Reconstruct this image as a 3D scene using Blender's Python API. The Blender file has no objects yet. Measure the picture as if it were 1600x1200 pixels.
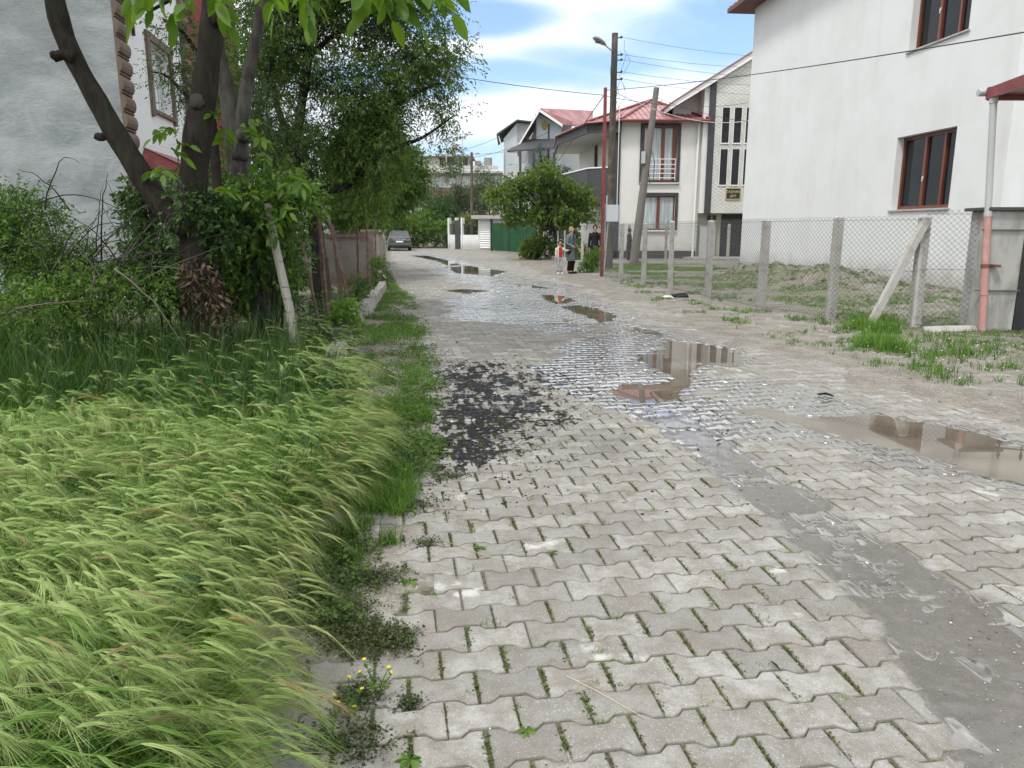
import bpy, bmesh, math, random
import numpy as np
from mathutils import Vector, Matrix
sc = bpy.context.scene
col = sc.collection
R = math.radians
# ------------------------------------------------------------ camera, world, sun, exposure
FP = 1165.0; PH = math.atan(240/FP); CP = math.cos(PH); SP = math.sin(PH); HC = 1.5
cam = bpy.data.cameras.new("camera"); cam.lens = 36*FP/1600; cam.sensor_width = 36
cam.clip_start = 0.05; cam.clip_end = 9000
cam_o = bpy.data.objects.new("camera", cam); col.objects.link(cam_o)
cam_o.location = (0, 0, HC); cam_o.rotation_euler = (R(90)-PH, 0, 0); sc.camera = cam_o
SUN_EL, SUN_AZ = 56, 222          # degrees; azimuth clockwise from +Y
def set_world():
    w = bpy.data.worlds.new("World"); sc.world = w; w.use_nodes = True
    nt = w.node_tree; nt.nodes.clear(); N = nt.nodes.new; L = nt.links.new
    out = N('ShaderNodeOutputWorld'); bg = N('ShaderNodeBackground'); L(bg.outputs[0], out.inputs[0])
    sky = N('ShaderNodeTexSky'); sky.sky_type = 'NISHITA'; sky.sun_disc = False
    sky.sun_elevation = R(SUN_EL); sky.sun_rotation = R(SUN_AZ); sky.air_density = 1.1; sky.dust_density = .6; sky.ozone_density = 1.4
    tc = N('ShaderNodeTexCoord')
    # clouds: flatten direction onto a cloud deck so that bands stretch towards the horizon
    sep = N('ShaderNodeSeparateXYZ'); L(tc.outputs['Generated'], sep.inputs[0])
    ad = N('ShaderNodeMath'); ad.operation = 'ADD'; L(sep.outputs[2], ad.inputs[0]); ad.inputs[1].default_value = .22
    dx = N('ShaderNodeMath'); dx.operation = 'DIVIDE'; L(sep.outputs[0], dx.inputs[0]); L(ad.outputs[0], dx.inputs[1])
    dy = N('ShaderNodeMath'); dy.operation = 'DIVIDE'; L(sep.outputs[1], dy.inputs[0]); L(ad.outputs[0], dy.inputs[1])
    cmb = N('ShaderNodeCombineXYZ'); L(dx.outputs[0], cmb.inputs[0]); L(dy.outputs[0], cmb.inputs[1])
    mp = N('ShaderNodeMapping'); L(cmb.outputs[0], mp.inputs[0]); mp.inputs['Location'].default_value = (3.1, 1.7, 0); mp.inputs['Scale'].default_value = (.6, .9, 1)
    n1 = N('ShaderNodeTexNoise'); n1.inputs['Scale'].default_value = 1.1; n1.inputs['Detail'].default_value = 9; n1.inputs['Roughness'].default_value = .55; n1.inputs['Distortion'].default_value = .6
    L(mp.outputs[0], n1.inputs[0])
    # two clear bands in the cloud where the blue shows
    def hole(u, v, su, sv, rot=0):
        a = (u-800)/FP; t = (v-600)/FP
        d = Vector((a, CP-t*SP, -SP-t*CP)).normalized()
        z = d.z+.22
        m = N('ShaderNodeMapping'); m.vector_type = 'TEXTURE'
        m.inputs['Location'].default_value = (d.x/z, d.y/z, 0); m.inputs['Rotation'].default_value = (0, 0, rot); m.inputs['Scale'].default_value = (su, sv, 1)
        L(cmb.outputs[0], m.inputs[0])
        le = N('ShaderNodeVectorMath'); le.operation = 'LENGTH'; L(m.outputs[0], le.inputs[0])
        mr = N('ShaderNodeMapRange'); mr.interpolation_type = 'SMOOTHSTEP'; L(le.outputs['Value'], mr.inputs[0])
        mr.inputs[1].default_value = 0; mr.inputs[2].default_value = 1; mr.inputs[3].default_value = 1.0; mr.inputs[4].default_value = 0
        return mr
    tot = None
    for h in (hole(1100, 66, .75, .50, .1), hole(850, 118, .70, .26, .1), hole(680, 128, .8, .30, .1), hole(740, 30, .5, .22, 0), hole(960, 98, .6, .26, .1), hole(1160, 30, .5, .4, 0), hole(760, 245, 1.2, .5, 0)):
        if tot is None: tot = h.outputs[0]
        else:
            a = N('ShaderNodeMath'); a.operation = 'MAXIMUM'; L(tot, a.inputs[0]); L(h.outputs[0], a.inputs[1]); tot = a.outputs[0]
    wn = N('ShaderNodeMath'); wn.operation = 'MULTIPLY'; L(tot, wn.inputs[0]); wn.inputs[1].default_value = .62
    su = N('ShaderNodeMath'); su.operation = 'SUBTRACT'; L(n1.outputs[0], su.inputs[0]); L(wn.outputs[0], su.inputs[1])
    rp = N('ShaderNodeMapRange'); rp.interpolation_type = 'SMOOTHSTEP'; L(su.outputs[0], rp.inputs[0])
    rp.inputs[1].default_value = -.02; rp.inputs[2].default_value = .46; rp.inputs[3].default_value = 0; rp.inputs[4].default_value = 1
    n2 = N('ShaderNodeTexNoise'); n2.inputs['Scale'].default_value = 1.6; n2.inputs['Detail'].default_value = 6; L(mp.outputs[0], n2.inputs[0])
    cr = N('ShaderNodeMapRange'); L(n2.outputs[0], cr.inputs[0]); cr.inputs[1].default_value = .3; cr.inputs[2].default_value = .7; cr.inputs[3].default_value = CLOUD_LO; cr.inputs[4].default_value = CLOUD_HI
    cc = N('ShaderNodeCombineColor'); 
    for i, k in enumerate((.97, .99, 1.03)):
        m = N('ShaderNodeMath'); m.operation = 'MULTIPLY'; L(cr.outputs[0], m.inputs[0]); m.inputs[1].default_value = k; L(m.outputs[0], cc.inputs[i])
    sk = N('ShaderNodeMix'); sk.data_type = 'RGBA'; sk.blend_type = 'MULTIPLY'; sk.inputs[0].default_value = 1
    L(sky.outputs[0], sk.inputs[6]); sk.inputs[7].default_value = (SKYK*.72, SKYK*.92, SKYK*1.12, 1)
    mx = N('ShaderNodeMix'); mx.data_type = 'RGBA'; L(rp.outputs[0], mx.inputs[0]); L(sk.outputs[2], mx.inputs[6]); L(cc.outputs[0], mx.inputs[7])
    zr = N('ShaderNodeMapRange'); zr.interpolation_type = 'SMOOTHSTEP'; L(sep.outputs[2], zr.inputs[0]); zr.inputs[1].default_value = .28; zr.inputs[2].default_value = .75; zr.inputs[3].default_value = 1; zr.inputs[4].default_value = 1.05
    zm = N('ShaderNodeVectorMath'); zm.operation = 'SCALE'; L(mx.outputs[2], zm.inputs[0]); L(zr.outputs[0], zm.inputs['Scale']); L(zm.outputs[0], bg.inputs[0]); bg.inputs[1].default_value = .10
CLOUD_LO, CLOUD_HI, SKYK = 8.6, 19.0, 1.75
set_world()
sun = bpy.data.lights.new("sun", 'SUN'); sun.energy = 2.5; sun.angle = R(10); sun.color = (1, .96, .9)
sun_o = bpy.data.objects.new("sun", sun); col.objects.link(sun_o)
_d = Vector((math.sin(R(SUN_AZ))*math.cos(R(SUN_EL)), math.cos(R(SUN_AZ))*math.cos(R(SUN_EL)), math.sin(R(SUN_EL))))
sun_o.rotation_euler = _d.to_track_quat('Z', 'Y').to_euler()
sc.view_settings.view_transform = 'Standard'; sc.view_settings.look = 'None'; sc.view_settings.exposure = 0.2; sc.view_settings.gamma = 1
sc.render.resolution_x = 1024; sc.render.resolution_y = 768
try:
    sc.cycles.max_bounces = 8; sc.cycles.diffuse_bounces = 3; sc.cycles.glossy_bounces = 3; sc.cycles.transmission_bounces = 4; sc.cycles.transparent_max_bounces = 8
    sc.cycles.caustics_reflective = False; sc.cycles.caustics_refractive = False
except Exception: pass
# ------------------------------------------------------------ surveying helpers (measured points -> metres)
def ray(u, v):
    a = (u-800)/FP; t = (v-600)/FP
    return (a, CP-t*SP, -SP-t*CP)
def gp(u, v, z=0):
    d = ray(u, v); k = (z-HC)/d[2]; return (d[0]*k, d[1]*k)
def at(u, v, Y):
    d = ray(u, v); k = Y/d[1]; return Vector((d[0]*k, Y, HC+d[2]*k))
# ------------------------------------------------------------ object helpers
def tag(o, label=None, cat=None, group=None, kind=None):
    if label: o['label'] = label
    if cat: o['category'] = cat
    if group: o['group'] = group
    if kind: o['kind'] = kind
    return o
def empty(name, loc=(0, 0, 0), label=None, cat=None, group=None):
    o = bpy.data.objects.new(name, None); col.objects.link(o); o.location = loc; o.empty_display_size = .2
    return tag(o, label, cat, group)
def link(name, me, m=None, parent=None):
    o = bpy.data.objects.new(name, me); col.objects.link(o)
    if m is not None: me.materials.append(m)
    if parent is not None:
        o.parent = parent
        if parent.type == 'EMPTY' or True:
            o.matrix_parent_inverse = Matrix.Identity(4)
            pl = wloc(parent); o.location = (-pl[0], -pl[1], -pl[2])
    return o
def wloc(o):
    v = Vector((0, 0, 0))
    while o is not None: v += Vector(o.location); o = o.parent
    return v
class MB:
    def __init__(s): s.v = []; s.f = []
    def add(s, vs, fs):
        b = len(s.v); s.v += [tuple(p) for p in vs]; s.f += [tuple(i+b for i in f) for f in fs]; return s
    def box(s, x0, x1, y0, y1, z0, z1):
        return s.add([(x0,y0,z0),(x1,y0,z0),(x1,y1,z0),(x0,y1,z0),(x0,y0,z1),(x1,y0,z1),(x1,y1,z1),(x0,y1,z1)],
            [(0,3,2,1),(4,5,6,7),(0,1,5,4),(1,2,6,5),(2,3,7,6),(3,0,4,7)])
    def obox(s, c, ax, ay, az, hx, hy, hz):
        c, ax, ay, az = Vector(c), Vector(ax), Vector(ay), Vector(az); vs = []
        for k in (-1, 1):
            for i, j in ((-1,-1),(1,-1),(1,1),(-1,1)): vs.append(c+ax*hx*i+ay*hy*j+az*hz*k)
        return s.add(vs, [(0,3,2,1),(4,5,6,7),(0,1,5,4),(1,2,6,5),(2,3,7,6),(3,0,4,7)])
    def prism(s, pts, d):
        """planar polygon pts (3d) extruded by vector d"""
        n = len(pts); d = Vector(d); a = [Vector(p) for p in pts]; b = [p+d for p in a]
        return s.add(a+b, [tuple(range(n))[::-1], tuple(range(n, 2*n))]+[(i, (i+1) % n, n+(i+1) % n, n+i) for i in range(n)])
    def poly(s, pts): return s.add(pts, [tuple(range(len(pts)))])
    def tube(s, path, rad, n=8, cap=True, lump=0, seed=0):
        path = [Vector(p) for p in path]; m = len(path); rg = random.Random(seed)
        if not hasattr(rad, '__len__'): rad = [rad]*m
        t0 = (path[1]-path[0]).normalized(); up = Vector((0, 0, 1)) if abs(t0.z) < .9 else Vector((1, 0, 0))
        nx = t0.cross(up).normalized(); vs = []
        ph = [rg.uniform(0, 6.28) for _ in range(4)]
        for i, p in enumerate(path):
            t = (path[min(i+1, m-1)]-path[max(i-1, 0)]).normalized()
            nx = (nx-t*nx.dot(t)).normalized(); ny = t.cross(nx)
            for k in range(n):
                a = 2*math.pi*k/n; rr = rad[i]
                if lump: rr *= 1+lump*(math.sin(2*a+ph[0]+i*.5)+.7*math.sin(3*a+ph[1]-i*.7)+.6*math.sin(i*1.7+ph[2]))
                vs.append(p+nx*math.cos(a)*rr+ny*math.sin(a)*rr)
        fs = [(i*n+k, i*n+(k+1) % n, (i+1)*n+(k+1) % n, (i+1)*n+k) for i in range(m-1) for k in range(n)]
        if cap: fs += [tuple(range(n))[::-1], tuple((m-1)*n+k for k in range(n))]
        return s.add(vs, fs)
    def ball(s, c, r, n=10, m=7, sc_=(1, 1, 1), jit=0, seed=0):
        c = Vector(c); rg = random.Random(seed); vs = [c+Vector((0, 0, -r*sc_[2]))]
        for i in range(1, m):
            a = -math.pi/2+math.pi*i/m
            for k in range(n):
                b = 2*math.pi*k/n; q = r*(1+rg.uniform(-jit, jit))
                vs.append(c+Vector((q*math.cos(a)*math.cos(b)*sc_[0], q*math.cos(a)*math.sin(b)*sc_[1], q*math.sin(a)*sc_[2])))
        vs.append(c+Vector((0, 0, r*sc_[2]))); fs = []
        for k in range(n):
            fs.append((0, 1+(k+1) % n, 1+k)); fs.append((len(vs)-1, 1+(m-2)*n+k, 1+(m-2)*n+(k+1) % n))
            for i in range(m-2): fs.append((1+i*n+k, 1+i*n+(k+1) % n, 1+(i+1)*n+(k+1) % n, 1+(i+1)*n+k))
        return s.add(vs, fs)
    def build(s, name, m, parent=None, smooth=False, bevel=0):
        me = bpy.data.meshes.new(name); me.from_pydata(s.v, [], s.f); me.update()
        bm = bmesh.new(); bm.from_mesh(me); bmesh.ops.recalc_face_normals(bm, faces=bm.faces)
        if bevel: bmesh.ops.bevel(bm, geom=[e for e in bm.edges if len(e.link_faces) == 2 and e.calc_face_angle(0) > .6], offset=bevel, segments=2, affect='EDGES', clamp_overlap=True)
        bm.to_mesh(me); bm.free()
        if smooth: me.shade_smooth()
        return link(name, me, m, parent)
def npmesh(name, V, F, m, parent=None, attrs=None, smooth=False):
    """V (n,3), F list of int arrays (k,3)/(k,4); attrs: name -> (n,) or (n,4) per vertex"""
    V = np.asarray(V, np.float32); Fs = [np.asarray(f, np.int32) for f in (F if isinstance(F, list) else [F]) if len(f)]
    me = bpy.data.meshes.new(name); me.vertices.add(len(V)); me.vertices.foreach_set('co', V.ravel())
    li = np.concatenate([f.ravel() for f in Fs]); me.loops.add(len(li)); me.loops.foreach_set('vertex_index', li)
    cnt = np.concatenate([np.full(len(f), f.shape[1], np.int32) for f in Fs])
    st = np.concatenate([[0], np.cumsum(cnt)[:-1]]).astype(np.int32)
    me.polygons.add(len(cnt)); me.polygons.foreach_set('loop_start', st)
    try: me.polygons.foreach_set('loop_total', cnt)
    except Exception: pass
    if smooth: me.polygons.foreach_set('use_smooth', np.ones(len(cnt), bool))
    me.update(calc_edges=True)
    for k, a in (attrs or {}).items():
        a = np.asarray(a, np.float32)
        if a.ndim == 1: at_ = me.attributes.new(k, 'FLOAT', 'POINT'); at_.data.foreach_set('value', a)
        else: at_ = me.attributes.new(k, 'FLOAT_COLOR', 'POINT'); at_.data.foreach_set('color', a.ravel())
    return link(name, me, m, parent)
# ------------------------------------------------------------ materials
class NT:
    def __init__(s, name):
        s.m = bpy.data.materials.new(name); s.m.use_nodes = True; s.t = s.m.node_tree; s.t.nodes.clear()
        s.out = s.n('ShaderNodeOutputMaterial'); s.co = None
    def n(s, ty, **k):
        x = s.t.nodes.new(ty)
        for a, b in k.items(): setattr(x, a, b)
        return x
    def l(s, a, b): s.t.links.new(a, b)
    def set(s, sock, v):
        if isinstance(v, bpy.types.NodeSocket): s.l(v, sock)
        elif v is not None:
            if hasattr(sock.default_value, '__len__') and not hasattr(v, '__len__'): v = (v,)*len(sock.default_value)
            if hasattr(v, '__len__') and len(v) == 3 and len(sock.default_value) == 4: v = (*v, 1)
            sock.default_value = v
    def coord(s, scale=(1, 1, 1), rot=(0, 0, 0)):
        if s.co is None: s.co = s.n('ShaderNodeTexCoord').outputs['Object']
        if scale == (1, 1, 1) and rot == (0, 0, 0): return s.co
        m = s.n('ShaderNodeMapping'); s.l(s.co, m.inputs[0]); m.inputs['Scale'].default_value = scale; m.inputs['Rotation'].default_value = rot
        return m.outputs[0]
    def noise(s, scale, detail=4, rough=.55, st=(1, 1, 1), dist=0):
        x = s.n('ShaderNodeTexNoise'); s.l(s.coord(st), x.inputs['Vector']); x.inputs['Scale'].default_value = scale
        x.inputs['Detail'].default_value = detail; x.inputs['Roughness'].default_value = rough; x.inputs['Distortion'].default_value = dist
        return x.outputs[0]
    def ramp(s, v, lo, hi, a=0., b=1., smooth=True):
        x = s.n('ShaderNodeMapRange'); x.interpolation_type = 'SMOOTHSTEP' if smooth else 'LINEAR'
        s.set(x.inputs[0], v)
        for i, q in enumerate((lo, hi, a, b)): s.set(x.inputs[i+1], q)
        return x.outputs[0]
    def math(s, op, a, b=None, clamp=False):
        x = s.n('ShaderNodeMath', operation=op); x.use_clamp = clamp; s.set(x.inputs[0], a)
        if b is not None: s.set(x.inputs[1], b)
        return x.outputs[0]
    def mix(s, f, a, b, mode='MIX'):
        x = s.n('ShaderNodeMix', data_type='RGBA', blend_type=mode); s.set(x.inputs[0], f); s.set(x.inputs[6], a); s.set(x.inputs[7], b); return x.outputs[2]
    def attr(s, name, out='Fac'):
        x = s.n('ShaderNodeAttribute'); x.attribute_name = name; return x.outputs[out]
    def sepc(s, c):
        x = s.n('ShaderNodeSeparateColor'); s.l(c, x.inputs[0]); return x.outputs
    def bump(s, h, strength=.5, dist=.01, nrm=None):
        x = s.n('ShaderNodeBump'); s.set(x.inputs['Height'], h); x.inputs['Strength'].default_value = strength; x.inputs['Distance'].default_value = dist
        if nrm is not None: s.l(nrm, x.inputs['Normal'])
        return x.outputs[0]
    def bsdf(s, colr, rough=.7, spec=.3, metal=0, nrm=None, **k):
        x = s.n('ShaderNodeBsdfPrincipled'); s.set(x.inputs['Base Color'], colr); s.set(x.inputs['Roughness'], rough)
        s.set(x.inputs['Specular IOR Level'], spec); s.set(x.inputs['Metallic'], metal)
        if nrm is not None: s.l(nrm, x.inputs['Normal'])
        for a, b in k.items(): s.set(x.inputs[a.replace('_', ' ')], b)
        return x.outputs[0]
    def done(s, sh): s.l(sh, s.out.inputs[0]); return s.m
def mat(name, c, r=.75, sp=.3, metal=0, var=(), bump=None, **k):
    """var: (scale, colour2, lo, hi, stretch) layers; bump: (scale, strength, dist)"""
    s = NT(name); cc = (*c, 1) if len(c) == 3 else c
    for q in var:
        st = q[4] if len(q) > 4 else (1, 1, 1)
        cc = s.mix(s.ramp(s.noise(q[0], 6, .6, st), q[2], q[3]), cc, (*q[1], 1))
    nr = None
    if bump: nr = s.bump(s.noise(bump[0], 6, .65, bump[3] if len(bump) > 3 else (1, 1, 1)), bump[1], bump[2])
    return s.done(s.bsdf(cc, r, sp, metal, nr, **k))
def leafmat(name, c1, c2, trans=.35, r=.5, sp=.35):
    s = NT(name); t = s.attr('tint'); c = s.mix(t, (*c1, 1), (*c2, 1))
    a = s.bsdf(c, r, sp); tr = s.n('ShaderNodeBsdfTranslucent'); s.l(s.mix(1, c, (1.35, 1.3, .55, 1), 'MULTIPLY'), tr.inputs[0])
    mx = s.n('ShaderNodeMixShader'); mx.inputs[0].default_value = trans; s.l(a, mx.inputs[1]); s.l(tr.outputs[0], mx.inputs[2])
    return s.done(mx.outputs[0])
G = {}
def stucco(name, c, dirt=(.42, .41, .37), amt=.35, zbase=0.0, streak=True):
    s = NT(name); n1 = s.noise(.7, 5, .6); cc = s.mix(s.ramp(n1, .35, .75, 0, amt), (*c, 1), (*dirt, 1))
    if streak: cc = s.mix(s.ramp(s.noise(1.4, 6, .65, (1, 1, .12)), .52, .8, 0, amt*.8), cc, (*[q*.8 for q in dirt], 1))
    # splash-up stains near the ground
    sp_ = s.n('ShaderNodeSeparateXYZ'); s.l(s.n('ShaderNodeNewGeometry').outputs['Position'], sp_.inputs[0])
    h = s.math('ADD', sp_.outputs[2], s.math('MULTIPLY', s.noise(2.2, 5), -.9))
    cc = s.mix(s.ramp(h, -.35, .45, .65, 0), cc, (.30, .27, .22, 1))
    nr = s.bump(s.noise(55, 5, .7), .35, .006); nr = s.bump(s.noise(4, 4), .3, .02, nr)
    return s.done(s.bsdf(cc, .9, .15, 0, nr))
def bark(name, c, c2, st=(1, 1, .18), sc_=14, d=.03):
    s = NT(name); n = s.noise(sc_, 8, .7, st, .4)
    cc = s.mix(s.ramp(n, .35, .65), (*[q*.45 for q in c], 1), (*c, 1)); cc = s.mix(s.ramp(s.noise(3, 5), .45, .7, 0, .7), cc, (*c2, 1))
    return s.done(s.bsdf(cc, .95, .15, 0, s.bump(n, .9, d)))
def glassmat(name, c=(.02, .025, .03), r=.04):
    return NT(name) and mat(name, c, r, .9)
G['glass'] = mat('dark_glass', (.010, .012, .014), .03, .22)
G['glass2'] = mat('curtained_glass', (.50, .55, .55), .05, .7, var=[(3, (.30, .34, .35), .4, .6, (9, 9, .2))])
G['white'] = stucco('white_stucco', (.70, .715, .715), amt=.22)
G['cream'] = stucco('cream_stucco', (.69, .68, .65), amt=.2)
G['greyrender'] = None
G['concrete'] = mat('concrete', (.42, .41, .38), .9, .2, var=[(6, (.27, .26, .24), .45, .7), (40, (.5, .49, .46), .5, .7)], bump=(60, .5, .004))
G['darkpaint'] = mat('charcoal_paint', (.045, .046, .05), .7, .3, var=[(5, (.07, .07, .07), .4, .7)])
G['woodbrown'] = mat('brown_window_wood', (.16, .045, .022), .38, .5, var=[(12, (.10, .028, .016), .4, .7, (1, 1, .1))], bump=(30, .15, .002, (1, 1, .1)))
G['whitepaint'] = mat('white_paint', (.75, .75, .74), .5, .4)
G['greypaint'] = mat('grey_paint', (.45, .46, .46), .6, .3)
G['redmetal'] = mat('red_painted_metal', (.17, .022, .022), .4, .5, var=[(4, (.24, .05, .04), .4, .7)])
G['black'] = mat('black_metal', (.012, .012, .013), .45, .5)
G['wire'] = mat('galvanised_wire', (.13, .135, .13), .5, .5, metal=.3)
G['cable'] = mat('black_cable', (.025, .025, .027), .6, .4)
G['oldwood'] = bark('weathered_pole_wood', (.115, .10, .085), (.16, .14, .12), (1, 1, .05), 22, .01)
# ============================================================ GROUND
def vn(x, y, seed=0):
    xi = np.floor(x).astype(np.int64); yi = np.floor(y).astype(np.int64); fx = x-xi; fy = y-yi
    fx = fx*fx*(3-2*fx); fy = fy*fy*(3-2*fy)
    def h(i, j):
        n = (i*374761393+j*668265263+seed*1442695041) & 0xffffffff
        n = ((n ^ (n >> 13))*1274126177) & 0xffffffff
        return ((n ^ (n >> 16)) & 0xffff)/65535.
    a, b, c, d = h(xi, yi), h(xi+1, yi), h(xi, yi+1), h(xi+1, yi+1)
    return (a*(1-fx)+b*fx)*(1-fy)+(c*(1-fx)+d*fx)*fy
def fbm(x, y, s, o=4, seed=0):
    r = 0; a = 1; t = 0
    for i in range(o): r = r+a*vn(x*s+i*17.3, y*s-i*9.1, seed+i); t += a; a *= .5; s *= 2.03
    return r/t
def ss(a, b, x):
    t = np.clip((x-a)/(b-a), 0, 1); return t*t*(3-2*t)
def sdpoly(x, y, P):
    d = np.full(x.shape, 1e9); ins = np.zeros(x.shape, bool)
    for i in range(len(P)):
        ax, ay = P[i-1]; bx, by = P[i]; ex, ey = bx-ax, by-ay
        t = np.clip(((x-ax)*ex+(y-ay)*ey)/(ex*ex+ey*ey+1e-9), 0, 1)
        d = np.minimum(d, np.hypot(x-ax-ex*t, y-ay-ey*t))
        c = (ay > y) != (by > y)
        with np.errstate(divide='ignore', invalid='ignore'): ins ^= c & (x < (bx-ax)*(y-ay)/((by-ay) if by != ay else 1e-9)+ax)
    return np.where(ins, -d, d)
PUD = [[(950,608),(975,602),(1000,600),(1040,596),(1060,590),(1050,584),(1020,574),(998,562),(1005,552),(1035,545),(1040,530),(1085,535),(1140,545),(1162,556),(1145,571),(1092,566),(1082,582),(1076,600),(1058,612),(1040,622),(1000,631),(975,622)],
    [(1340,645),(1450,663),(1530,678),(1600,700),(1720,735),(1720,790),(1600,752),(1520,732),(1450,713),(1360,692),(1290,674),(1230,660),(1160,640),(1200,640),(1270,652)],
    [(880,478),(900,476),(935,482),(962,492),(957,500),(940,503),(915,493),(890,486)],
    [(846,459),(885,462),(900,470),(872,475),(852,468)],
    [(690,453),(730,451),(768,454),(730,458)],
    [(697,417),(735,415),(792,424),(768,431),(712,426)],
    [(972,508),(1030,517),(1044,526),(1000,519)],
    [(640,399),(668,399),(705,408),(722,414),(700,415),(680,407),(655,402)],
    [(785,441),(830,444),(862,450),(820,449)]]
PUD = [[gp(*q) for q in p] for p in PUD]
WATER_Z = -.010
def rt(x, y): return x*.988+y*.153, -x*.153+y*.988
def xy(r, t): return r*.988-t*.153, r*.153+t*.988
def interp(y, pts): return np.interp(y, [p[1] for p in pts], [p[0] for p in pts])
EDGE_FIELD = [(-.72, .8), (-.84, 1.9), (-1.06, 2.5), (-1.02, 3.06), (-.98, 3.83), (-1.16, 5.05), (-1.5, 6.7), (-1.9, 7.6), (-2.05, 9), (-2.35, 11), (-2.72, 14.9), (-3.22, 18.9), (-4.3, 25.7), (-6.6, 40.2), (-9.2, 57)]
EDGE_VERGE = [(-.46, .8), (-.54, 1.9), (-.66, 2.5), (-.62, 3.2), (-.62, 4.0), (-.66, 5.2), (-.86, 7.4), (-1.35, 11.1), (-2.3, 17), (-3.1, 20), (-4.2, 25.7), (-6.5, 40.2), (-9.1, 57)]
# wet clay track left by wheels, as a centre line with half width
TR = [(1770,1330,.36),(1660,1180,.34),(1560,1060,.33),(1470,960,.31),(1330,860,.27),(1240,790,.22),(1165,740,.2),(1120,705,.2),(1070,672,.22),(1030,645,.24)]
TR = [(*gp(u, v), w) for u, v, w in TR]
def track(x, y):
    d = np.full(x.shape, 9.)
    for (ax, ay, aw), (bx, by, bw) in zip(TR[:-1], TR[1:]):
        ex, ey = bx-ax, by-ay; t = np.clip(((x-ax)*ex+(y-ay)*ey)/(ex*ex+ey*ey), 0, 1)
        d = np.minimum(d, np.hypot(x-ax-ex*t, y-ay-ey*t)/(aw+(bw-aw)*t))
    return d
def pz(pts): return [gp(*q) for q in pts]
WETZ = [(pz([(840,560),(890,530),(960,495),(1040,520),(1100,560),(1110,600),(1180,650),(1150,700),(1060,690),(1000,670),(900,620)]), .35, 1.),
    (pz([(690,472),(760,440),(880,440),(990,495),(960,512),(880,520),(800,505),(700,500)]), .6, .95),
    (pz([(640,395),(700,400),(860,445),(830,455),(700,440),(660,410)]), .8, .85),
    (pz([(1060,580),(1180,590),(1500,660),(1600,690),(1600,780),(1500,740),(1300,720),(1180,700),(1100,660)]), .35, .75),
    (pz([(1520,1075),(1600,1060),(1680,1160),(1560,1140)]), .08, 1.),
    (pz([(740,590),(820,560),(900,600),(900,660),(800,670),(720,640)]), .5, .45)]
def base_h(x, y):
    z = (fbm(x, y, .9, 3, 5)-.5)*.012
    for p in PUD:
        xs = [q[0] for q in p]; ys = [q[1] for q in p]; m = (x > min(xs)-.5) & (x < max(xs)+.5) & (y > min(ys)-.6) & (y < max(ys)+.6)
        if m.any():
            sd = sdpoly(x[m], y[m], p); w = 1-ss(.0, .3, sd); z[m] = z[m]*(1-w)+w*(-.010-.0)  # flatten towards the water line
            z[m] += -.022*(1-ss(-.28, .02, sd))+.004*ss(0, .3, sd)*w
    z = z-.010*(1-ss(.6, 1.15, track(x, y)))
    return z
def right_gravel(x, y):
    r, t = rt(x, y); n = fbm(x, y, 1.1, 4, 31); n2 = fbm(x, y, 3.5, 3, 37)
    lo = np.interp(t, [1, 4, 6, 8, 14, 25, 45, 80], [5.6, 4.35, 4.1, 4.5, 4.75, 4.9, 6.2, 7.2])
    g = ss(-.15, .35, r-lo+(n-.5)*1.5)
    patch = ss(.52, .6, n2*.6+n*.4)*ss(5.6, 6.0, r-.0)*(1-ss(7.2, 7.8, r))   # worn paving showing through
    near = ss(5.3, 5.5, r)*(1-ss(6.3, 6.8, r))*(1-ss(6.8, 7.6, y))
    far = ss(5.6, 5.9, r-(n-.5))*(1-ss(6.9, 7.3, r))*ss(8.6, 9.2, y)*(1-ss(13, 14.5, y))
    return np.clip(g*(1-.75*np.clip(near*ss(.36, .5, n2)+far*ss(.46, .58, n2), 0, 1))*(1-.3*patch), 0, 1)
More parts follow.
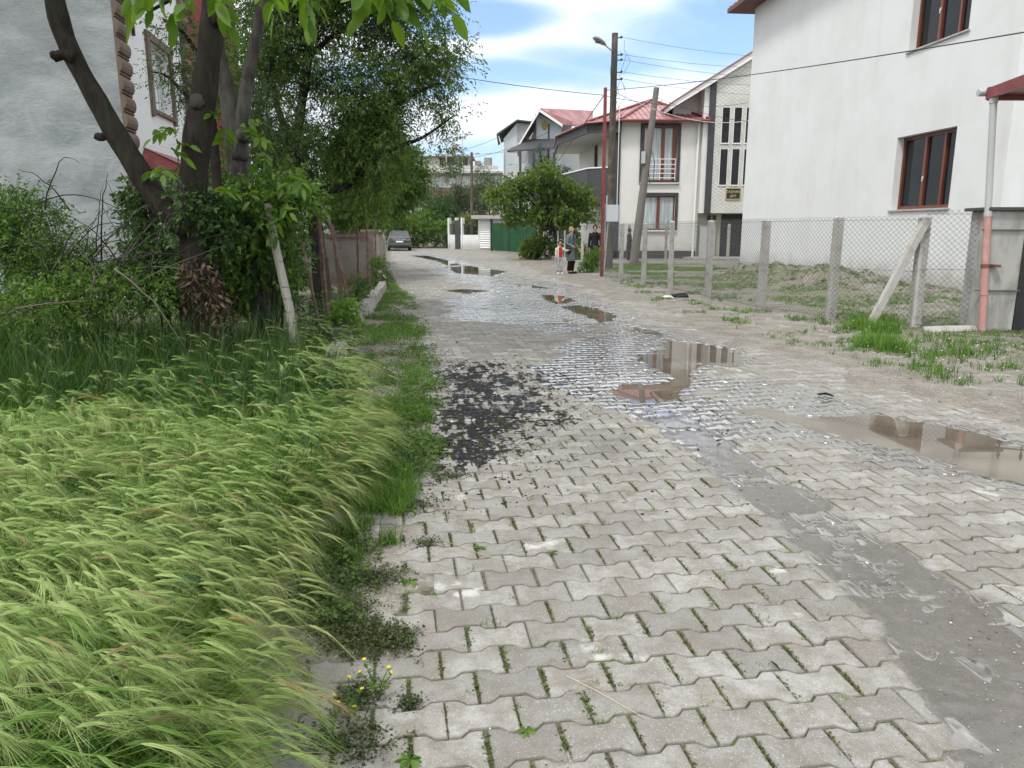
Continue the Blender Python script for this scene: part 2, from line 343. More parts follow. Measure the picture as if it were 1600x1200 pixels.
def masks(x, y):
    """dirt cover, wetness, black dust, green moss"""
    n1 = fbm(x, y, 2.2, 4, 3); n2 = fbm(x, y, 7, 3, 9); n3 = fbm(x, y, 22, 3, 12)
    xv = interp(y, EDGE_VERGE)
    verge = 1-ss(-.12, .16, x-xv+(n1-.5)*.75+(n2-.5)*.35)
    for cu, cv, cr_ in ((605,868,.16),(640,905,.15),(560,1005,.2),(610,1000,.13),(600,940,.1)):
        c0 = gp(cu, cv); verge = np.maximum(verge, (1-ss(.5, 1.1, np.hypot(x-c0[0], y-c0[1])/cr_+(n2-.5)*1.1)))
    gr = right_gravel(x, y)
    td = track(x, y); tr = (1-ss(.82, 1.15, td+(n2-.5)*.5+(n1-.5)*.3))
    # thin soil spread over the stones
    spots = ss(.60, .72, n1*.55+n2*.45)*.55
    mid = np.exp(-(((y-11.5)/7)**2))*ss(-1.6, -.9, x+.15*(y-7)+(n1-.5))  # silt in the middle distance
    sp2 = sdpoly(x, y, pz([(640,458),(690,462),(720,500),(720,540),(690,545),(655,500)]))
    brown = 1-ss(-.3, .45, sp2+(n2-.5)*.8)
    d = np.maximum.reduce([verge, gr, tr*(.74+.22*n2), spots, mid*(.30+.9*(n1-.45)+.3*n2), brown*.75])
    s2 = ss(.45, .62, fbm(x, y, .5, 3, 44))*ss(14, 20, y)*.3; d = np.maximum(d, s2)
    wet = tr*np.interp(y, [1.5, 4.5, 6], [.80, .85, .95])
    for p, soft, amt in WETZ:
        sd = sdpoly(x, y, p); wet = np.maximum(wet, amt*(1-ss(-soft, soft, sd+(n1-.5)*1.2+(n2-.5)*.4)))
    for p in PUD:
        sd = sdpoly(x, y, p); wet = np.maximum(wet, 1-ss(.02, .22, sd+(n2-.5)*.2))
    bd = sdpoly(x, y, pz([(690,565),(810,565),(890,600),(900,650),(850,705),(780,750),(660,765),(630,700),(650,620)]))
    black = (1-ss(-.35, .5, bd+(n1-.5)*1.3))
    black = black*ss(.405, .56, n2*.32+n3*.48+n1*.2+.09*(1-ss(-.5, .0, bd))*(1-ss(-.6, .5, x)))
    rut = 1-ss(-.05, .1, sdpoly(x, y, pz([(1000,632),(1050,660),(1040,664),(990,640)]))+(n2-.5)*.1)
    rut = np.maximum(rut, 1-ss(-.05, .1, sdpoly(x, y, pz([(1045,645),(1110,672),(1150,692),(1120,690),(1060,662)]))+(n2-.5)*.12))
    black = np.maximum(black, rut*ss(.4, .6, n3)*.8)
    moss = ss(.42, .6, fbm(x, y, 1.3, 3, 71))*ss(.35, .6, n3)*(1-ss(1.5, 3.0, x))*(1-ss(4, 7, y))
    return d, np.clip(wet, 0, 1), np.clip(black, 0, 1), moss
def lot_h(x, y):
    """soil heights beyond the kerbs: verge lip, field on the left, heap by the white house"""
    n = fbm(x, y, 1.3, 4, 55); n2 = fbm(x, y, 6, 3, 56)
    z = .05*ss(0, 1.5, interp(y, EDGE_FIELD)-x)
    def heap(cx, cy, sx, sy, a, rot=0):
        dx, dy = x-cx, y-cy; c_, s_ = math.cos(rot), math.sin(rot); u = dx*c_+dy*s_; v = -dx*s_+dy*c_
        return a*np.exp(-(u/sx)**2-(v/sy)**2)
    h = heap(8.0, 23.5, 1.2, 2.6, .42, .1)+heap(9.4, 16.3, 1.2, 2.6, .22)+heap(8.7, 19.8, .9, 1.8, .38)+heap(7.9, 13.6, .9, 1.6, .10)
    n5 = fbm(x, y, 2.6, 4, 58)
    z = z+h*(.45+1.1*n)+((n2-.5)*.16+(n5-.5)*.25)*ss(.04, .25, h)
    return z
ys = [.7]
while ys[-1] < 82: ys.append(ys[-1]+max(.016, ys[-1]*.0075))
ys = np.array(ys)
def span(a, b, s): return np.arange(a, b, s)
xs = np.concatenate([span(-16, -6, .5), span(-6, -1.6, .12), span(-1.6, 5.0, .022), span(5.0, 8.0, .04), span(8, 13, .1), span(13, 22, .5)])
X, Y = np.meshgrid(xs, ys); x = X.ravel(); y = Y.ravel()
D, W, B, MS = masks(x, y)
bh = base_h(x, y); r_, t_ = rt(x, y)
n3 = fbm(x, y, 18, 3, 61); n4 = fbm(x, y, 5, 3, 62)
off = ss(7.2, 8.0, r_)+(1-ss(-.2, .1, x-interp(y, EDGE_FIELD)))
Z = bh-.011+D*.015+(n3-.5)*.006*(.4+D)+(n4-.5)*.010*D+lot_h(x, y)+np.clip(off, 0, 1)*.02
far_k = ss(14, 30, y)*.004; Z = Z-far_k*(1-D)
nx, ny = len(xs), len(ys)
idx = np.arange(nx*ny).reshape(ny, nx)
Fq = np.stack([idx[:-1, :-1].ravel(), idx[:-1, 1:].ravel(), idx[1:, 1:].ravel(), idx[1:, :-1].ravel()], 1)
grassy = np.clip(1-ss(-.1, .2, x-interp(y, EDGE_FIELD)), 0, 1)*1.0+.6*(1-ss(-.1, .2, x-interp(y, EDGE_VERGE)))*ss(.46, .6, fbm(x, y, 2.2, 3, 141))+ss(7.2, 8.2, r_+(fbm(x, y, .8, 3, 90)-.5)*2)*.6*ss(.4, .55, fbm(x, y, .9, 3, 91))
def soilmat():
    s = NT('soil_and_silt'); c = s.sepc(s.attr('msk', 'Color')); wet, blk, dirt = c[0], c[1], c[2]
    g2 = s.attr('grn')
    n = s.noise(3, 6, .65); n2 = s.noise(45, 5, .7); n3_ = s.noise(160, 3, .6)
    col_ = s.mix(s.ramp(n, .35, .65), (.165, .148, .122, 1), (.27, .248, .212, 1))
    col_ = s.mix(s.ramp(n2, .35, .7, 0, .65), col_, (.11, .10, .082, 1))
    col_ = s.mix(s.ramp(s.noise(16, 5, .7), .5, .68, 0, .5), col_, (.36, .33, .29, 1))
    col_ = s.mix(s.ramp(n3_, .60, .68, 0, .65), col_, (.60, .58, .53, 1))      # pale grit
    joint = s.mix(s.ramp(n2, .4, .6), (.07, .06, .046, 1), (.15, .13, .10, 1))
    joint = s.mix(s.ramp(n3_, .60, .70, 0, .6), joint, (.32, .30, .26, 1))
    col_ = s.mix(s.ramp(dirt, .10, .5), joint, col_)
    moss = s.mix(s.ramp(n2, .35, .6), (.035, .055, .012, 1), (.12, .15, .035, 1))
    col_ = s.mix(s.math('MULTIPLY', g2, s.ramp(n2, .25, .5, .4, 1)), col_, moss)
    col_ = s.mix(s.math('MULTIPLY', blk, .92), col_, (.018, .017, .018, 1))
    wc = s.mix(1, s.mix(.5, col_, (.17, .162, .148, 1)), (.62, .605, .59, 1), 'MULTIPLY')
    wf = s.ramp(s.math('ADD', wet, s.math('MULTIPLY', s.math('SUBTRACT', n, .5), .5)), .35, .7)
    col_ = s.mix(wf, col_, wc)
    ro = s.ramp(s.math('ADD', wf, s.math('MULTIPLY', s.math('SUBTRACT', n2, .5), .5)), .15, .95, .93, .26)
    nr = s.bump(s.math('MULTIPLY', s.math('ADD', n2, s.math('MULTIPLY', n3_, .5)), s.ramp(wf, 0, 1, 1, .12)), .5, .005)
    return s.done(s.bsdf(col_, ro, s.ramp(wf, 0, 1, .15, .75), 0, nr, Coat_Weight=s.ramp(wet, .86, 1, .12, .9), Coat_Roughness=.09, Coat_IOR=1.6))
def pavmat():
    s = NT('concrete_pavers'); c = s.sepc(s.attr('msk', 'Color')); wet, blk, rnd = c[0], c[1], c[2]
    n = s.noise(5, 6, .65); n2 = s.noise(70, 5, .75); n3_ = s.noise(230, 2, .5); n5 = s.noise(1.1, 4)
    col_ = s.mix(rnd, (.225, .221, .203, 1), (.352, .345, .32, 1))
    col_ = s.mix(s.ramp(n, .38, .62, 0, .65), col_, (.19, .165, .135, 1))
    col_ = s.mix(s.ramp(s.noise(14, 5, .7), .45, .68, 0, .5), col_, (.16, .145, .12, 1))
    col_ = s.mix(s.ramp(n2, .45, .75, 0, .5), col_, (.14, .13, .11, 1))
    col_ = s.mix(s.ramp(n3_, .64, .70, 0, .8), col_, (.58, .57, .53, 1))
    col_ = s.mix(s.ramp(n3_, .36, .30, 0, .6), col_, (.13, .12, .10, 1))
    ed = s.attr('edge'); col_ = s.mix(s.math('MULTIPLY', ed, .45), col_, (.12, .105, .08, 1))
    lime = s.math('MULTIPLY', s.ramp(s.noise(2.3, 4), .62, .68), s.ramp(s.noise(14, 4), .4, .6))
    col_ = s.mix(s.math('MULTIPLY', lime, .55), col_, (.66, .65, .62, 1))
    bk_ = s.math('ADD', s.math('MULTIPLY', blk, .80), s.math('MULTIPLY', s.math('SUBTRACT', s.noise(22, 6, .7), .5), 2.0)); bk_ = s.math('ADD', bk_, s.math('MULTIPLY', s.math('MULTIPLY', ed, blk), .30)); b2 = s.math('MULTIPLY', s.ramp(bk_, .50, .66), s.ramp(blk, .02, .15))
    wf = s.ramp(s.math('ADD', wet, s.math('MULTIPLY', s.math('SUBTRACT', n, .5), .7)), .30, .75)
    wc = s.mix(1, col_, (.62, .61, .60, 1), 'MULTIPLY')
    col_ = s.mix(wf, col_, wc); col_ = s.mix(b2, col_, (.016, .016, .017, 1))
    ro = s.ramp(s.math('ADD', wf, s.math('MULTIPLY', s.math('SUBTRACT', n2, .5), .5)), .1, .8, .88, .06)
    nr = s.bump(s.math('MULTIPLY', s.math('ADD', n2, s.math('MULTIPLY', n3_, .6)), s.ramp(wf, 0, 1, 1, .06)), .3, .003)
    return s.done(s.bsdf(col_, ro, s.ramp(wf, 0, 1, .2, .8), 0, nr, Coat_Weight=s.math('MULTIPLY', s.ramp(wf, .2, 1, 0, 1), s.ramp(b2, 0, 1, 1, .1)), Coat_Roughness=.10, Coat_IOR=1.6))
MSOIL = soilmat(); MPAV = pavmat()
go = npmesh('soil_ground', np.stack([x, y, Z], 1), Fq, MSOIL, attrs={'msk': np.stack([W, B, D, D*0+1], 1), 'grn': np.clip(MS*(D < .5)+grassy*.55, 0, 1)}, smooth=True)
tag(go, kind='structure')
# plain countryside under everything, reaching the horizon
mb = MB(); mb.poly([(-4000, -300, -.12), (4000, -300, -.12), (4000, 6000, -.12), (-4000, 6000, -.12)])
tag(mb.build('ground', mat('far_ground', (.16, .16, .10), .95, .1, var=[(.01, (.09, .12, .05), .4, .6), (.5, (.2, .18, .13), .45, .6)])), kind='structure')
# ---- interlocking pavers, each a bevelled stone of the road surface
PW, PD, AMP, GAP = .2285, .1545, .0150, .0040
def wave(u):      # u in block widths: 0 at a joint of the row above (high), .5 at its middle (low)
    u = u-np.floor(u); t = np.abs(u-.5)*2          # 1 at joint, 0 mid
    return AMP*(2*np.clip((t-.36)/.26, 0, 1)-1)
def pavers(t0, t1, hi):
    ks = np.arange(int(t0/PD), int(t1/PD)); js = np.arange(-14, 44)
    K, J = np.meshgrid(ks, js); K = K.ravel().astype(float); J = J.ravel().astype(float)
    rg = np.random.RandomState(5)
    cr = (J+.5*(K % 2)+.5)*PW; ct = (K+.5)*PD
    drift = .05*np.sin(ct*.35)                      # rows are not laid dead straight
    cx, cy = xy(cr, ct); ok = (cy > t0*.9) & (cx > interp(cy, EDGE_FIELD)-.35)
    rr, _ = rt(cx, cy); ok &= rr < 7.6
    ok &= (cx > -.80*cy-1.2) & (cx < .80*cy+1.2)
    d, _, _, _ = masks(cx, cy); ok &= d < .93
    K, J, cr, ct, drift = K[ok], J[ok], cr[ok], ct[ok], drift[ok]; n = len(K)
    us = np.array([0, .175, .20, .31, .335, .665, .69, .80, .825, 1.]) if hi else np.array([0, .2, .36, .64, .8, 1.])
    m = len(us)
    gx = GAP*(.45+.95*rg.rand(n, 1)**1.3); jw = GAP*(.7+.6*rg.rand(n, 1))
    lx = (us[None, :]-.5)*PW; lx = np.clip(lx, -(PW/2-gx*1.2), PW/2-gx*1.2)
    u0 = us[None, :]+0*lx
    top = PD/2+wave(u0)-jw; bot = -PD/2+wave(u0+.5)*1.0+jw
    ox = np.concatenate([lx, lx[:, ::-1]], 1); oy = np.concatenate([bot, top[:, ::-1]], 1)
    cut = rg.rand(n) < .02                          # a few half stones
    ox[cut] *= .97
    a = rg.normal(0, .006, n)[:, None]; ox, oy = ox-a*oy, oy+a*ox
    ox = ox+rg.normal(0, .0012, (n, 1)); oy = oy+rg.normal(0, .0012, (n, 1))
    M2 = 2*m
    if hi:
        jx = rg.normal(0, .0007, ox.shape); ox = ox+jx; oy = oy+rg.normal(0, .0007, oy.shape)
    tx = rg.normal(0, .0045, (n, 1)); ty = rg.normal(0, .0045, (n, 1)); dz = rg.normal(0, .0016, (n, 1))
    cx0, cy0 = xy(cr, ct); hb = base_h(cx0, cy0)[:, None]
    def ring(s, z):
        px = ox*s if np.isscalar(s) else ox*s[0]; py = oy*s if np.isscalar(s) else oy*s[1]
        wx, wy = xy(cr[:, None]+px, ct[:, None]+py+drift[:, None]*0)
        return np.stack([wx, wy, hb+dz+tx*px+ty*py+z], 2)
    # slope of the road bed under each stone
    e = .08; sx = (base_h(cx0+e, cy0)-base_h(cx0-e, cy0))/(2*e); sy = (base_h(cx0, cy0+e)-base_h(cx0, cy0-e))/(2*e)
    rings = [ring(1.0, -.04), ring(1.0, -.0045), ring((.955, .935), -.0006), ring((.90, .87), 0.0)] if hi else [ring(1.0, -.03), ring(1.0, -.003), ring((.95, .93), 0.)]
    V = np.stack(rings, 1)                          # n, rings, M2, 3
    V[..., 2] += np.clip(sx, -.08, .08)[:, None, None]*(V[..., 0]-cx0[:, None, None])+np.clip(sy, -.08, .08)[:, None, None]*(V[..., 1]-cy0[:, None, None])
    q = V.shape[1]; b0 = (np.arange(n)*q*M2)[:, None]
    quads = []
    for i in range(q-1):
        k = np.arange(M2); k2 = (k+1) % M2
        f = np.stack([i*M2+k, i*M2+k2, (i+1)*M2+k2, (i+1)*M2+k], 1); quads.append((b0[:, :, None]+f[None]).reshape(-1, 4))
    # cap as strips between bottom and top outline points
    k = np.arange(m-1); base = (q-1)*M2
    f = np.stack([base+k, base+k+1, base+M2-2-k, base+M2-1-k], 1); quads.append((b0[:, :, None]+f[None]).reshape(-1, 4))
    V = V.reshape(-1, 3); _, wv, bv, mv = masks(V[:, 0], V[:, 1])
    rnd = np.repeat(np.clip(rg.normal(.5, .33, n), 0, 1), q*M2)
    ed = np.tile(np.repeat([1, .8, .15, 0] if hi else [1, .6, 0], M2), n)
    return V, np.concatenate(quads), np.stack([wv, bv, rnd, rnd*0+1], 1), ed
parts = []
for a, b, hi in ((1.15, 12, True), (12, 70, False)): parts.append(pavers(a, b, hi))
off_ = 0; Vs, Fs_, Cs, Es = [], [], [], []
for V, F_, C_, E_ in parts: Vs.append(V); Fs_.append(F_+off_); Cs.append(C_); Es.append(E_); off_ += len(V)
po = npmesh('road_paving', np.concatenate(Vs), np.concatenate(Fs_), MPAV, attrs={'msk': np.concatenate(Cs), 'edge': np.concatenate(Es)})
tag(po, kind='structure')
# ---- puddles: level sheets of muddy water in the hollows
s = NT('muddy_water'); nr = s.bump(s.noise(1.5, 2), .012, .02)
MWATER = s.done(s.bsdf(s.mix(s.ramp(s.noise(1.2, 4), .4, .65), (.105, .085, .062, 1), (.17, .145, .11, 1)), .02, .62, 0, nr, IOR=1.36))
for i, p in enumerate(PUD):
    c_ = np.mean(np.array(p), 0); P_ = np.array(p); n_ = len(P_)
    ar = sum(P_[k-1][0]*P_[k][1]-P_[k][0]*P_[k-1][1] for k in range(n_))
    out = []
    for k in range(n_):
        e1 = P_[k]-P_[k-1]; e2 = P_[(k+1) % n_]-P_[k]; nn = np.array([e1[1], -e1[0]])/np.hypot(*e1)+np.array([e2[1], -e2[0]])/np.hypot(*e2)
        nn = nn/max(.6, np.hypot(*nn))*(1 if ar > 0 else -1); out.append(P_[k]+nn*.09)
    mb = MB(); mb.poly([(q[0], q[1], WATER_Z-.001*i*.2) for q in out])
    o = mb.build('puddle', MWATER); tag(o, kind='structure')
# ---- loose stones and crumbs
def pebbles(name, P, sz, m, seed, flat=.6, tint=None):
    rg = np.random.RandomState(seed); n = len(P)
    base = np.array([(1, 0, 0), (0, 1, 0), (-1, 0, 0), (0, -1, 0), (0, 0, 1), (0, 0, -.6)], float)
    V = base[None]*(sz[:, None, None]*(.6+.8*rg.rand(n, 6, 1))); V[..., 2] *= flat
    a = rg.rand(n)*6.28; c_, s_ = np.cos(a)[:, None], np.sin(a)[:, None]
    vx = V[..., 0]*c_-V[..., 1]*s_; vy = V[..., 0]*s_+V[..., 1]*c_; V = np.stack([vx, vy, V[..., 2]], 2)+P[:, None, :]
    F = np.array([(0,1,4),(1,2,4),(2,3,4),(3,0,4),(1,0,5),(2,1,5),(3,2,5),(0,3,5)])
    F = (np.arange(n)*6)[:, None, None]+F[None]
    t = rg.rand(n) if tint is None else tint
    return npmesh(name, V.reshape(-1, 3), F.reshape(-1, 3), m, attrs={'tint': np.repeat(t, 6)})
def ground_z(x, y):
    D_, _, _, _ = masks(x, y); return np.maximum(base_h(x, y)-.011+D_*.015+lot_h(x, y), base_h(x, y)-.008-(D_ > .9)*0)
def tintmat(name, c1, c2, r=.9, sp=.2):
    s = NT(name); return s.done(s.bsdf(s.mix(s.attr('tint'), (*c1, 1), (*c2, 1)), r, sp))
rg = np.random.RandomState(77)
n = 110000; py = 1.4*np.exp(rg.rand(n)*np.log(25/1.4)); px = rg.uniform(-.72, .78, n)*py; px = np.clip(px, -.75*py-.3, 12)
D_, W_, B_, _ = masks(px, py); R_, _ = rt(px, py)
keep = (rg.rand(n) < np.clip(D_*1.1-.25, .07, 1)*(1-.8*(1-ss(.9, 1.2, track(px, py))))*np.where(R_ > 2, 1., .4)) & (px > interp(py, EDGE_FIELD)) & (R_ < 9)
for p in PUD: keep &= sdpoly(px, py, p) > .02
px, py = px[keep], py[keep]; P = np.stack([px, py, ground_z(px, py)+.002], 1)
o = pebbles('gravel', P, rg.gamma(2, .0010, len(P))*(.8+.12*np.minimum(P[:, 1], 8))+.0013, tintmat('gravel_stone', (.10, .09, .075), (.58, .55, .50)), 3)
tag(o, 'loose pale gravel strewn over the road silt and the right roadside', 'gravel', kind='stuff')
n = 26000; px = rg.uniform(-1.4, 1.9, n); py = rg.uniform(3.8, 9.6, n); _, _, B_, _ = masks(px, py)
keep = rg.rand(n) < B_*1.0+.035; px, py = px[keep], py[keep]; P = np.stack([px, py, np.maximum(ground_z(px, py), base_h(px, py))+.001], 1)
o = pebbles('coal_dust', P, rg.gamma(2, .0022, len(P))+.0015, tintmat('coal_black', (.008, .008, .009), (.03, .028, .027), .7, .4), 4, .5)
tag(o, 'black crumbs and dust spilled over the pavers beside the left verge', 'dust', kind='stuff')
# ============================================================ BUILDINGS
def V2(p): return Vector((p[0], p[1], 0))
class Face:
    """a vertical wall line from p0 to p1, n = outward normal"""
    def __init__(s, p0, p1, side):
        s.p = V2(p0); d = V2(p1)-V2(p0); s.L = d.length; s.u = d.normalized(); s.n = Vector((s.u.y, -s.u.x, 0))*side
    def pt(s, a, z, o=0): return s.p+s.u*a+s.n*o+Vector((0, 0, z))
    def wall(s, mb, z0, z1, ops=(), th=.22, a0=0, a1=None, ztop=None):
        a1 = s.L if a1 is None else a1
        As = sorted({a0, a1, *[q for o in ops for q in o[:2]]}); Zs = sorted({z0, z1, *[q for o in ops for q in o[2:4]]})
        for i in range(len(As)-1):
            for j in range(len(Zs)-1):
                ca, cz = (As[i]+As[i+1])/2, (Zs[j]+Zs[j+1])/2
                if any(o[0] < ca < o[1] and o[2] < cz < o[3] for o in ops): continue
                mb.poly([s.pt(As[i], Zs[j]), s.pt(As[i+1], Zs[j]), s.pt(As[i+1], Zs[j+1]), s.pt(As[i], Zs[j+1])])
        for (a, b, c, d) in [o[:4] for o in ops]:
            for q in (((a, c), (a, d)), ((a, d), (b, d)), ((b, d), (b, c)), ((b, c), (a, c))):
                mb.poly([s.pt(q[0][0], q[0][1]), s.pt(q[1][0], q[1][1]), s.pt(q[1][0], q[1][1], -th), s.pt(q[0][0], q[0][1], -th)])
    def box(s, mb, a0, a1, z0, z1, o0, o1):
        c = s.pt((a0+a1)/2, (z0+z1)/2, (o0+o1)/2); return mb.obox(c, s.u, s.n, (0, 0, 1), abs(a1-a0)/2, abs(o1-o0)/2, abs(z1-z0)/2)
def window(F, par, a0, a1, z0, z1, fm, gm, mull=(), dep=.16, fw=.07, sill=None, sillm=None, handles=(), transom=(), name='window', label=None):
    mb = MB()
    F.box(mb, a0, a0+fw, z0, z1, -dep-.06, -dep+.02); F.box(mb, a1-fw, a1, z0, z1, -dep-.06, -dep+.02)
    F.box(mb, a0+fw, a1-fw, z0, z0+fw, -dep-.06, -dep+.018); F.box(mb, a0+fw, a1-fw, z1-fw, z1, -dep-.06, -dep+.018)
    for m, w in mull: F.box(mb, m-w/2, m+w/2, z0+fw, z1-fw, -dep-.05, -dep+.03)
    for z in transom: F.box(mb, a0+fw, a1-fw, z-.02, z+.02, -dep-.05, -dep+.012)
    w = mb.build(name, fm, par, bevel=.006)
    if label: w['label'] = label
    g = MB(); g.poly([F.pt(a0+fw*.5, z0+fw*.5, -dep-.03), F.pt(a1-fw*.5, z0+fw*.5, -dep-.03), F.pt(a1-fw*.5, z1-fw*.5, -dep-.03), F.pt(a0+fw*.5, z1-fw*.5, -dep-.03)]); g.build('pane', gm, w)
    if sill:
        k = MB(); F.box(k, a0-.06, a1+.06, z0-.05, z0-.004, -dep+.02, sill); k.build('sill', sillm or G['concrete'], w, bevel=.008)
    for (a, z) in handles:
        h = MB(); F.box(h, a-.012, a+.012, z-.03, z+.03, -dep+.031, -dep+.045); F.box(h, a-.01, a+.01, z-.09, z+.01, -dep+.046, -dep+.062); h.build('handle', G['whitepaint'], w)
    return w
def ribbed(mb, e0, e1, r0, r1, step=.25, h=.04, th=.05):
    """roof plane: eave e0-e1, ridge r0-r1 (may coincide) with raised seams"""
    e0, e1, r0, r1 = map(Vector, (e0, e1, r0, r1)); eu = e1-e0; L = eu.length; eu = eu/L
    sa = (r0-e0).dot(eu)/L; sb = (r1-e0).dot(eu)/L; up = r0-(e0+eu*sa*L)
    nn = eu.cross(up.normalized()); nn = nn if nn.z > 0 else -nn
    pts = [e0, e1, r1] + ([r0] if (r1-r0).length > .02 else [])
    mb.prism(pts, -nn*th)
    k = step*.5
    while k < L:
        s_ = k/L; f = min(1, s_/sa if sa > 1e-4 else 1, (1-s_)/(1-sb) if sb < 1-1e-4 else 1)
        if f > .04:
            p = e0+eu*k; q = p+up*f*.985; c = (p+q)/2+nn*(h/2+.002)
            mb.obox(c, eu, up.normalized(), nn, .022, (q-p).length/2, h/2)
        k += step
def redroof():
    s = NT('red_metal_roofing'); c = s.mix(s.ramp(s.noise(1.2, 5), .35, .65), (.27, .105, .105, 1), (.37, .19, .185, 1))
    c = s.mix(s.ramp(s.noise(3, 6, .7, (1, 1, 4)), .5, .75, 0, .5), c, (.46, .25, .24, 1)); return s.done(s.bsdf(c, .42, .5))
G['roof'] = redroof()
G['roofgrey'] = mat('grey_roof_sheet', (.30, .31, .32), .5, .4, var=[(2, (.42, .43, .43), .4, .6)])
# ---------------- 1. tall white house on the right
hA, hB = (8.77, 29.07), (10.07, 15.79)
hs = empty('white_house', (hB[0]+4, hB[1]+6, 0), 'big plain white rendered house with brown framed windows behind the wire fence on the right', 'house')
F1 = Face(hA, hB, 1); F1.n = Vector((-F1.u.y, F1.u.x, 0)); F1.n = F1.n if F1.n.x < 0 else -F1.n
B2 = F1.pt(F1.L, 0)-F1.n*11
F2 = Face(hB, (B2.x, B2.y), 1); F2.n = F2.n if F2.n.y < 0 else -F2.n
mb = MB(); ops = [(9.50, 11.72, 2.01, 3.78), (9.60, 11.72, 5.78, 7.55)]
F1.wall(mb, -.3, 9.4, ops, .30)
F2.wall(mb, -.3, 9.4, [(1.1, 2.6, 1.2, 2.8)], .25)
A2 = F1.pt(0, 0)-F1.n*11; F3 = Face(hA, (A2.x, A2.y), 1); F3.n = F3.n if F3.n.y > 0 else -F3.n; F3.wall(mb, -.3, 9.4)
F4 = Face((A2.x, A2.y), (B2.x, B2.y), 1); F4.wall(mb, -.3, 9.4)
w = mb.build('wall', G['white'], hs)
for o, m_ in ((ops[0], ((10.42, .10), (11.12, .08))), (ops[1], ((10.45, .10), (11.15, .08)))):
    a0, a1, z0, z1 = o
    window(F1, hs, a0, a1, z0, z1, G['woodbrown'], G['glass'], m_, dep=.2, fw=.085, sill=.05, sillm=G['concrete'], handles=((10.44, z0+.75),))
window(F2, hs, 1.1, 2.6, 1.2, 2.8, G['woodbrown'], G['glass'], ((1.85, .08),), dep=.15, sill=.05)
mb = MB(); F2.box(mb, .55, .63, 0, 9, .03, .11); 
for z in (1.5, 2.9, 4.6, 6.5): F2.box(mb, .50, .68, z, z+.04, 0, .13)
mb.build('drainpipe', G['greypaint'], hs)
mb = MB(); ov = .75
c1 = F1.pt(-ov, 9.35, ov); c2 = F1.pt(F1.L+ov, 9.35, ov); c3 = F1.pt(F1.L+ov, 9.35, -11-ov); c4 = F1.pt(-ov, 9.35, -11-ov)
mb.prism([c1, c2, c3, c4], (0, 0, .14)); mb.build('eaves', mat('brown_eaves', (.13, .05, .045), .6), hs)
mb = MB(); rz = Vector((0, 0, .15)); m1 = (c1+c4)/2+Vector((0, 0, 2.4)); m2 = (c2+c3)/2+Vector((0, 0, 2.4)); i1 = m1+(m2-m1)*.28; i2 = m2-(m2-m1)*.28
ribbed(mb, c1+rz, c2+rz, i1, i2, .4); ribbed(mb, c3+rz, c4+rz, i2, i1, .4); ribbed(mb, c2+rz, c3+rz, i2, i2, .4); ribbed(mb, c4+rz, c1+rz, i1, i1, .4); mb.build('roof', G['roof'], hs)
# ---------------- carport with its gate pillar and pipe
cp = empty('gate_pillar', (7.2, 11.3, 0), 'stained concrete gate pillar with dark cap at the right edge beside the pink pipe', 'gate pillar')
s = NT('stained_concrete'); n = s.noise(3, 6, .65, (1, 1, .3)); c = s.mix(s.ramp(n, .4, .6), (.40, .40, .385, 1), (.27, .265, .245, 1))
c = s.mix(s.ramp(s.noise(2.1, 5, .6, (1, 1, .5)), .56, .68, 0, .7), c, (.24, .13, .085, 1)); c = s.mix(s.ramp(s.noise(5, 6, .7), .6, .72, 0, .8), c, (.13, .125, .11, 1))
G['stained'] = s.done(s.bsdf(c, .9, .2, 0, s.bump(s.noise(30, 6, .7), .6, .01)))
mb = MB(); mb.box(6.97, 7.50, 11.12, 11.6, -.1, 1.78); mb.build('shaft', G['stained'], cp, bevel=.012)
mb = MB(); mb.box(6.90, 7.58, 11.05, 11.68, 1.782, 1.83); mb.build('cap', mat('dark_slab', (.07, .07, .072), .7), cp, bevel=.006)
mb = MB(); mb.box(6.85, 7.52, 11.085, 11.118, .62, .635); mb.box(6.85, 7.52, 11.085, 11.118, 1.50, 1.515); mb.build('strap', G['wire'], cp)
pt = at(1553, 150, 11.2); pb = Vector((6.99, 11.02, .03)); pm = pb+(pt-pb)*.50
dp = empty('drain_pipe', pb, 'tall leaning drainpipe with pink lower half in front of the stained pillar', 'drainpipe')
mb = MB(); mb.tube([pm+(pt-pb)*.0, pt], .047, 16); mb.tube([pm, pm+(pt-pb)*.02], .055, 16); mb.tube([pt-(pt-pb)*.03, pt-(pt-pb)*.005], .056, 16); mb.build('upper_pipe', mat('grey_pvc', (.44, .45, .45), .45, .4), dp, smooth=False)
mb = MB(); mb.tube([pb, pm], .052, 16); mb.tube([pb+(pt-pb)*.16, pb+(pt-pb)*.175], .060, 16); mb.build('lower_pipe', mat('pink_pvc', (.44, .24, .215), .7, .2, var=[(9, (.50, .36, .33), .5, .7, (1, 1, .4))]), dp)
mb = MB(); mb.tube([pb+(pt-pb)*.28, pb+(pt-pb)*.295], .062, 12); mb.box(7.04, 7.13, 10.99, 11.12, .97, 1.01); mb.build('bracket', mat('rusty_bracket', (.16, .08, .05), .8), dp)
cn = empty('carport_canopy', (7.0, 11.3, 3.4), 'dark red metal canopy edge over the gate at the right border', 'canopy')
mb = MB(); q0 = at(1545, 150, 11.3); q1 = Vector((10.6, 11.3, q0.z)); q2 = Vector((10.6, 8.8, q0.z+.12)); q3 = Vector((q0.x-.02, 8.8, q0.z+.12))
mb.prism([q0, q1, q2, q3], (0, 0, .05)); mb.build('sheet', G['redmetal'], cn)
mb = MB(); mb.prism([q0+Vector((-.03, -.03, -.06)), q1+Vector((0, -.03, -.06)), q1+Vector((0, -.03, .14)), q0+Vector((-.03, -.03, .12))], (.02, .06, 0))
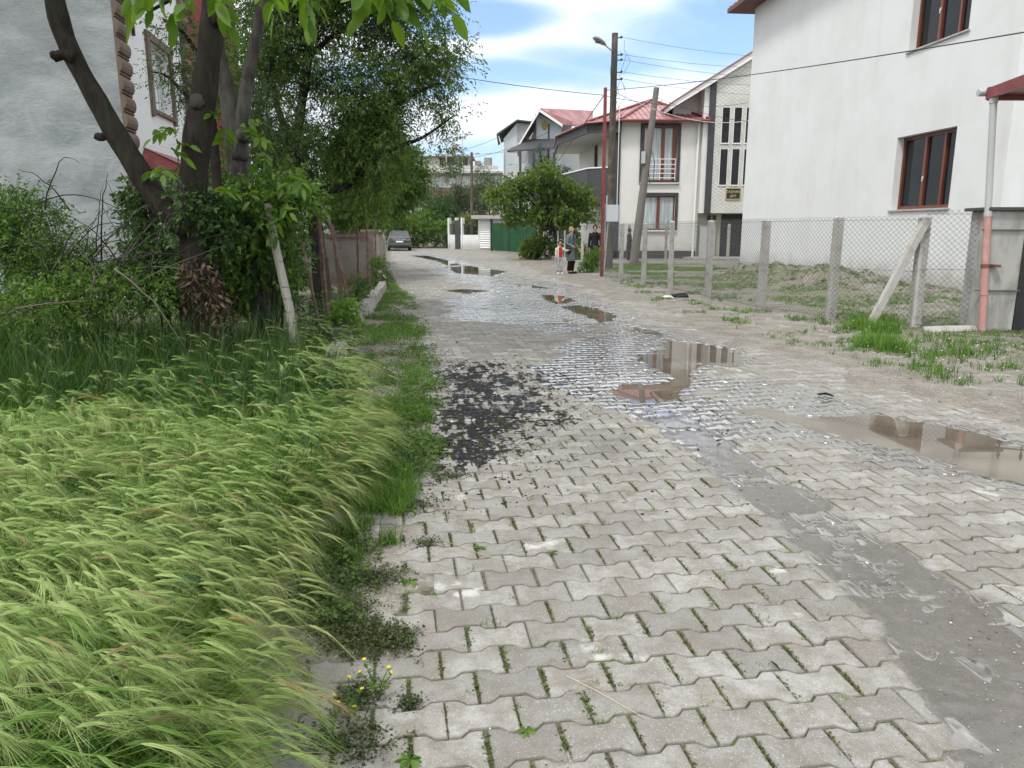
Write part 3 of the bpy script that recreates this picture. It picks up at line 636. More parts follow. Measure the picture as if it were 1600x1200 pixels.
mb.prism([q0+Vector((-.045, 0, -.05)), q3+Vector((-.045, 0, -.05)), q3+Vector((-.045, 0, .1)), q0+Vector((-.045, 0, .1))], (.04, 0, 0)); mb.build('fascia', G['redmetal'], cn)
mb = MB(); mb.tube([q0+Vector((-.10, .10, .06)), q1+Vector((-.05, .10, .06))], .05, 10); mb.build('gutter', G['greypaint'], cn)
gt = empty('metal_gate', (7.55, 11.2, 0), 'black sheet metal gate with pressed dots right of the stained pillar', 'gate')
GF = Face((7.53, 11.16), (9.6, 10.45), 1); GF.n = GF.n if GF.n.y < 0 else -GF.n
mb = MB(); GF.box(mb, .08, 1.9, .06, 1.62, -.02, .02); gmb = mb
mb = MB()
for a, b, c, d in ((0, .08, .02, 1.72), (.08, 1.9, 1.62, 1.70), (.08, 1.9, .02, .07), (1.9, 1.98, .02, 1.72)): GF.box(mb, a, b, c, d, -.03, .03)
mb.build('frame', G['black'], gt)
mb = MB()
for i in range(8):
    for j in range(12): gmb.ball(GF.pt(.2+i*.2+(j % 2)*.1, .2+j*.115, .022), .022, 8, 5, (1, .6, 1))
gmb.build('leaf', mat('navy_black_sheet', (.012, .014, .022), .35, .6), gt)
mb = MB()
for i in range(7):
    p = GF.pt(.04+i*.3, 1.7); mb.tube([p, p+Vector((0, 0, .16))], .012, 6); mb.tube([p+Vector((0, 0, .15)), p+Vector((0, 0, .2)), p+Vector((0, 0, .28))], [.012, .028, .002], 6)
GF.box(mb, 0, 1.98, 1.78, 1.80, -.01, .01); mb.build('spearheads', G['black'], gt)
mb = MB(); mb.tube([(6.15, 11.1, .02), (6.5, 11.08, .03), (6.93, 11.12, .03)], [.075, .085, .08], 6, lump=.06); o = mb.build('kerb_beam', G['concrete'])
tag(o, 'short worn concrete beam lying at the foot of the pink drainpipe', 'beam')
# ---------------- 2. apartment block with red hipped roof
ap = empty('apartment_house', (8, 44, 0), 'cream two storey apartment house with charcoal trim, corner balcony and red metal roof', 'house')
FA = Face((5.72, 41), (9.95, 41), 1)
ops = [(1.18, 3.0, 4.05, 6.85), (1.2, 3.0, 1.52, 3.32)]
mb = MB(); FA.wall(mb, -.1, 7.1, ops, .2); FR = Face((9.95, 41), (9.95, 52), 1); FR.wall(mb, -.1, 7.1)
FL = Face((5.72, 41.02), (4.5, 52), -1); FL.wall(mb, -.1, 7.1, [(1.6, 2.6, 4.85, 6.7), (5.4, 6.4, 4.85, 6.7)], .1)
mb.poly([(4.5, 52, -.1), (9.95, 52, -.1), (9.95, 52, 7.1), (4.5, 52, 7.1)])
mb.build('wall', G['cream'], ap)
def trim(F, a0, a1, z0, z1, w, pr, m, par, bottom=True):
    mb = MB(); F.box(mb, a0-w, a0, z0-(w if bottom else 0), z1+w, .002, pr); F.box(mb, a1, a1+w, z0-(w if bottom else 0), z1+w, .002, pr); F.box(mb, a0, a1, z1, z1+w, .002, pr-.004)
    if bottom: F.box(mb, a0, a1, z0-w*.5, z0, .002, pr-.004)
    return mb.build('surround', m, par)
w1 = window(FA, ap, *ops[0], G['woodbrown'], G['glass2'], ((2.25, .18), (2.82, .14)), dep=.10, fw=.09); trim(FA, *ops[0], .15, .06, G['darkpaint'], w1)
w2 = window(FA, ap, *ops[1], G['woodbrown'], G['glass2'], ((2.12, .16),), dep=.10, fw=.08); trim(FA, *ops[1], .15, .06, G['darkpaint'], w2, False)
mb = MB(); FA.box(mb, 1.1, 3.1, 1.44, 1.50, 0, .12); mb.build('sill', G['whitepaint'], w2)
mb = MB()
for z in (4.22, 4.45, 4.68, 4.91, 5.18): mb.tube([FA.pt(1.3, z, .12), FA.pt(2.9, z, .12)], .022, 6)
for a in (1.3, 2.1, 2.9): mb.tube([FA.pt(a, 4.1, .12), FA.pt(a, 5.2, .12)], .02, 6)
mb.build('railing', G['whitepaint'], w1)
mb = MB(); FA.box(mb, 1.05, 3.15, 3.93, 3.98, .0, .15); mb.build('ledge', G['whitepaint'], w1)
window(FL, ap, 1.6, 2.6, 4.85, 6.7, G['woodbrown'], G['glass'], (), .05, .09); window(FL, ap, 5.4, 6.4, 4.85, 6.7, G['woodbrown'], G['glass'], (), .05, .09)
mb = MB(); mb.box(5.28, 5.72, 40.93, 41.35, 0, 7.05)
mb.build('dark_column', mat('charcoal_cladding', (.05, .052, .058), .7, .3, bump=(3, .4, .02, (.1, .1, 9))), ap)
mb = MB(); mb.box(5.0, 9.9, 40.93, 40.995, -.1, .42); mb.build('plinth', G['darkpaint'], ap)
pol = [(5.27, 41.0), (4.15, 41.7), (3.05, 46.4), (4.95, 46.9), (5.27, 45)]
mb = MB()
bl = [(5.27, 41.0), (4.15, 41.7), (3.05, 46.4), (4.9, 46.9)]
for a, b in zip(bl[:-1], bl[1:]):
    q = Face(a, b, -1); q.box(mb, 0, q.L, 2.95, 4.75, -.1, .05)
mb.prism([(x_, y_, 2.96) for x_, y_ in pol], (0, 0, .18)); mb.build('balcony', mat('charcoal_balcony', (.058, .06, .066), .7, .3), ap)
mb = MB()
for a, b in zip(bl[:-1], bl[1:]):
    q = Face(a, b, -1); q.box(mb, -.02, q.L+.02, 4.752, 4.82, -.13, .09)
mb.build('balcony_coping', G['whitepaint'], ap)
pe = [(5.7, 40.6), (4.0, 41.2), (2.75, 46.6), (2.9, 52.5), (6, 52.5)]
mb = MB(); mb.prism([(x_, y_, 6.55) for x_, y_ in pe], (0, 0, .10)); mb.build('soffit', G['cream'], ap)
mb = MB()
for a, b in zip(pe[:3], pe[1:4]):
    q = Face(a, b, -1); q.box(mb, 0, q.L, 6.50, 7.02, -.04, .05)
mb.build('fascia', G['darkpaint'], ap)
rf = MB(); e = [Vector(p) for p in ((5.6, 40.45, 7.08), (10.25, 40.45, 7.08), (10.25, 52.8, 7.08), (2.8, 52.8, 7.0), (2.6, 46.6, 7.0), (3.9, 41.0, 7.02))]
apx = Vector((8.05, 45.6, 8.85)); ap2 = Vector((7.9, 50, 8.9))
ribbed(rf, e[0], e[1], apx, apx, .28); ribbed(rf, e[1], e[2], apx, ap2, .28); ribbed(rf, e[4], e[5], ap2, apx, .3); ribbed(rf, e[5], e[0], apx, apx, .28); ribbed(rf, e[3], e[4], ap2, ap2, .3)
rf.build('roof', G['roof'], ap)
mb = MB()
for a, b in ((e[0], e[1]), (e[5], e[0]), (e[4], e[5])): mb.tube([a+Vector((0, -.03, -.02)), b+Vector((0, -.03, -.02))], .07, 6)
for a, b in ((e[0], apx), (e[1], apx), (e[5], apx), (apx, ap2)): mb.tube([a+Vector((0, 0, .06)), b+Vector((0, 0, .06))], .07, 6)
mb.build('roof_edge', G['redmetal'], ap)
mb = MB(); mb.tube([(9.78, 40.9, 7.0), (9.75, 40.9, .1)], .06, 8); mb.build('drainpipe', G['whitepaint'], ap)
# stair tower
s = NT('diamond_clad_wall'); sp_ = s.n('ShaderNodeSeparateXYZ'); s.l(s.coord(), sp_.inputs[0])
xx = s.math('MULTIPLY', sp_.outputs[0], 3.3); zz = s.math('MULTIPLY', sp_.outputs[2], 5.2)
la = s.math('ABSOLUTE', s.math('SUBTRACT', s.math('FRACT', s.math('ADD', xx, zz)), .5)); lb = s.math('ABSOLUTE', s.math('SUBTRACT', s.math('FRACT', s.math('SUBTRACT', xx, zz)), .5))
ln = s.ramp(s.math('MINIMUM', la, lb), .03, .10, 0, 1)
c = s.mix(ln, (.40, .40, .37, 1), s.mix(s.ramp(s.noise(2, 4), .4, .6), (.62, .62, .58, 1), (.54, .54, .50, 1)))
G['diamond'] = s.done(s.bsdf(c, .9, .15, 0, s.bump(ln, .6, .02)))
TY = 40.7; FT = Face((10.05, TY), (13.6, TY), 1)
def slp(x_): return 8.72+(x_-10.05)*.60
mb = MB(); mb.prism([(10.55, TY, 2.4), (14.4, TY, 2.4), (14.4, TY, slp(14.4)), (10.55, TY, slp(10.55))], (0, 6, 0)); mb.build('stair_tower', G['diamond'], ap)
mb = MB(); mb.prism([(9.96, TY+.05, 2.4), (10.22, TY+.05, 2.4), (10.22, TY+.05, slp(10.22)), (9.96, TY+.05, slp(9.96))], (0, 6, 0)); mb.prism([(8.6, TY+1.2, 7.1), (9.95, TY+1.2, 7.1), (9.95, TY+1.2, slp(9.95)), (8.6, TY+1.2, slp(8.6))], (0, 5, 0)); mb.build('tower_flank', G['cream'], ap)
mb = MB(); mb.prism([(10.222, TY-.03, 2.38), (10.548, TY-.03, 2.38), (10.548, TY-.03, slp(10.5)), (10.222, TY-.03, slp(10.2))], (0, .5, 0)); mb.build('dark_column', mat('charcoal_tile', (.05, .05, .056), .6, .4, bump=(3, .5, .03, (.1, .1, 6))), ap)
mb = MB(); mb.prism([(8.15, TY-.25, slp(8.15)+.02), (14.6, TY-.25, slp(14.6)+.02), (14.6, TY-.25, slp(14.6)+.36), (8.15, TY-.25, slp(8.15)+.28)], (0, 7, 0)); mb.build('tower_roof', G['whitepaint'], ap)
mb = MB(); mb.prism([(8.05, TY-.32, slp(8.05)+.30), (14.6, TY-.32, slp(14.6)+.37), (14.6, TY-.32, slp(14.6)+.45), (8.05, TY-.32, slp(8.05)+.36)], (0, 7.2, 0)); mb.build('roof', G['roof'], ap)
for i, a in enumerate((10.93, 11.55, 12.17, 12.8)):
    for z0, z1 in ((5.98, 7.72), (3.86, 5.66)):
        mb = MB(); mb.box(a, a+.36, TY-.035, TY-.01, z0, z1); wv_ = mb.build('window', mat('slit_glass', (.012, .013, .015), .15, .6) if 'slit' not in G else G['slit'], ap); G['slit'] = wv_.data.materials[0]
        mb = MB(); mb.box(a-.04, a+.40, TY-.05, TY-.008, z0-.06, z0-.004); mb.box(a-.04, a-.002, TY-.02, TY-.006, z0, z1+.04); mb.box(a+.362, a+.40, TY-.02, TY-.006, z0, z1+.04); mb.build('frame', G['whitepaint'], wv_)
bw = mat('beige_wall', (.42, .39, .32), .9); MB().box(9.96, 11.3, TY+.6, TY+.8, -.1, 2.38).build('porch_wall', bw, ap); MB().box(11.3, 14.2, TY+3, TY+3.1, -.1, 2.38).build('back_wall', bw, ap)
mb = MB(); mb.box(11.35, 12.9, TY+.62, TY+.7, 0, 2.35)
for i in range(9): mb.box(11.4+i*.17, 11.43+i*.17, TY+.58, TY+.615, .05, 2.3)
mb.build('entrance_door', G['black'], ap)
mb = MB(); mb.box(10.15, 11.0, TY+.4, TY+.598, .1, 1.75); mb.build('meter_cabinet', G['greypaint'], ap, bevel=.01)
for x_ in (10.55, 10.85): MB().box(x_, x_+.17, TY+.5, TY+.6, 2.05, 2.3).build('vent', G['darkpaint'], ap)
mb = MB(); mb.box(9.2, 13.6, 39.4, 40.6, -.05, .12); mb.build('entrance_step', G['concrete'], ap)
# name plate
def text(body, size, m, parent, loc, rot, ext=.008, name='lettering', align='CENTER'):
    cu = bpy.data.curves.new(name, 'FONT'); cu.body = body; cu.size = size; cu.extrude = ext; cu.align_x = align; cu.align_y = 'CENTER'
    t = bpy.data.objects.new('tmp', cu); col.objects.link(t); dg = bpy.context.evaluated_depsgraph_get(); me = bpy.data.meshes.new_from_object(t.evaluated_get(dg))
    bpy.data.objects.remove(t); me.transform(Matrix.Translation(loc) @ rot.to_4x4()); me.materials.clear(); return link(name, me, m, parent)
from mathutils import Euler
sg = empty('name_plate', (11.7, TY-.03, 3.4), 'dark brown name plate with gold letters and frame below the slit windows', 'sign')
mb = MB(); mb.box(11.34, 12.06, TY-.045, TY-.002, 3.14, 3.66); mb.build('plate', mat('plate_brown', (.035, .03, .014), .5), sg)
mb = MB()
for a in ((11.30, 12.10, 3.66, 3.70), (11.30, 12.10, 3.10, 3.14), (11.30, 11.34, 3.14, 3.66), (12.06, 12.10, 3.14, 3.66)): mb.box(a[0], a[1], TY-.06, TY-.002, a[2], a[3])
mb.build('frame', mat('gold_frame', (.45, .38, .2), .5), sg)
gold = mat('gold_letters', (.5, .45, .3), .5); RX = Euler((R(90), 0, 0)).to_matrix()
text('TAŞHAN', .19, gold, sg, (11.7, TY-.047, 3.5), RX); text('APT', .19, gold, sg, (11.7, TY-.047, 3.27), RX)
# ---------------- 3. gabled house with canopy terrace
YB = 62.
def pB(u, v, Y=YB): q = at(u, v, Y); return q
gb = empty('gabled_house', (3, 64, 0), 'pale blue grey gabled house with red roof and dark terrace canopy behind the round tree', 'house')
Lp = pB(810, 225); Ax = pB(843, 170); Rp = pB(879, 194); wl = mat('pale_blue_wall', (.50, .56, .60), .9, .2, var=[(1, (.42, .47, .51), .4, .7)])
mb = MB(); mb.prism([(Ax.x-.2, YB+1, 0), (Rp.x, YB+1, 0), (Rp.x, YB+1, Rp.z-.1), (Ax.x, YB+1, Ax.z-.2), (Ax.x-.2, YB+1, Ax.z-.4)], (0, 10, 0)); mb.build('wall', wl, gb)
mb = MB(); mb.prism([(Lp.x+.8, YB+2.5, 0), (Ax.x, YB+2.5, 0), (Ax.x, YB+2.5, Ax.z-.4), (Lp.x+.8, YB+2.5, Lp.z)], (0, 9, 0)); mb.build('side_wall', mat('pale_wall', (.46, .47, .47), .9), gb)
mb = MB(); dn = Vector((0, 0, -.22))
for a, b in ((Lp, Ax), (Ax, Rp)): mb.prism([a, b, b+dn, a+dn], (0, .12, 0))
mb.build('barge_board', G['whitepaint'], gb)
mb = MB(); u12 = Vector((0, 11.5, 0)); Lr = Vector((Lp.x, YB, Lp.z)); r1_ = at(927, 173, 69); e0_ = at(879, 195, 62.3); e1_ = at(925, 199, 66.5); ribbed(mb, e0_, e1_, Ax+Vector((.1, .3, .1)), r1_, .4)
ribbed(mb, Ax+Vector((0, .1, .05)), Rp+Vector((0, .1, .05)), Ax+Vector((0, 11, .05)), Rp+Vector((0, 11, .05)), .3); ribbed(mb, Lp+Vector((0, .1, .03)), Ax+Vector((0, .1, .03)), Lp+Vector((0, 11, .03)), Ax+Vector((0, 11, .03)), .4)
mb.prism([Ax+Vector((0, .1, .02)), pB(895, 190), pB(895, 196), Rp], (0, 8, 0)); mb.build('roof', G['roof'], gb)
mb = MB(); q = pB(851, 196, YB+.95); mb.ball((q.x, YB+.97, q.z), .32, 14, 6, (.75, .1, 1.2)); mb.build('round_window', mat('yellow_window', (.35, .26, .05), .5), gb)
mb = MB(); mb.box(q.x+.28, q.x+.40, YB+.93, YB+.99, 6.2, Ax.z-1); mb.build('pipe', G['darkpaint'], gb)
mb = MB(); c0 = pB(792, 238, YB-2); c1_ = pB(872, 232, YB-2); c2_ = pB(826, 220, YB+1); c3_ = pB(868, 219, YB+1)
mb.prism([c0, c1_, c3_, c2_], (0, 0, .12)); mb.build('canopy', G['darkpaint'], gb)
mb = MB()
for u_ in (813, 834, 866): p = pB(u_, 238, YB-2); mb.box(p.x-.09, p.x+.09, YB-2, YB-1.8, 0, p.z)
mb.build('canopy_post', G['darkpaint'], gb)
FB = Face((0.05, 63.5), (3.4, 63.5), 1); mb = MB(); mb.box(.05, 4.2, 63.6, 70, 0, 6.9); mb.box(4.2, 6.5, 66, 72, 0, 8.6); mb.build('extension', mat('grey_white_wall', (.52, .53, .53), .9), gb)
for a in (.45, .8, 1.15, 2.0):
    mb = MB(); mb.box(a, a+.2 if a < 1.9 else a+.45, 63.55, 63.59, 4.4, 6.2); mb.build('window', G['glass'], gb)
mb = MB(); mb.box(3.0, 3.9, 63.5, 63.58, 3.2, 6.5); mb.build('door', G['darkpaint'], gb)
# ---------------- 4. grey tall house behind it
gh = empty('grey_house', (1, 82, 0), 'pale grey house with lean-to dark roof rising behind the gabled house', 'house')
Yg = 80; a_ = at(787, 215, Yg); b_ = at(808, 190, Yg); c_ = at(832, 194, Yg)
mb = MB(); mb.prism([(a_.x, Yg, 0), (b_.x, Yg, 0), (b_.x, Yg, b_.z-.1), (a_.x, Yg, a_.z-.1)], (0, 8, 0)); mb.build('wall', mat('light_grey_wall', (.45, .47, .49), .9), gh)
mb = MB(); mb.prism([(b_.x, Yg, 0), (c_.x+1, Yg, 0), (c_.x+1, Yg, c_.z-.1), (b_.x+.01, Yg, b_.z-.1)], (0, 7.9, 0)); mb.build('shade_toned_wing', mat('shade_toned_grey_wall', (.28, .29, .30), .9), gh)  # the wing's shade is put into its darker grey
mb = MB(); e0 = at(776, 212, Yg-.5); mb.prism([e0, b_+Vector((0, -.5, 0)), b_+Vector((0, -.5, .15)), e0+Vector((0, 0, .2))], (0, 9, 0)); mb.prism([b_+Vector((0, -.5, 0)), c_+Vector((.5, -.5, 0)), c_+Vector((.5, -.5, .15)), b_+Vector((0, -.5, .15))], (0, 9, 0)); mb.build('roof', G['darkpaint'], gh)
for z in (8.2, 9.4):
    mb = MB(); mb.box(-.4, .7, Yg-.04, Yg-.01, z, z+.9); mb.build('window', G['glass2'], gh)
mb = MB(); mb.tube([(e0.x+.2, Yg-.3, e0.z), (a_.x-.05, Yg-.15, a_.z-1.4), (a_.x-.05, Yg-.15, 0)], .07, 6); mb.build('drainpipe', G['whitepaint'], gh)
# ---------------- 5. long flat roofed block closing the street
fb = empty('flat_block', (-8, 114, 0), 'long pale flat-roofed block with brick band and window rows at the far end', 'building')
YF = 112; sc_f = YF/110.
mb = MB(); mb.box(-17, -1.2, YF, YF+14, 0, 9.5); mb.build('wall', mat('off_white_wall', (.52, .51, .48), .9, var=[(1, (.42, .41, .38), .4, .7)]), fb)
mb = MB(); mb.box(-17.1, -1.1, YF-.06, YF-.01, 5.6, 7.55); mb.box(-17.1, -1.1, YF-.06, YF-.01, 1.5, 3.9); mb.build('brick_band', mat('brown_brick', (.23, .15, .12), .9), fb)
mb = MB(); mb.box(-17.2, -.9, YF-1.6, YF+14, 9.42, 9.52); mb.prism([(-17.2, YF-1.6, 9.4), (-17.2, YF-1.6, 9.8), (-17.2, YF+3, 10.4), (-17.2, YF+3, 9.6)], (16.3, 0, 0)); mb.build('eaves', G['roofgrey'], fb)
mb = MB(); mb.box(-14.5, -2.2, YF+3.2, YF+12, 9.9, 10.95); mb.build('parapet', mat('beige_parapet', (.44, .42, .38), .9), fb)
mb = MB(); mb.box(-13.4, -6.2, YF+4, YF+10, 10.9, 12.2); mb.build('penthouse', mat('dull_wall', (.36, .35, .33), .9), fb)
mb = MB(); mb.box(-14, -5.8, YF+3.4, YF+10.5, 12.2, 12.4); mb.build('penthouse_roof', mat('brown_slab', (.2, .16, .13), .9), fb)
for x_, w_ in ((-10.8, .5), (-10, 1.4), (-7.8, 1.2)): MB().box(x_, x_+w_, YF+3.9, YF+3.99, 11, 12.1).build('opening', G['black'], fb)
mb = MB(); mb.tube([(-3.6, YF+5, 10.9), (-3.6, YF+5, 12.2)], .62, 14); mb.box(-5.6, -4.7, YF+5, YF+6, 10.9, 11.8); mb.build('water_tank', mat('tank_grey', (.24, .22, .20), .8), fb)
for i in range(7):
    for z in (7.75, 4.2):
        x0 = -15.6+i*2.1
        mb = MB(); mb.box(x0, x0+1.5, YF-.05, YF-.005, z, z+1.35); o = mb.build('window', G['glass2'], fb)
        mb = MB(); mb.box(x0+.72, x0+.78, YF-.09, YF-.052, z, z+1.35); mb.box(x0-.05, x0+1.55, YF-.09, YF-.052, z-.06, z); mb.box(x0-.05, x0+1.55, YF-.09, YF-.052, z+1.35, z+1.42); mb.build('frame', G['whitepaint'], o)
mb = MB(); mb.tube([(-8.7, YF+4.5, 12.4), (-8.7, YF+4.5, 13.2)], .1, 6); mb.ball((-8.7, YF+4.2, 13.6), .7, 12, 6, (1, .25, 1)); 
o = mb.build('satellite_dish', G['greypaint'], fb)
# ---------------- 6. grey rendered block on the left
s = NT('grey_render'); n = s.noise(.9, 7, .62, (1, 1, 1.6), .5); c = s.mix(s.ramp(n, .3, .7), (.20, .222, .232, 1), (.335, .358, .368, 1))
c = s.mix(s.ramp(s.noise(3.5, 6, .7, (1, 1, 2.2), 1.2), .5, .72, 0, .5), c, (.37, .385, .385, 1)); c = s.mix(s.ramp(s.noise(.35, 3), .42, .55, 0, .45), c, (.19, .20, .205, 1))
G['greyrender'] = s.done(s.bsdf(c, .92, .15, 0, s.bump(s.noise(5, 7, .7, (1, 1, 2), 1), .8, .02)))
CX, CY = -7.95, 16.0; dd = Vector((-.155, 1, 0)).normalized()
lb = empty('grey_block', (-11, 20, 0), 'tall block with bare grey gable and white street front with brown quoins', 'building')
FG = Face((-19, CY), (CX, CY), 1); mb = MB(); FG.wall(mb, -.2, 11); mb.build('gable_wall', G['greyrender'], lb)
pe_ = Vector((CX, CY, 0))+dd*5.2; FS = Face((CX, CY), (pe_.x, pe_.y), 1); FS.n = FS.n if FS.n.x > 0 else -FS.n
wops = [(2.15, 3.75, 4.25, 5.75), (2.15, 3.75, 7.2, 8.6)]
mb = MB(); FS.wall(mb, -.2, 11, wops, .18); mb.build('street_wall', G['white'], lb)
pf = Vector((CX, CY, 0))+dd*13; FK = Face((pe_.x, pe_.y), (pf.x, pf.y), 1); FK.n = FK.n if FK.n.x > 0 else -FK.n
s = NT('red_brick_wall'); b = s.n('ShaderNodeTexBrick'); s.l(s.coord((0, 1, 1)), b.inputs[0])
mpn = s.n('ShaderNodeCombineXYZ'); sp_ = s.n('ShaderNodeSeparateXYZ'); s.l(s.coord(), sp_.inputs[0]); s.l(sp_.outputs[1], mpn.inputs[0]); s.l(sp_.outputs[2], mpn.inputs[1]); s.l(mpn.outputs[0], b.inputs[0])
b.inputs['Color1'].default_value = (.19, .028, .022, 1); b.inputs['Color2'].default_value = (.24, .04, .03, 1); b.inputs['Mortar'].default_value = (.09, .03, .028, 1); b.inputs['Scale'].default_value = 1; b.inputs['Brick Width'].default_value = .45; b.inputs['Row Height'].default_value = .19; b.inputs['Mortar Size'].default_value = .015
mb = MB(); FK.wall(mb, -.2, 11); mb.build('brick_wall', s.done(s.bsdf(b.outputs[0], .8, .2)), lb)
qb = mat('brown_quoin', (.16, .125, .10), .85, .15, var=[(2, (.12, .09, .07), .4, .7)])
def quoins(a0, a1, pr0):
    mb = MB(); z = -.1
    while z < 10.9:
        prof = [(.0, .02), (.03, .055), (.06, .035), (.09, .075), (.17, .10), (.25, .10), (.32, .075), (.355, .035)]
        for (za, oa), (zb, ob) in zip(prof[:-1], prof[1:]):
            mb.prism([FS.pt(a0, z+za, pr0), FS.pt(a0, z+za, pr0+oa), FS.pt(a0, z+zb, pr0+ob), FS.pt(a0, z+zb, pr0)], FS.u*(a1-a0))
        z += .36
    return mb.build('quoins', qb, lb)
quoins(-.03, .62, .004); quoins(5.0, 5.7, .01)
for o_ in wops:
    w = window(FS, lb, *o_, G['whitepaint'], G['glass2'], ((2.95, .07),), .14, .08); trim(FS, *o_, .17, .07, qb, w)
mb = MB(); z0 = 2.75; P0 = FS.pt(.7, z0, .02); P1 = FS.pt(4.2, z0, .02)
mb.prism([FS.pt(1.2, 3.25, .0), FS.pt(3.8, 3.25, .0), FS.pt(4.2, 2.80, 1.0), FS.pt(.7, 2.80, 1.0)], (0, 0, .05)); mb.prism([FS.pt(.7, 2.70, 1.0), FS.pt(.7, 2.84, 1.0), FS.pt(4.2, 2.84, 1.0), FS.pt(4.2, 2.70, 1.0)], FS.n*.03)
mb.prism([FS.pt(.68, 2.70, 0), FS.pt(.68, 2.84, 1.0), FS.pt(.68, 2.70, 1.0)], FS.u*.03); mb.prism([FS.pt(.7, 2.80, 1.0), FS.pt(1.2, 3.27, 0), FS.pt(.7, 2.80, 0)], FS.u*.03)
mb.build('porch_roof', G['redmetal'], lb)
RL = Matrix((FS.u, Vector((0, 0, 1)), FS.n)).transposed()
lm = mat('maroon_letter', (.09, .02, .02), .5)
for ch, v_ in (('A', 5), ('P', 26), ('T', 46)):
    q = at(197, v_, 17.1); text(ch, .44, lm, lb, FS.pt(1.08, q.z, .05), RL, .03, 'letter')
# ---------------- mountains behind everything
hx = np.linspace(-1500, 2600, 80); hy = np.linspace(3300, 5200, 14); HX, HY = np.meshgrid(hx, hy)
HZ = (120+330*ss(-700, 300, HX)*(.6+.5*fbm(HX, HY, .0016, 4, 3)))*np.sin(np.clip((HY-3300)/1900, 0, 1)*math.pi)**.8-5
ii = np.arange(80*14).reshape(14, 80); o = npmesh('hills', np.stack([HX.ravel(), HY.ravel(), HZ.ravel()], 1), np.stack([ii[:-1, :-1].ravel(), ii[:-1, 1:].ravel(), ii[1:, 1:].ravel(), ii[1:, :-1].ravel()], 1), mat('hill_slopes', (.10, .15, .13), .95, .1, var=[(.004, (.07, .10, .08), .4, .6)]), smooth=True)
tag(o, kind='structure')
# ============================================================ STREET FURNITURE
def chainlink(name, A, Bp, z0, z1, parent, cell=.075, rw=.0018, m=None, top=True):
    """woven diamond wire between two ground points; A,Bp = (x,y)"""
    F = Face(A, Bp, 1); L = F.L; H = z1-z0; n = int(L/cell); mb = []; V = []; Fc = []
    seg = int(round(H/(cell*.5)))
    rng_ = np.arange(seg+1)
    Z_ = z0+rng_*H/seg
    Vs = []; Fs = []; k = 0
    pr = [(0, rw*1.2), (rw, -rw*.7), (-rw, -rw*.7)]
    for i in range(-seg, n*2+seg):
        for sg_ in (1, -1):
            if (i % 2) == 0 and False: continue
        a = i*cell*.5
    for sg_ in (1, -1):
        for i in range(-(seg//2)-1, n+(seg//2)+2):
            a0 = i*cell+(0 if sg_ == 1 else seg*cell*.5)
            a0 = i*cell if sg_ == 1 else i*cell+cell*(seg % 2)*.5
            s0, s1 = a0, a0+sg_*seg*cell*.5
            t0, t1 = 0., 1.
            lo, hi = (0-s0)/(s1-s0), (L-s0)/(s1-s0)
            if lo > hi: lo, hi = hi, lo
            t0, t1 = max(t0, lo), min(t1, hi)
            if t1-t0 < .02: continue
            for j in range(2 if True else 1):
                pass
            P0 = F.pt(s0+(s1-s0)*t0, z0+H*t0, .004*sg_); P1 = F.pt(s0+(s1-s0)*t1, z0+H*t1, .004*sg_)
            dirv = (P1-P0).normalized(); e1 = F.n; e2 = dirv.cross(e1)
            for P in (P0, P1):
                for x_, y_ in pr: Vs.append(P+e1*y_+e2*x_)
            Fs += [(k, k+1, k+4, k+3), (k+1, k+2, k+5, k+4), (k+2, k, k+3, k+5)]; k += 6
    if top:
        for zz_ in (z0+.03, (z0+z1)/2, z1-.06):
            P0, P1 = F.pt(0, zz_), F.pt(L, zz_)
            for P in (P0, P1):
                for x_, y_ in pr: Vs.append(P+F.n*y_*1.3+Vector((0, 0, 1))*x_*1.3)
            Fs += [(k, k+1, k+4, k+3), (k+1, k+2, k+5, k+4), (k+2, k, k+3, k+5)]; k += 6
    return npmesh(name, np.array([tuple(v) for v in Vs]), np.array(Fs), m or G['wire'], parent)
def cpost(p, h, w, parent, lean=(0, 0), rot=0, m=None, name='post'):
    mb = MB(); a = Vector((math.cos(rot), math.sin(rot), 0)); b = Vector((-a.y, a.x, 0)); base = Vector((p[0], p[1], -.1)); top = Vector((p[0]+lean[0], p[1]+lean[1], h))
    vs = []
    for c_, ww in ((base, w*1.05), (top-(top-base).normalized()*.03, w), (top, w*.6)):
        for i, j in ((-1, -1), (1, -1), (1, 1), (-1, 1)): vs.append(c_+a*ww*.5*i+b*ww*.5*j)
    mb.add(vs, [(0, 3, 2, 1), (8, 9, 10, 11)]+[(r*4+k, r*4+(k+1) % 4, r*4+4+(k+1) % 4, r*4+4+k) for r in (0, 1) for k in range(4)])
    return mb.build(name, m or G['concrete'], parent)
PC = [(6.28, 11.6), (5.45, 12.75), (4.80, 14.4), (4.42, 16.9), (4.05, 19.2), (3.73, 21.3), (3.35, 23.2)]
fe = empty('wire_fence', (5, 16, 0), 'chain link fence on square concrete posts along the right roadside lot', 'fence')
for i, p in enumerate(PC): cpost(p, 1.72+.02*math.sin(i*2.1), .12 if i else .135, fe, (.015*math.sin(i*1.3), .01*math.cos(i)), rot=.3*math.sin(i))
a = Vector((5.56, 11.62, -.05)); b = Vector((6.24, 11.52, 1.62)); mb = MB(); mb.obox((a+b)/2, (b-a).normalized().cross(Vector((0, 1, 0))), (0, 1, 0), (b-a).normalized(), .05, .05, (b-a).length/2); mb.build('brace', G['concrete'], fe)
P6 = [(6.93, 11.35)]+PC+[(3.0, 24.95)]
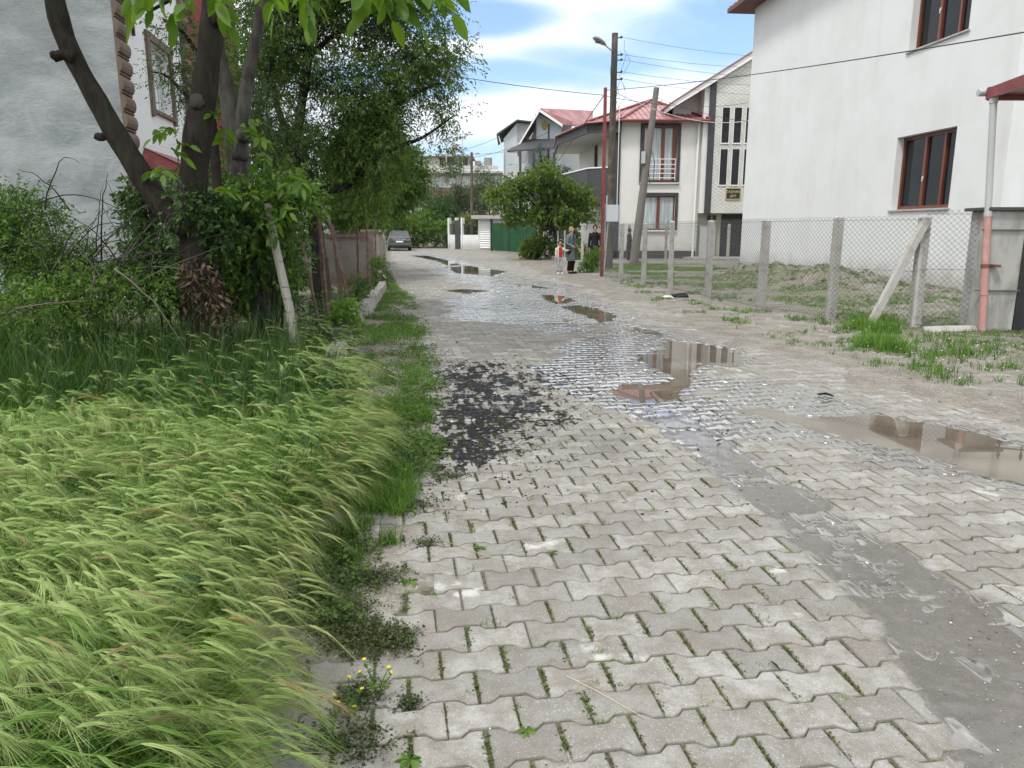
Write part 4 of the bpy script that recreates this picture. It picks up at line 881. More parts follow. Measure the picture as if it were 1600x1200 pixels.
for i in range(len(P6)-1):
    o = .075; d_ = (V2(P6[i+1])-V2(P6[i])).normalized(); nn_ = Vector((-d_.y, d_.x, 0)); nn_ = nn_ if nn_.x < 0 or nn_.y < 0 else -nn_
    chainlink('mesh_panel', (P6[i][0]+nn_.x*o, P6[i][1]+nn_.y*o), (P6[i+1][0]+nn_.x*o, P6[i+1][1]+nn_.y*o), .04, 1.72 if i else 1.80, fe, .085 if i < 4 else .10, .0022)
f2 = empty('back_fence', (8, 33, 0), 'farther chain link fence crossing behind the lot in front of the cream house', 'fence')
BC = [(3.2, 34.5), (5.4, 35.0), (7.15, 35.2), (9.75, 34.2), (12, 33.5)]
for p in BC: cpost(p, 1.78, .11, f2)
for a, b in zip(BC[:-1], BC[1:]): chainlink('mesh_panel', a, b, .1, 1.75, f2, .14, .0016)
mb = MB(); mb.prism([(2.9, 34.7, -.1), (13, 33.2, -.1), (13, 33.2, .16), (2.9, 34.7, .16)], (0, .16, 0)); mb.build('footing', G['concrete'], f2)
# red steel pole with meter box, wooden utility pole with lamp, leaning pole
o = MB(); b = Vector((2.98, 24.99, -.1)); t = at(946, 137, 25.0); o.tube([b, b+(t-b)*.5, t], [.062, .06, .056], 10)
o = o.build('steel_pole', G['redmetal']); tag(o, 'thin rust red steel pole standing at the fence corner', 'pole')
bx_ = empty('meter_box', (3.45, 25.0, 2.5), 'light grey metal cabinet fixed beside the red steel pole', 'cabinet')
q0 = at(945, 347, 25.1); q1 = at(967, 320, 25.1); mb = MB(); mb.box(q0.x, q1.x, 25.05, 25.35, q0.z, q1.z); mb.build('case', mat('cabinet_grey', (.42, .45, .48), .5, .4), bx_, bevel=.01)
mb = MB(); mb.box(q0.x+.02, q1.x-.02, 25.035, 25.048, q0.z+.02, q1.z-.02); mb.build('door', mat('cabinet_door', (.46, .49, .52), .5, .4), bx_)
mb = MB(); mb.tube([(q0.x+.06, 25.2, q1.z), (q0.x+.06, 25.2, q1.z+.3)], .02, 6); mb.tube([(q0.x+.12, 25.2, q0.z), (q0.x+.0, 25.1, .0)], .02, 6); mb.tube([(q1.x-.05, 25.2, q1.z), (q1.x-.05, 25.2, 5.6)], .012, 6); mb.build('conduit', G['whitepaint'], bx_)
up = empty('utility_pole', (3.96, 30.05, 0), 'tall dark wooden utility pole carrying the street lamp and cables', 'utility pole')
wb = Vector((3.85, 30.05, -.1)); wt = at(961, 52, 30.0); mb = MB(); mb.tube([wb, wb+(wt-wb)*.5, wt], [.155, .135, .115], 12, lump=.02); mb.build('shaft', G['oldwood'], up)
INS = [at(966, v_, 29.95) for v_ in (59, 86, 94, 113, 124)]
for q in INS:
    mb = MB(); mb.tube([q+Vector((-.05, 0, 0)), q+Vector((.12, 0, 0))], .02, 6); mb.ball(q+Vector((.12, 0, .02)), .05, 8, 6); mb.build('insulator', G['darkpaint'], up)
sl = empty('street_lamp', tuple(at(945, 72, 29.9)), 'grey oval street lamp head on a short arm at the top of the wooden pole', 'street lamp')
a = at(956, 79, 29.95); b = at(946, 71, 29.6); c = at(929, 59, 29.2); mb = MB(); mb.tube([a, a+(b-a)*.6, b], .028, 8); mb.build('arm', G['greypaint'], sl)
ax = (c-b).normalized(); sx = ax.cross(Vector((0, 0, 1))).normalized(); uz = sx.cross(ax)
mb = MB(); n_ = 12; prof = [(0, .04), (.08, .09), (.22, .135), (.45, .15), (.62, .13), (.72, .08), (.75, .02)]; vs = []
for t_, w_ in prof:
    for k in range(n_):
        an = 2*math.pi*k/n_; vs.append(b+ax*t_*.9+sx*math.cos(an)*w_+uz*(math.sin(an)*w_*(.7 if math.sin(an) > 0 else .25)))
mb.add(vs, [(i*n_+k, i*n_+(k+1) % n_, (i+1)*n_+(k+1) % n_, (i+1)*n_+k) for i in range(len(prof)-1) for k in range(n_)]+[tuple(range(n_)), tuple((len(prof)-1)*n_+k for k in range(n_))]); mb.build('housing', mat('lamp_housing', (.33, .33, .32), .5), sl, smooth=True)
mb = MB(); mb.ball(b+ax*.42-uz*.04, .12, 12, 7, (1, 1, .6)); mb.build('glass_bowl', mat('smoky_bowl', (.12, .12, .11), .15, .6), sl, smooth=True)
lp = empty('leaning_pole', (5.74, 34.0, 0), 'leaning weathered wooden pole without lamp in front of the cream house', 'utility pole')
a = Vector((5.45, 33.9, -.1)); b = at(1026, 137, 33.9); mb = MB(); mb.tube([a, a+(b-a)*.45, b], [.20, .165, .12], 10, lump=.03); mb.build('shaft', mat('grey_wood', (.17, .155, .14), .9, .2, bump=(20, .6, .01, (1, 1, .1))), lp)
mb = MB(); q = a+(b-a)*.62; mb.box(q.x-.28, q.x-.12, 33.7, 33.85, q.z-.25, q.z+.25); mb.build('junction_box', G['greypaint'], lp)
mb = MB(); mb.tube([q+Vector((.15, -.1, .3)), q+Vector((.3, -.1, -.2)), q+Vector((.28, -.1, -.9)), q+Vector((.12, -.1, -1.1)), q+Vector((.05, -.1, -.5))], .018, 5); mb.build('cable_coil', mat('green_cable', (.03, .10, .08), .5), lp)
def cable(a, b, sag, r=.010, m=None, label='thin black overhead cable', group='overhead cables', n=14):
    a, b = Vector(a), Vector(b); mb = MB(); mb.tube([a+(b-a)*(i/n)+Vector((0, 0, -sag*4*(i/n)*(1-i/n))) for i in range(n+1)], r, 5)
    o = mb.build('overhead_cable', m or G['cable']); return tag(o, label, 'cable', group)
LAB = ['topmost grey line strung right from the wooden pole top', 'second line down running right from the wooden pole', 'third line down running right from the wooden pole', 'fourth line down running right from the wooden pole', 'lowest bare line running right from the wooden pole']
for q, v_, l_ in zip(INS, (90, 106, 122, 134, 150), LAB): cable(q+Vector((.15, 0, .02)), at(1215, v_, 37), .12, .0075, G['wire'], l_)
mcl = mat('pale_cable', (.6, .6, .6), .5)
cable(at(946, 141, 25), at(1650, 42, 9.5), .10, .009, None, 'dark cable crossing in front of the big white wall')
cable(at(946, 149, 25), at(540, 88, 21), .10, .010, None, 'cable running left from the red pole into the trees')
cable(at(953, 140, 29.9), at(1178, 187, 40.4), .55, .016, mcl, 'white cable drooping from the wooden pole to the cream house')
cable(at(946, 146, 25), at(872, 252, 50), .0, .016, None, 'slanting cable from the red pole down to the balcony')
cable(at(1025, 152, 33.9), at(1180, 190, 40.3), .2, .010, None, 'dark cable from the leaning pole to the stair tower')
cable(at(946, 150, 25.1), at(1180, 158, 40.3), .3, .009, None, 'dark cable from the red pole past the roof')
cable(at(780, 214, 78), at(640, 252, 60), .3, .018, None, 'faint line joining the grey house to the far trees')
cable(at(786, 238, 78), at(640, 238, 60), .2, .016, None, 'second faint line left of the grey house, below the first')
cable(at(857, 206, 61.8), at(737, 246, 69), .3, .016, None, 'line from the gabled house to the far thin pole')
mb = MB()
for i in range(9):
    q = at(958+random.Random(i).uniform(-6, 22), 62+i*12, 29.8); mb.tube([q, q+Vector((.12*math.sin(i*2.3), 0, -.35)), q+Vector((.25*math.cos(i*1.7), 0, -.75)), q+Vector((0, 0, -1.2))], .007, 4)
o = mb.build('loose_cables', G['cable']); tag(o, 'tangle of loose thin wires hanging around the wooden pole', 'wires')
# thin far pole, tall far lamps
fp = MB(); fp.tube([at(737, 388, 62)+Vector((0, 0, -.1)), at(737, 238, 62)], [.13, .10], 8); tag(fp.build('utility_pole', G['oldwood']), 'distant thin dark pole beside the white shuttered kiosk', 'utility pole')
for u_, v_, l_ in ((722, 212, 'distant tall curved street lamp above the flat block, right one'), (697, 222, 'distant curved street lamp nearer the left trees')):
    q = at(u_, v_+10, 104); mb = MB(); mb.tube([(q.x, 104, 9), (q.x, 104, q.z), (q.x+.3, 104, q.z+.8), (q.x+1.0, 104, q.z+1.0)], .07, 6); mb.ball((q.x+1.2, 104, q.z+.98), .2, 8, 5, (1.6, .8, .5)); tag(mb.build('street_lamp', G['greypaint']), l_, 'street lamp')
# kiosk with shutter, low white wall, green sheet fence
kq = empty('shuttered_kiosk', (-1.5, 59, 0), 'small white building with roller shutter left of the green fence', 'kiosk')
k0 = at(747, 345, 58); k1 = at(870, 345, 58)
mb = MB(); mb.box(k0.x, 4.2, 58, 63, 0, 2.35); mb.build('wall', G['white'], kq)
mb = MB(); mb.box(k0.x-.5, 4.4, 57.5, 63.4, 2.36, 2.62); mb.build('flat_roof', G['concrete'], kq)
mb = MB(); x0, x1 = at(750, 345, 58).x, at(766, 345, 58).x
for i in range(12): mb.prism([(x0, 57.97, .12+i*.17), (x0, 57.93, .2+i*.17), (x0, 57.97, .285+i*.17)], (x1-x0, 0, 0))
mb.build('roller_shutter', G['whitepaint'], kq)
mb = MB(); mb.box(x1+.02, x1+.14, 57.9, 58.0, 0, 2.35); mb.box(x1+1.0, x1+1.35, 57.95, 57.99, 1.3, 1.75); mb.build('window', G['darkpaint'], kq)
lw = empty('low_white_wall', (-4, 66, 0), 'low white wall with dark railing left of the kiosk', 'wall')
a, b = gp(702, 389), gp(747, 391); a = (a[0], 62.5); b = (k0.x, 60); FW = Face(a, b, 1)
mb = MB(); FW.box(mb, 0, FW.L, 0, 1.15, -.1, .1); mb.build('panel', G['white'], lw)
mb = MB()
for i in range(9): FW.box(mb, .2+i*.33, .25+i*.33, 1.16, 2.0, -.02, .02)
FW.box(mb, 0, FW.L, 1.95, 2.02, -.03, .03); FW.box(mb, .9, 1.5, .02, 2.3, .11, .16); mb.build('railing', G['darkpaint'], lw)
mb = MB(); 
for i in (0, .9, 1.6): FW.box(mb, i, i+.15, 0, 2.5, -.14, .14)
mb.build('pier', G['white'], lw)
gfm = mat('green_sheet', (.013, .065, .025), .55, .3, var=[(3, (.02, .10, .04), .4, .7, (1, 1, .2))])
gf = empty('green_fence', (.2, 52, 0), 'bright green sheet metal fence beside the kiosk', 'fence')
GL = [(-1.5, 56.8), (-.2, 54.0), (1.0, 50.5), (1.5, 46.5)]
for a, b, h in zip(GL[:-1], GL[1:], (2.0, 2.05, 1.9)):
    q = Face(a, b, 1); mb = MB(); k = 0
    while k < q.L:
        z = h+.05*math.sin(k*2.2); q.box(mb, k, min(k+.10, q.L), .05, z, -.012, .012); q.box(mb, k+.1, min(k+.2, q.L), .05, z, .012, .036); k += .2
    mb.build('sheet', gfm, gf)
    mb = MB(); q.box(mb, -.05, .05, 0, h+.15, -.05, .06); mb.build('post', G['black'], gf)
# roadside wire fence and low kerb under the round tree
mf = empty('garden_fence', (2, 42, 0), 'thin wire garden fence on a low concrete footing under the round tree', 'fence')
ML = [(1.55, 46), (1.8, 42), (2.3, 38), (2.75, 34.6)]
for p in ML+[(2.0, 40), (2.5, 36)]: cpost(p, 1.5, .06, mf)
for a, b in zip(ML[:-1], ML[1:]):
    chainlink('mesh_panel', a, b, .2, 1.5, mf, .16, .0018); q = Face(a, b, 1); mb = MB(); q.box(mb, 0, q.L, -.05, .22, -.1, .1); mb.build('footing', G['concrete'], mf)
# ---------------- left side: kerb, garden wall, pinkish street wall, rusty fence, stakes
kb = MB(); KL = [(-1.93, 7.9), (-2.0, 8.5), (-2.12, 9.2), (-2.2, 9.85), (-2.38, 10.6), (-2.5, 11.4), (-2.58, 12.2), (-2.62, 13.2), (-2.72, 14.4), (-2.85, 15.6), (-3.0, 16.8), (-3.12, 18), (-3.3, 19.2), (-3.5, 20.4), (-3.7, 21.6)]
rk = random.Random(4)
for a, b in zip(KL[:-1], KL[1:]):
    q = Face(a, b, 1); c = q.pt(q.L/2, .11+rk.uniform(-.02, .03)); tl = rk.uniform(-.12, .12)
    kb.obox(c, (q.u+Vector((0, 0, rk.uniform(-.04, .04)))).normalized(), (q.n+Vector((0, 0, tl))).normalized(), (Vector((0, 0, 1))-q.n*tl).normalized(), q.L/2-.012, .085, .15)
o = kb.build('kerb', mat('worn_kerb_concrete', (.36, .34, .30), .9, .2, var=[(5, (.22, .20, .17), .45, .65), (25, (.45, .43, .4), .5, .7)], bump=(35, .7, .008)), bevel=.015); tag(o, kind='structure')
gw = empty('garden_wall', (-5.5, 20.6, 0), 'grey rendered garden wall with brown coping behind the stakes', 'wall')
s = NT('stained_render'); sp_ = s.n('ShaderNodeSeparateXYZ'); s.l(s.coord(), sp_.inputs[0]); c = s.mix(s.ramp(s.noise(1.5, 5), .35, .65), (.19, .185, .175, 1), (.27, .265, .25, 1))
c = s.mix(s.ramp(s.math('ADD', sp_.outputs[2], s.math('MULTIPLY', s.noise(3, 4), .3)), .25, .7, .8, 0), c, (.17, .105, .075, 1))
mb = MB(); mb.box(-9, -3.95, 20.5, 20.7, -.1, 1.32); mb.build('panel', s.done(s.bsdf(c, .9, .15)), gw)
mb = MB(); mb.box(-9, -3.93, 20.42, 20.78, 1.322, 1.40); mb.build('coping', mat('brown_coping', (.21, .13, .10), .85), gw, bevel=.01)
pw = empty('street_wall', (-5, 30, 0), 'pinkish street wall with pillars running down the left side', 'wall')
mb = MB(); pk = mat('pinkish_render', (.33, .285, .26), .9, .2, var=[(2, (.28, .24, .21), .4, .7)])
WL = [(-3.9, 21.0), (-4.6, 25.5), (-5.4, 30.5), (-6.3, 36.5)]
for a, b in zip(WL[:-1], WL[1:]): q = Face(a, b, 1); q.box(mb, 0, q.L, -.1, 1.15, -.1, .1)
mb.build('panel', pk, pw)
for p in WL:
    mb = MB(); mb.box(p[0]-.2, p[0]+.2, p[1]-.2, p[1]+.2, -.1, 1.45); mb.box(p[0]-.24, p[0]+.24, p[1]-.24, p[1]+.24, 1.452, 1.52); mb.build('pillar', pk, pw)
rust = mat('rusty_iron', (.10, .06, .045), .8, .3, var=[(9, (.16, .13, .11), .45, .65)])
lf = empty('rusty_fence', (-3, 15, 0), 'sagging rusty wire fence on iron posts behind the left kerb', 'fence')
RF = [(-2.62, 10.3), (-2.85, 12.6), (-3.05, 14.8), (-3.3, 17.2), (-3.6, 19.8)]
for i, p in enumerate(RF):
    mb = MB(); t_ = Vector((p[0]+(-.30, -.12, .05, .02, .06)[i], p[1], (1.75, 1.6, 1.7, 2.0, 1.9)[i])); mb.tube([(p[0], p[1], -.1), t_], .022 if i != 1 else .03, 6); mb.build('post', rust, lf)
for a, b in zip(RF[:-1], RF[1:]): chainlink('mesh_panel', a, b, .1, 1.5, lf, .09, .0015, rust)
for u0, v0, u1, v1, Y, r, l_, m_ in ((497, 325, 517, 545, 9.4, .022, 'thin rusty stake beside the dark plum trunk', rust), (512, 335, 546, 475, 11.0, .022, 'thin dark stake leaning right in front of the garden wall', rust)):
    mb = MB(); a = at(u1, v1, Y); a.z = max(a.z, -.05); mb.tube([a, at(u0, v0, Y)], r, 6); tag(mb.build('stake', m_), l_, 'stake')
s = NT('whitewashed_wood'); sp_ = s.n('ShaderNodeSeparateXYZ'); s.l(s.coord(), sp_.inputs[0])
rg_ = s.ramp(s.noise(9, 5, .7, (.6, .6, 3)), .55, .68); c = s.mix(rg_, (.33, .315, .28, 1), (.09, .08, .065, 1))
a = at(465, 565, 8.2); b = at(418, 318, 8.2); mb = MB(); mb.tube([a, a+(b-a)*.35+Vector((.02, 0, 0)), a+(b-a)*.7, b], [.052, .05, .047, .042], 10, lump=.05)
tag(mb.build('pale_post', s.done(s.bsdf(c, .9, .2, 0, s.bump(s.noise(20, 5), .6, .008)))), 'pale knotty wooden post leaning left behind the barley grass', 'post')
# ============================================================ VEGETATION
def unit(a): return a/np.maximum(np.linalg.norm(a, axis=-1, keepdims=True), 1e-9)
def leafarr(P, D, L, W, rg, st=((0, .05), (.3, .9), (.62, .85), (1, 0)), fold=.25, droop=.25):
    """leaves at P along D; returns V (n,k*3,3) and faces"""
    n = len(P); D = unit(D); r = unit(rg.normal(size=(n, 3))*np.array([.9, .9, .35])+np.array([0, 0, .8])); S = unit(np.cross(D, r)); U = np.cross(S, D)
    k = len(st); V = np.zeros((n, k*3, 3))
    L = np.broadcast_to(L, (n,))[:, None]; W = np.broadcast_to(W, (n,))[:, None]
    for i, (t, w) in enumerate(st):
        c = P+D*L*t+U*0-np.array([0, 0, 1])*(droop*L*t*t)
        V[:, i*3] = c; V[:, i*3+1] = c+S*W*.5*w+U*W*fold*w; V[:, i*3+2] = c-S*W*.5*w+U*W*fold*w
    F = []
    for i in range(k-1): a = i*3; F += [(a, a+3, a+4, a+1), (a, a+2, a+5, a+3)]
    return V, np.array(F)
LEAF_S = ((0, .1), (.45, 1), (1, 0)); LEAF_D = ((0, 1.), (1, .0))
def crown(name, blobs, n, slen, lps, L, W, m, parent, seed, droop=.3, st=LEAF_S, gap=.42, gs=1.3, tb=0, up=.15, lvar=.3, edge=.45):
    rg = np.random.RandomState(seed); B = np.array([[*b[0], *b[1]] for b in blobs], float)
    vol = (B[:, 3]*B[:, 4]*B[:, 5])**.75; wt = np.array([b[2] if len(b) > 2 else 1 for b in blobs])*vol; bi = rg.choice(len(B), n, p=wt/wt.sum())
    d = unit(rg.normal(size=(n, 3))); r = rg.rand(n, 1)**edge; P = B[bi, :3]+d*r*B[bi, 3:]
    g = vn(P[:, 0]*gs+P[:, 1]*.7*gs, P[:, 2]*gs+P[:, 1]*.5*gs, seed)*.6+vn(P[:, 0]*gs*2.7, P[:, 2]*gs*2.7+P[:, 1]*gs, seed+3)*.4
    ok = g > gap; P, d, g = P[ok], d[ok], g[ok]; n = len(P)
    D = unit(d*.9+rg.normal(size=(n, 3))*.55+np.array([0, 0, up])); sl = slen*rg.uniform(.5, 1.2, n)[:, None]
    LP, LD, T = [], [], []; tsh = np.clip(rg.normal(.45+tb, .2, n)+.5*(g-.6), 0, 1)
    for k in range(lps):
        t = (k+.7)/lps; c = P+D*sl*t-np.array([0, 0, 1])*droop*sl*t*t; tan = unit(D-np.array([0, 0, 2])*droop*t)
        side = unit(np.cross(tan, rg.normal(size=(n, 3)))); LP.append(c); LD.append(unit(tan*.75+side*.9)); T.append(np.clip(tsh+rg.normal(0, .14, n), 0, 1))
    LP, LD, T = np.concatenate(LP), np.concatenate(LD), np.concatenate(T); q = len(LP)
    sz = rg.uniform(1-lvar, 1+lvar, q); V, F = leafarr(LP, LD, L*sz, W*sz, rg, st, .2, .25)
    k = V.shape[1]; Fa = (np.arange(q)*k)[:, None, None]+F[None]
    return npmesh(name, V.reshape(-1, 3), Fa.reshape(-1, 4), m, parent, {'tint': np.repeat(T, k)})
def pb(u, v, Y, ru, rv, ry=None, w=1):
    k = Y/1165.; return (tuple(at(u, v, Y)), (ru*k, ry if ry else (ru+rv)*.5*k, rv*k), w)
BK = bark('walnut_bark', (.042, .035, .028), (.036, .038, .026), (1, 1, .16), 16, .05); BD = bark('dark_bark', (.03, .026, .022), (.045, .04, .035), (1, 1, .3), 18, .02)
LW = leafmat('walnut_leaf', (.035, .095, .012), (.14, .25, .025), .45); LP_ = leafmat('plum_leaf', (.035, .085, .02), (.17, .25, .06), .45)
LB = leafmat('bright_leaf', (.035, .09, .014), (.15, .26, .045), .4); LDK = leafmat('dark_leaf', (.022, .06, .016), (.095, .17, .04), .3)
LR = leafmat('round_tree_leaf', (.045, .10, .016), (.19, .27, .05), .4); LG = leafmat('grey_green_leaf', (.04, .065, .03), (.12, .155, .07), .3); LC = leafmat('conifer_leaf', (.02, .045, .03), (.07, .11, .085), .1)
LBR = leafmat('dead_leaf', (.02, .012, .008), (.11, .07, .04), .15)
def limb(pts, rad, m, parent, name='limb', seed=0, lump=.06, n=10, sub=4):
    pts = [Vector(p) for p in pts]; P, Rr = [], []
    for i in range(len(pts)-1):   # catmull-rom
        p0, p1, p2, p3 = pts[max(i-1, 0)], pts[i], pts[i+1], pts[min(i+2, len(pts)-1)]
        for k in range(sub):
            t = k/sub; P.append(.5*((2*p1)+(p2-p0)*t+(2*p0-5*p1+4*p2-p3)*t*t+(3*p1-p0-3*p2+p3)*t**3)); Rr.append(rad[i]*(1-t)+rad[i+1]*t)
    P.append(pts[-1]); Rr.append(rad[-1])
    return MB().tube(P, Rr, n, lump=lump, seed=seed).build(name, m, parent, smooth=True)
# ---------------- walnut tree, two stems from one stool
wt_ = empty('walnut_tree', (-3.35, 8.0, 0), 'old walnut tree with thick leaning left limb in front of the grey block', 'tree')
def pa(*l, Y): return [at(u, v, Y) for u, v in l]
limb(pa((318, 560), (312, 470), (308, 400), (300, 330), (303, 260), (316, 170), (325, 90), (336, 0), (350, -120), (372, -260), Y=8.0), [.23, .18, .155, .15, .135, .13, .125, .115, .105, .08], BK, wt_, 'trunk', 3, .07, 14)
limb(pa((300, 360), (268, 338), (232, 292), (192, 226), (152, 158), (116, 92), (92, 28), (78, -40), (60, -160), Y=7.9), [.11, .125, .118, .104, .100, .094, .092, .085, .06], BK, wt_, 'limb', 5, .06, 12)
MB().tube(pa((118, 92), (100, 84), (84, 90), Y=7.82), [.07, .055, .045], 8, lump=.1).ball(at(86, 87, 7.82), .045, 8, 6, jit=.2).build('knot', BK, wt_, smooth=True)
MB().ball(at(156, 214, 7.84), .05, 9, 7, (1.1, 1, .8), jit=.25).build('knot', BK, wt_, smooth=True)
MB().tube(pa((330, 30), (345, 22), (358, 14), Y=7.9), [.09, .07, .055], 8, lump=.1).build('knot', BK, wt_, smooth=True)
MB().ball(at(308, 158, 7.88), .06, 11, 8, (1.1, .5, 1.2), .22).build('pruning_scar', mat('cut_wood', (.05, .044, .036), .9, bump=(20, .5, .01)), wt_, smooth=True)
w2_ = empty('walnut_tree', (-2.9, 8.9, 0), 'slimmer grey walnut stem forking into two just right of the old leaning walnut', 'tree')
BK2 = bark('grey_walnut_bark', (.085, .078, .070), (.09, .09, .075), (1, 1, .3), 16, .015)
limb(pa((416, 560), (410, 470), (396, 370), (378, 290), (370, 225), (352, 130), (340, 60), (338, -60), Y=8.8), [.13, .12, .13, .135, .12, .08, .07, .05], BK2, w2_, 'trunk', 7, .06, 12)
limb(pa((374, 250), (378, 200), (386, 130), (402, 50), (418, -40), (440, -140), Y=8.75), [.09, .08, .068, .06, .05, .04], BK2, w2_, 'limb', 8, .04, 10)
MB().ball(at(380, 212, 8.65), .08, 10, 7, jit=.15).build('knot', BK2, w2_, smooth=True)
def compound(Ps, Ds, lf, parent, seed, m=LW, L=.11, W=.060, name='foliage', pair=3):
    """pinnate leaves: stalk with paired leaflets"""
    rg = np.random.RandomState(seed); LP, LD, SV, SF = [], [], [], []
    Ps, Ds = np.asarray(Ps, float), unit(np.asarray(Ds, float)); n = len(Ps); S = unit(np.cross(Ds, np.array([0, 0, 1.])+rg.normal(0, .2, (n, 3))))
    sl = lf*rg.uniform(.75, 1.2, (n, 1))
    for k in range(pair):
        t = .4+.5*k/pair; c = Ps+Ds*sl*t-np.array([0, 0, .35])*sl*t*t
        for s_ in (-1, 1): LP.append(c); LD.append(unit(Ds*.55+S*s_+rg.normal(0, .28, (n, 3))-np.array([0, 0, .30])))
    LP.append(Ps+Ds*sl*1-np.array([0, 0, .35])*sl); LD.append(unit(Ds-np.array([0, 0, .6])))
    LP, LD = np.concatenate(LP), np.concatenate(LD); q = len(LP); sz = rg.uniform(.75, 1.25, q)
    V, F = leafarr(LP, LD, L*sz, W*sz, rg, ((0, .08), (.2, .75), (.45, 1), (.75, .72), (1, 0)), .16, .3); k = V.shape[1]
    V = V.reshape(-1, 3); Fa = ((np.arange(q)*k)[:, None, None]+F[None]).reshape(-1, 4); T = np.repeat(np.clip(rg.normal(.55, .22, q), 0, 1), k)
    w = .0022; a = Ps; b = Ps+Ds*sl-np.array([0, 0, .35])*sl; mid = Ps+Ds*sl*.5-np.array([0, 0, .35])*sl*.25; up_ = np.array([0, 0, w])
    sv = np.stack([a, a+up_, mid, mid+up_, b, b+up_*.3], 1).reshape(-1, 3); o = len(V)
    sf = ((np.arange(n)*6+o)[:, None, None]+np.array([(0, 2, 3, 1), (2, 4, 5, 3)])[None]).reshape(-1, 4)
    return npmesh(name, np.concatenate([V, sv]), np.concatenate([Fa, sf]), m, parent, {'tint': np.concatenate([T, np.full(len(sv), .4)])})
rg = np.random.RandomState(11)
def spray(uvs, Y, per, spread, seed, parent, dirb=(0, 0, -.5), **k):
    rg = np.random.RandomState(seed); P, D = [], []
    for u, v in uvs:
        for _ in range(per): P.append(np.array(at(u+rg.normal(0, spread), v+rg.normal(0, spread*.5), Y+rg.normal(0, .25)))); D.append(rg.normal(size=3)*np.array([1, .7, .4])+np.array(dirb))
    return compound(P, D, .20, parent, seed, **k)
# twig hanging in from the top, with its leaves
def twig(uvs, Y, r, parent, m=BD): return MB().tube(pa(*uvs, Y=Y), [r*(1-.6*i/(len(uvs)-1)) for i in range(len(uvs))], 6).build('twig', m, parent, smooth=True)
twig([(330, -130), (300, -50), (262, 2), (230, 20)], 5.0, .02, wt_); twig([(336, -160), (480, -110), (560, -40), (620, 4), (655, 18)], 4.2, .02, wt_)
spray([(235, -44), (262, -36), (290, -40), (312, -34)], 4.6, 2, 10, 21, wt_, (0, 0, -.35))
spray([(500, -52), (540, -50), (570, -44), (600, -40), (630, -36), (655, -32), (585, -30), (645, -40), (450, -54)], 3.9, 2, 12, 22, wt_, (.1, 0, -.4))
spray([(390, -56), (425, -46), (440, -44)], 4.6, 2, 12, 25, wt_, (0, 0, -.4))
crown('crown', [((-4.2, 7.6, 6.6), (2.6, 2.6, 1.2)), ((-2.0, 7.6, 6.4), (1.9, 2.4, 1.0)), ((-5.5, 9.5, 6.6), (2.2, 2, 1.2))], 5200, .5, 8, .13, .055, LW, wt_, 31, gap=.45)  # unseen part of the walnut above the frame, put in for its shade
for uv, Y, s_, nn in (([(258, 228), (278, 205), (250, 262)], 7.5, 8, 2), ([(368, 195), (392, 205), (352, 182), (410, 240)], 8.2, 9, 2)):
    spray(uv, Y, nn, s_, int(Y*10), wt_ if Y < 8 else w2_, (0, -.2, .2), L=.13, W=.055)
spray([(430, 290), (455, 275), (400, 300), (470, 300), (375, 320), (420, 330), (445, 320), (370, 300), (360, 370)], 7.9, 2, 13, 44, w2_, (0, -.3, .3), L=.12, W=.05)
# ---------------- dark plum tree
pt_ = empty('plum_tree', (-3.35, 12.8, 0), 'dense dark narrow-leaved tree with black trunk arching over the rusty fence', 'tree')
limb(pa((508, 480), (500, 420), (494, 360), (488, 300), (476, 270), (462, 235), (470, 170), (482, 90), (480, 0), (490, -100), Y=12.6), [.16, .13, .125, .12, .10, .085, .075, .06, .05, .04], BD, pt_, 'trunk', 9, .08, 10)
limb(pa((490, 302), (512, 296), (540, 290), (570, 262), (590, 200), (640, 150), (690, 130), Y=12.7), [.09, .08, .07, .055, .04, .03, .02], BD, pt_, 'limb', 10, .06, 8)
limb(pa((470, 265), (450, 215), (430, 150), (425, 60), (440, -40), Y=12.6), [.07, .06, .05, .04, .03], BD, pt_, 'limb', 11, .06, 8)
limb(pa((484, 290), (456, 262), (440, 300), (412, 330), Y=12.3), [.06, .05, .04, .03], BD, pt_, 'limb', 12, .06, 8)
limb(pa((560, 275), (610, 235), (660, 215), (710, 180), Y=12.8), [.05, .035, .025, .012], BD, pt_, 'limb', 13, .04, 8)
limb(pa((482, 90), (540, 40), (610, 10), (660, -20), Y=12.9), [.05, .04, .03, .02], BD, pt_, 'limb', 14, .04, 8)
Yp = 12.9
crown('crown', [pb(470, 60, Yp, 85, 80), pb(550, 40, Yp, 75, 60), pb(620, 70, Yp, 62, 50), pb(655, 110, Yp, 50, 28, .5), pb(560, 150, Yp, 80, 60), pb(650, 165, Yp, 60, 25, .5), pb(700, 172, Yp, 36, 16, .35, 1.3), pb(690, 90, Yp, 40, 16, .3, 1.2), pb(640, 225, Yp, 65, 28, .6),
    pb(450, 160, Yp, 70, 70), pb(520, 210, Yp, 70, 50), pb(420, 240, Yp, 45, 36), pb(590, 240, Yp, 60, 50), pb(560, 300, Yp, 50, 30, None, .7), pb(400, 110, Yp+1, 50, 70, None, .8), pb(480, -60, Yp, 110, 70), pb(600, -40, Yp, 80, 50), pb(650, 30, Yp, 60, 26, .5), ],
    13500, .48, 12, .066, .023, LP_, pt_, 41, droop=.28, gap=.42, gs=1.6, edge=.55)
ot = empty('olive_leaved_tree', (-5.2, 11, 0), 'fine small-leaved tree leaning left between the walnut trunk and white wall', 'tree')
limb(pa((345, 420), (340, 300), (332, 200), (318, 110), (290, 55), (255, 30), Y=11), [.08, .07, .06, .045, .03, .015], BD, ot, 'trunk', 15)
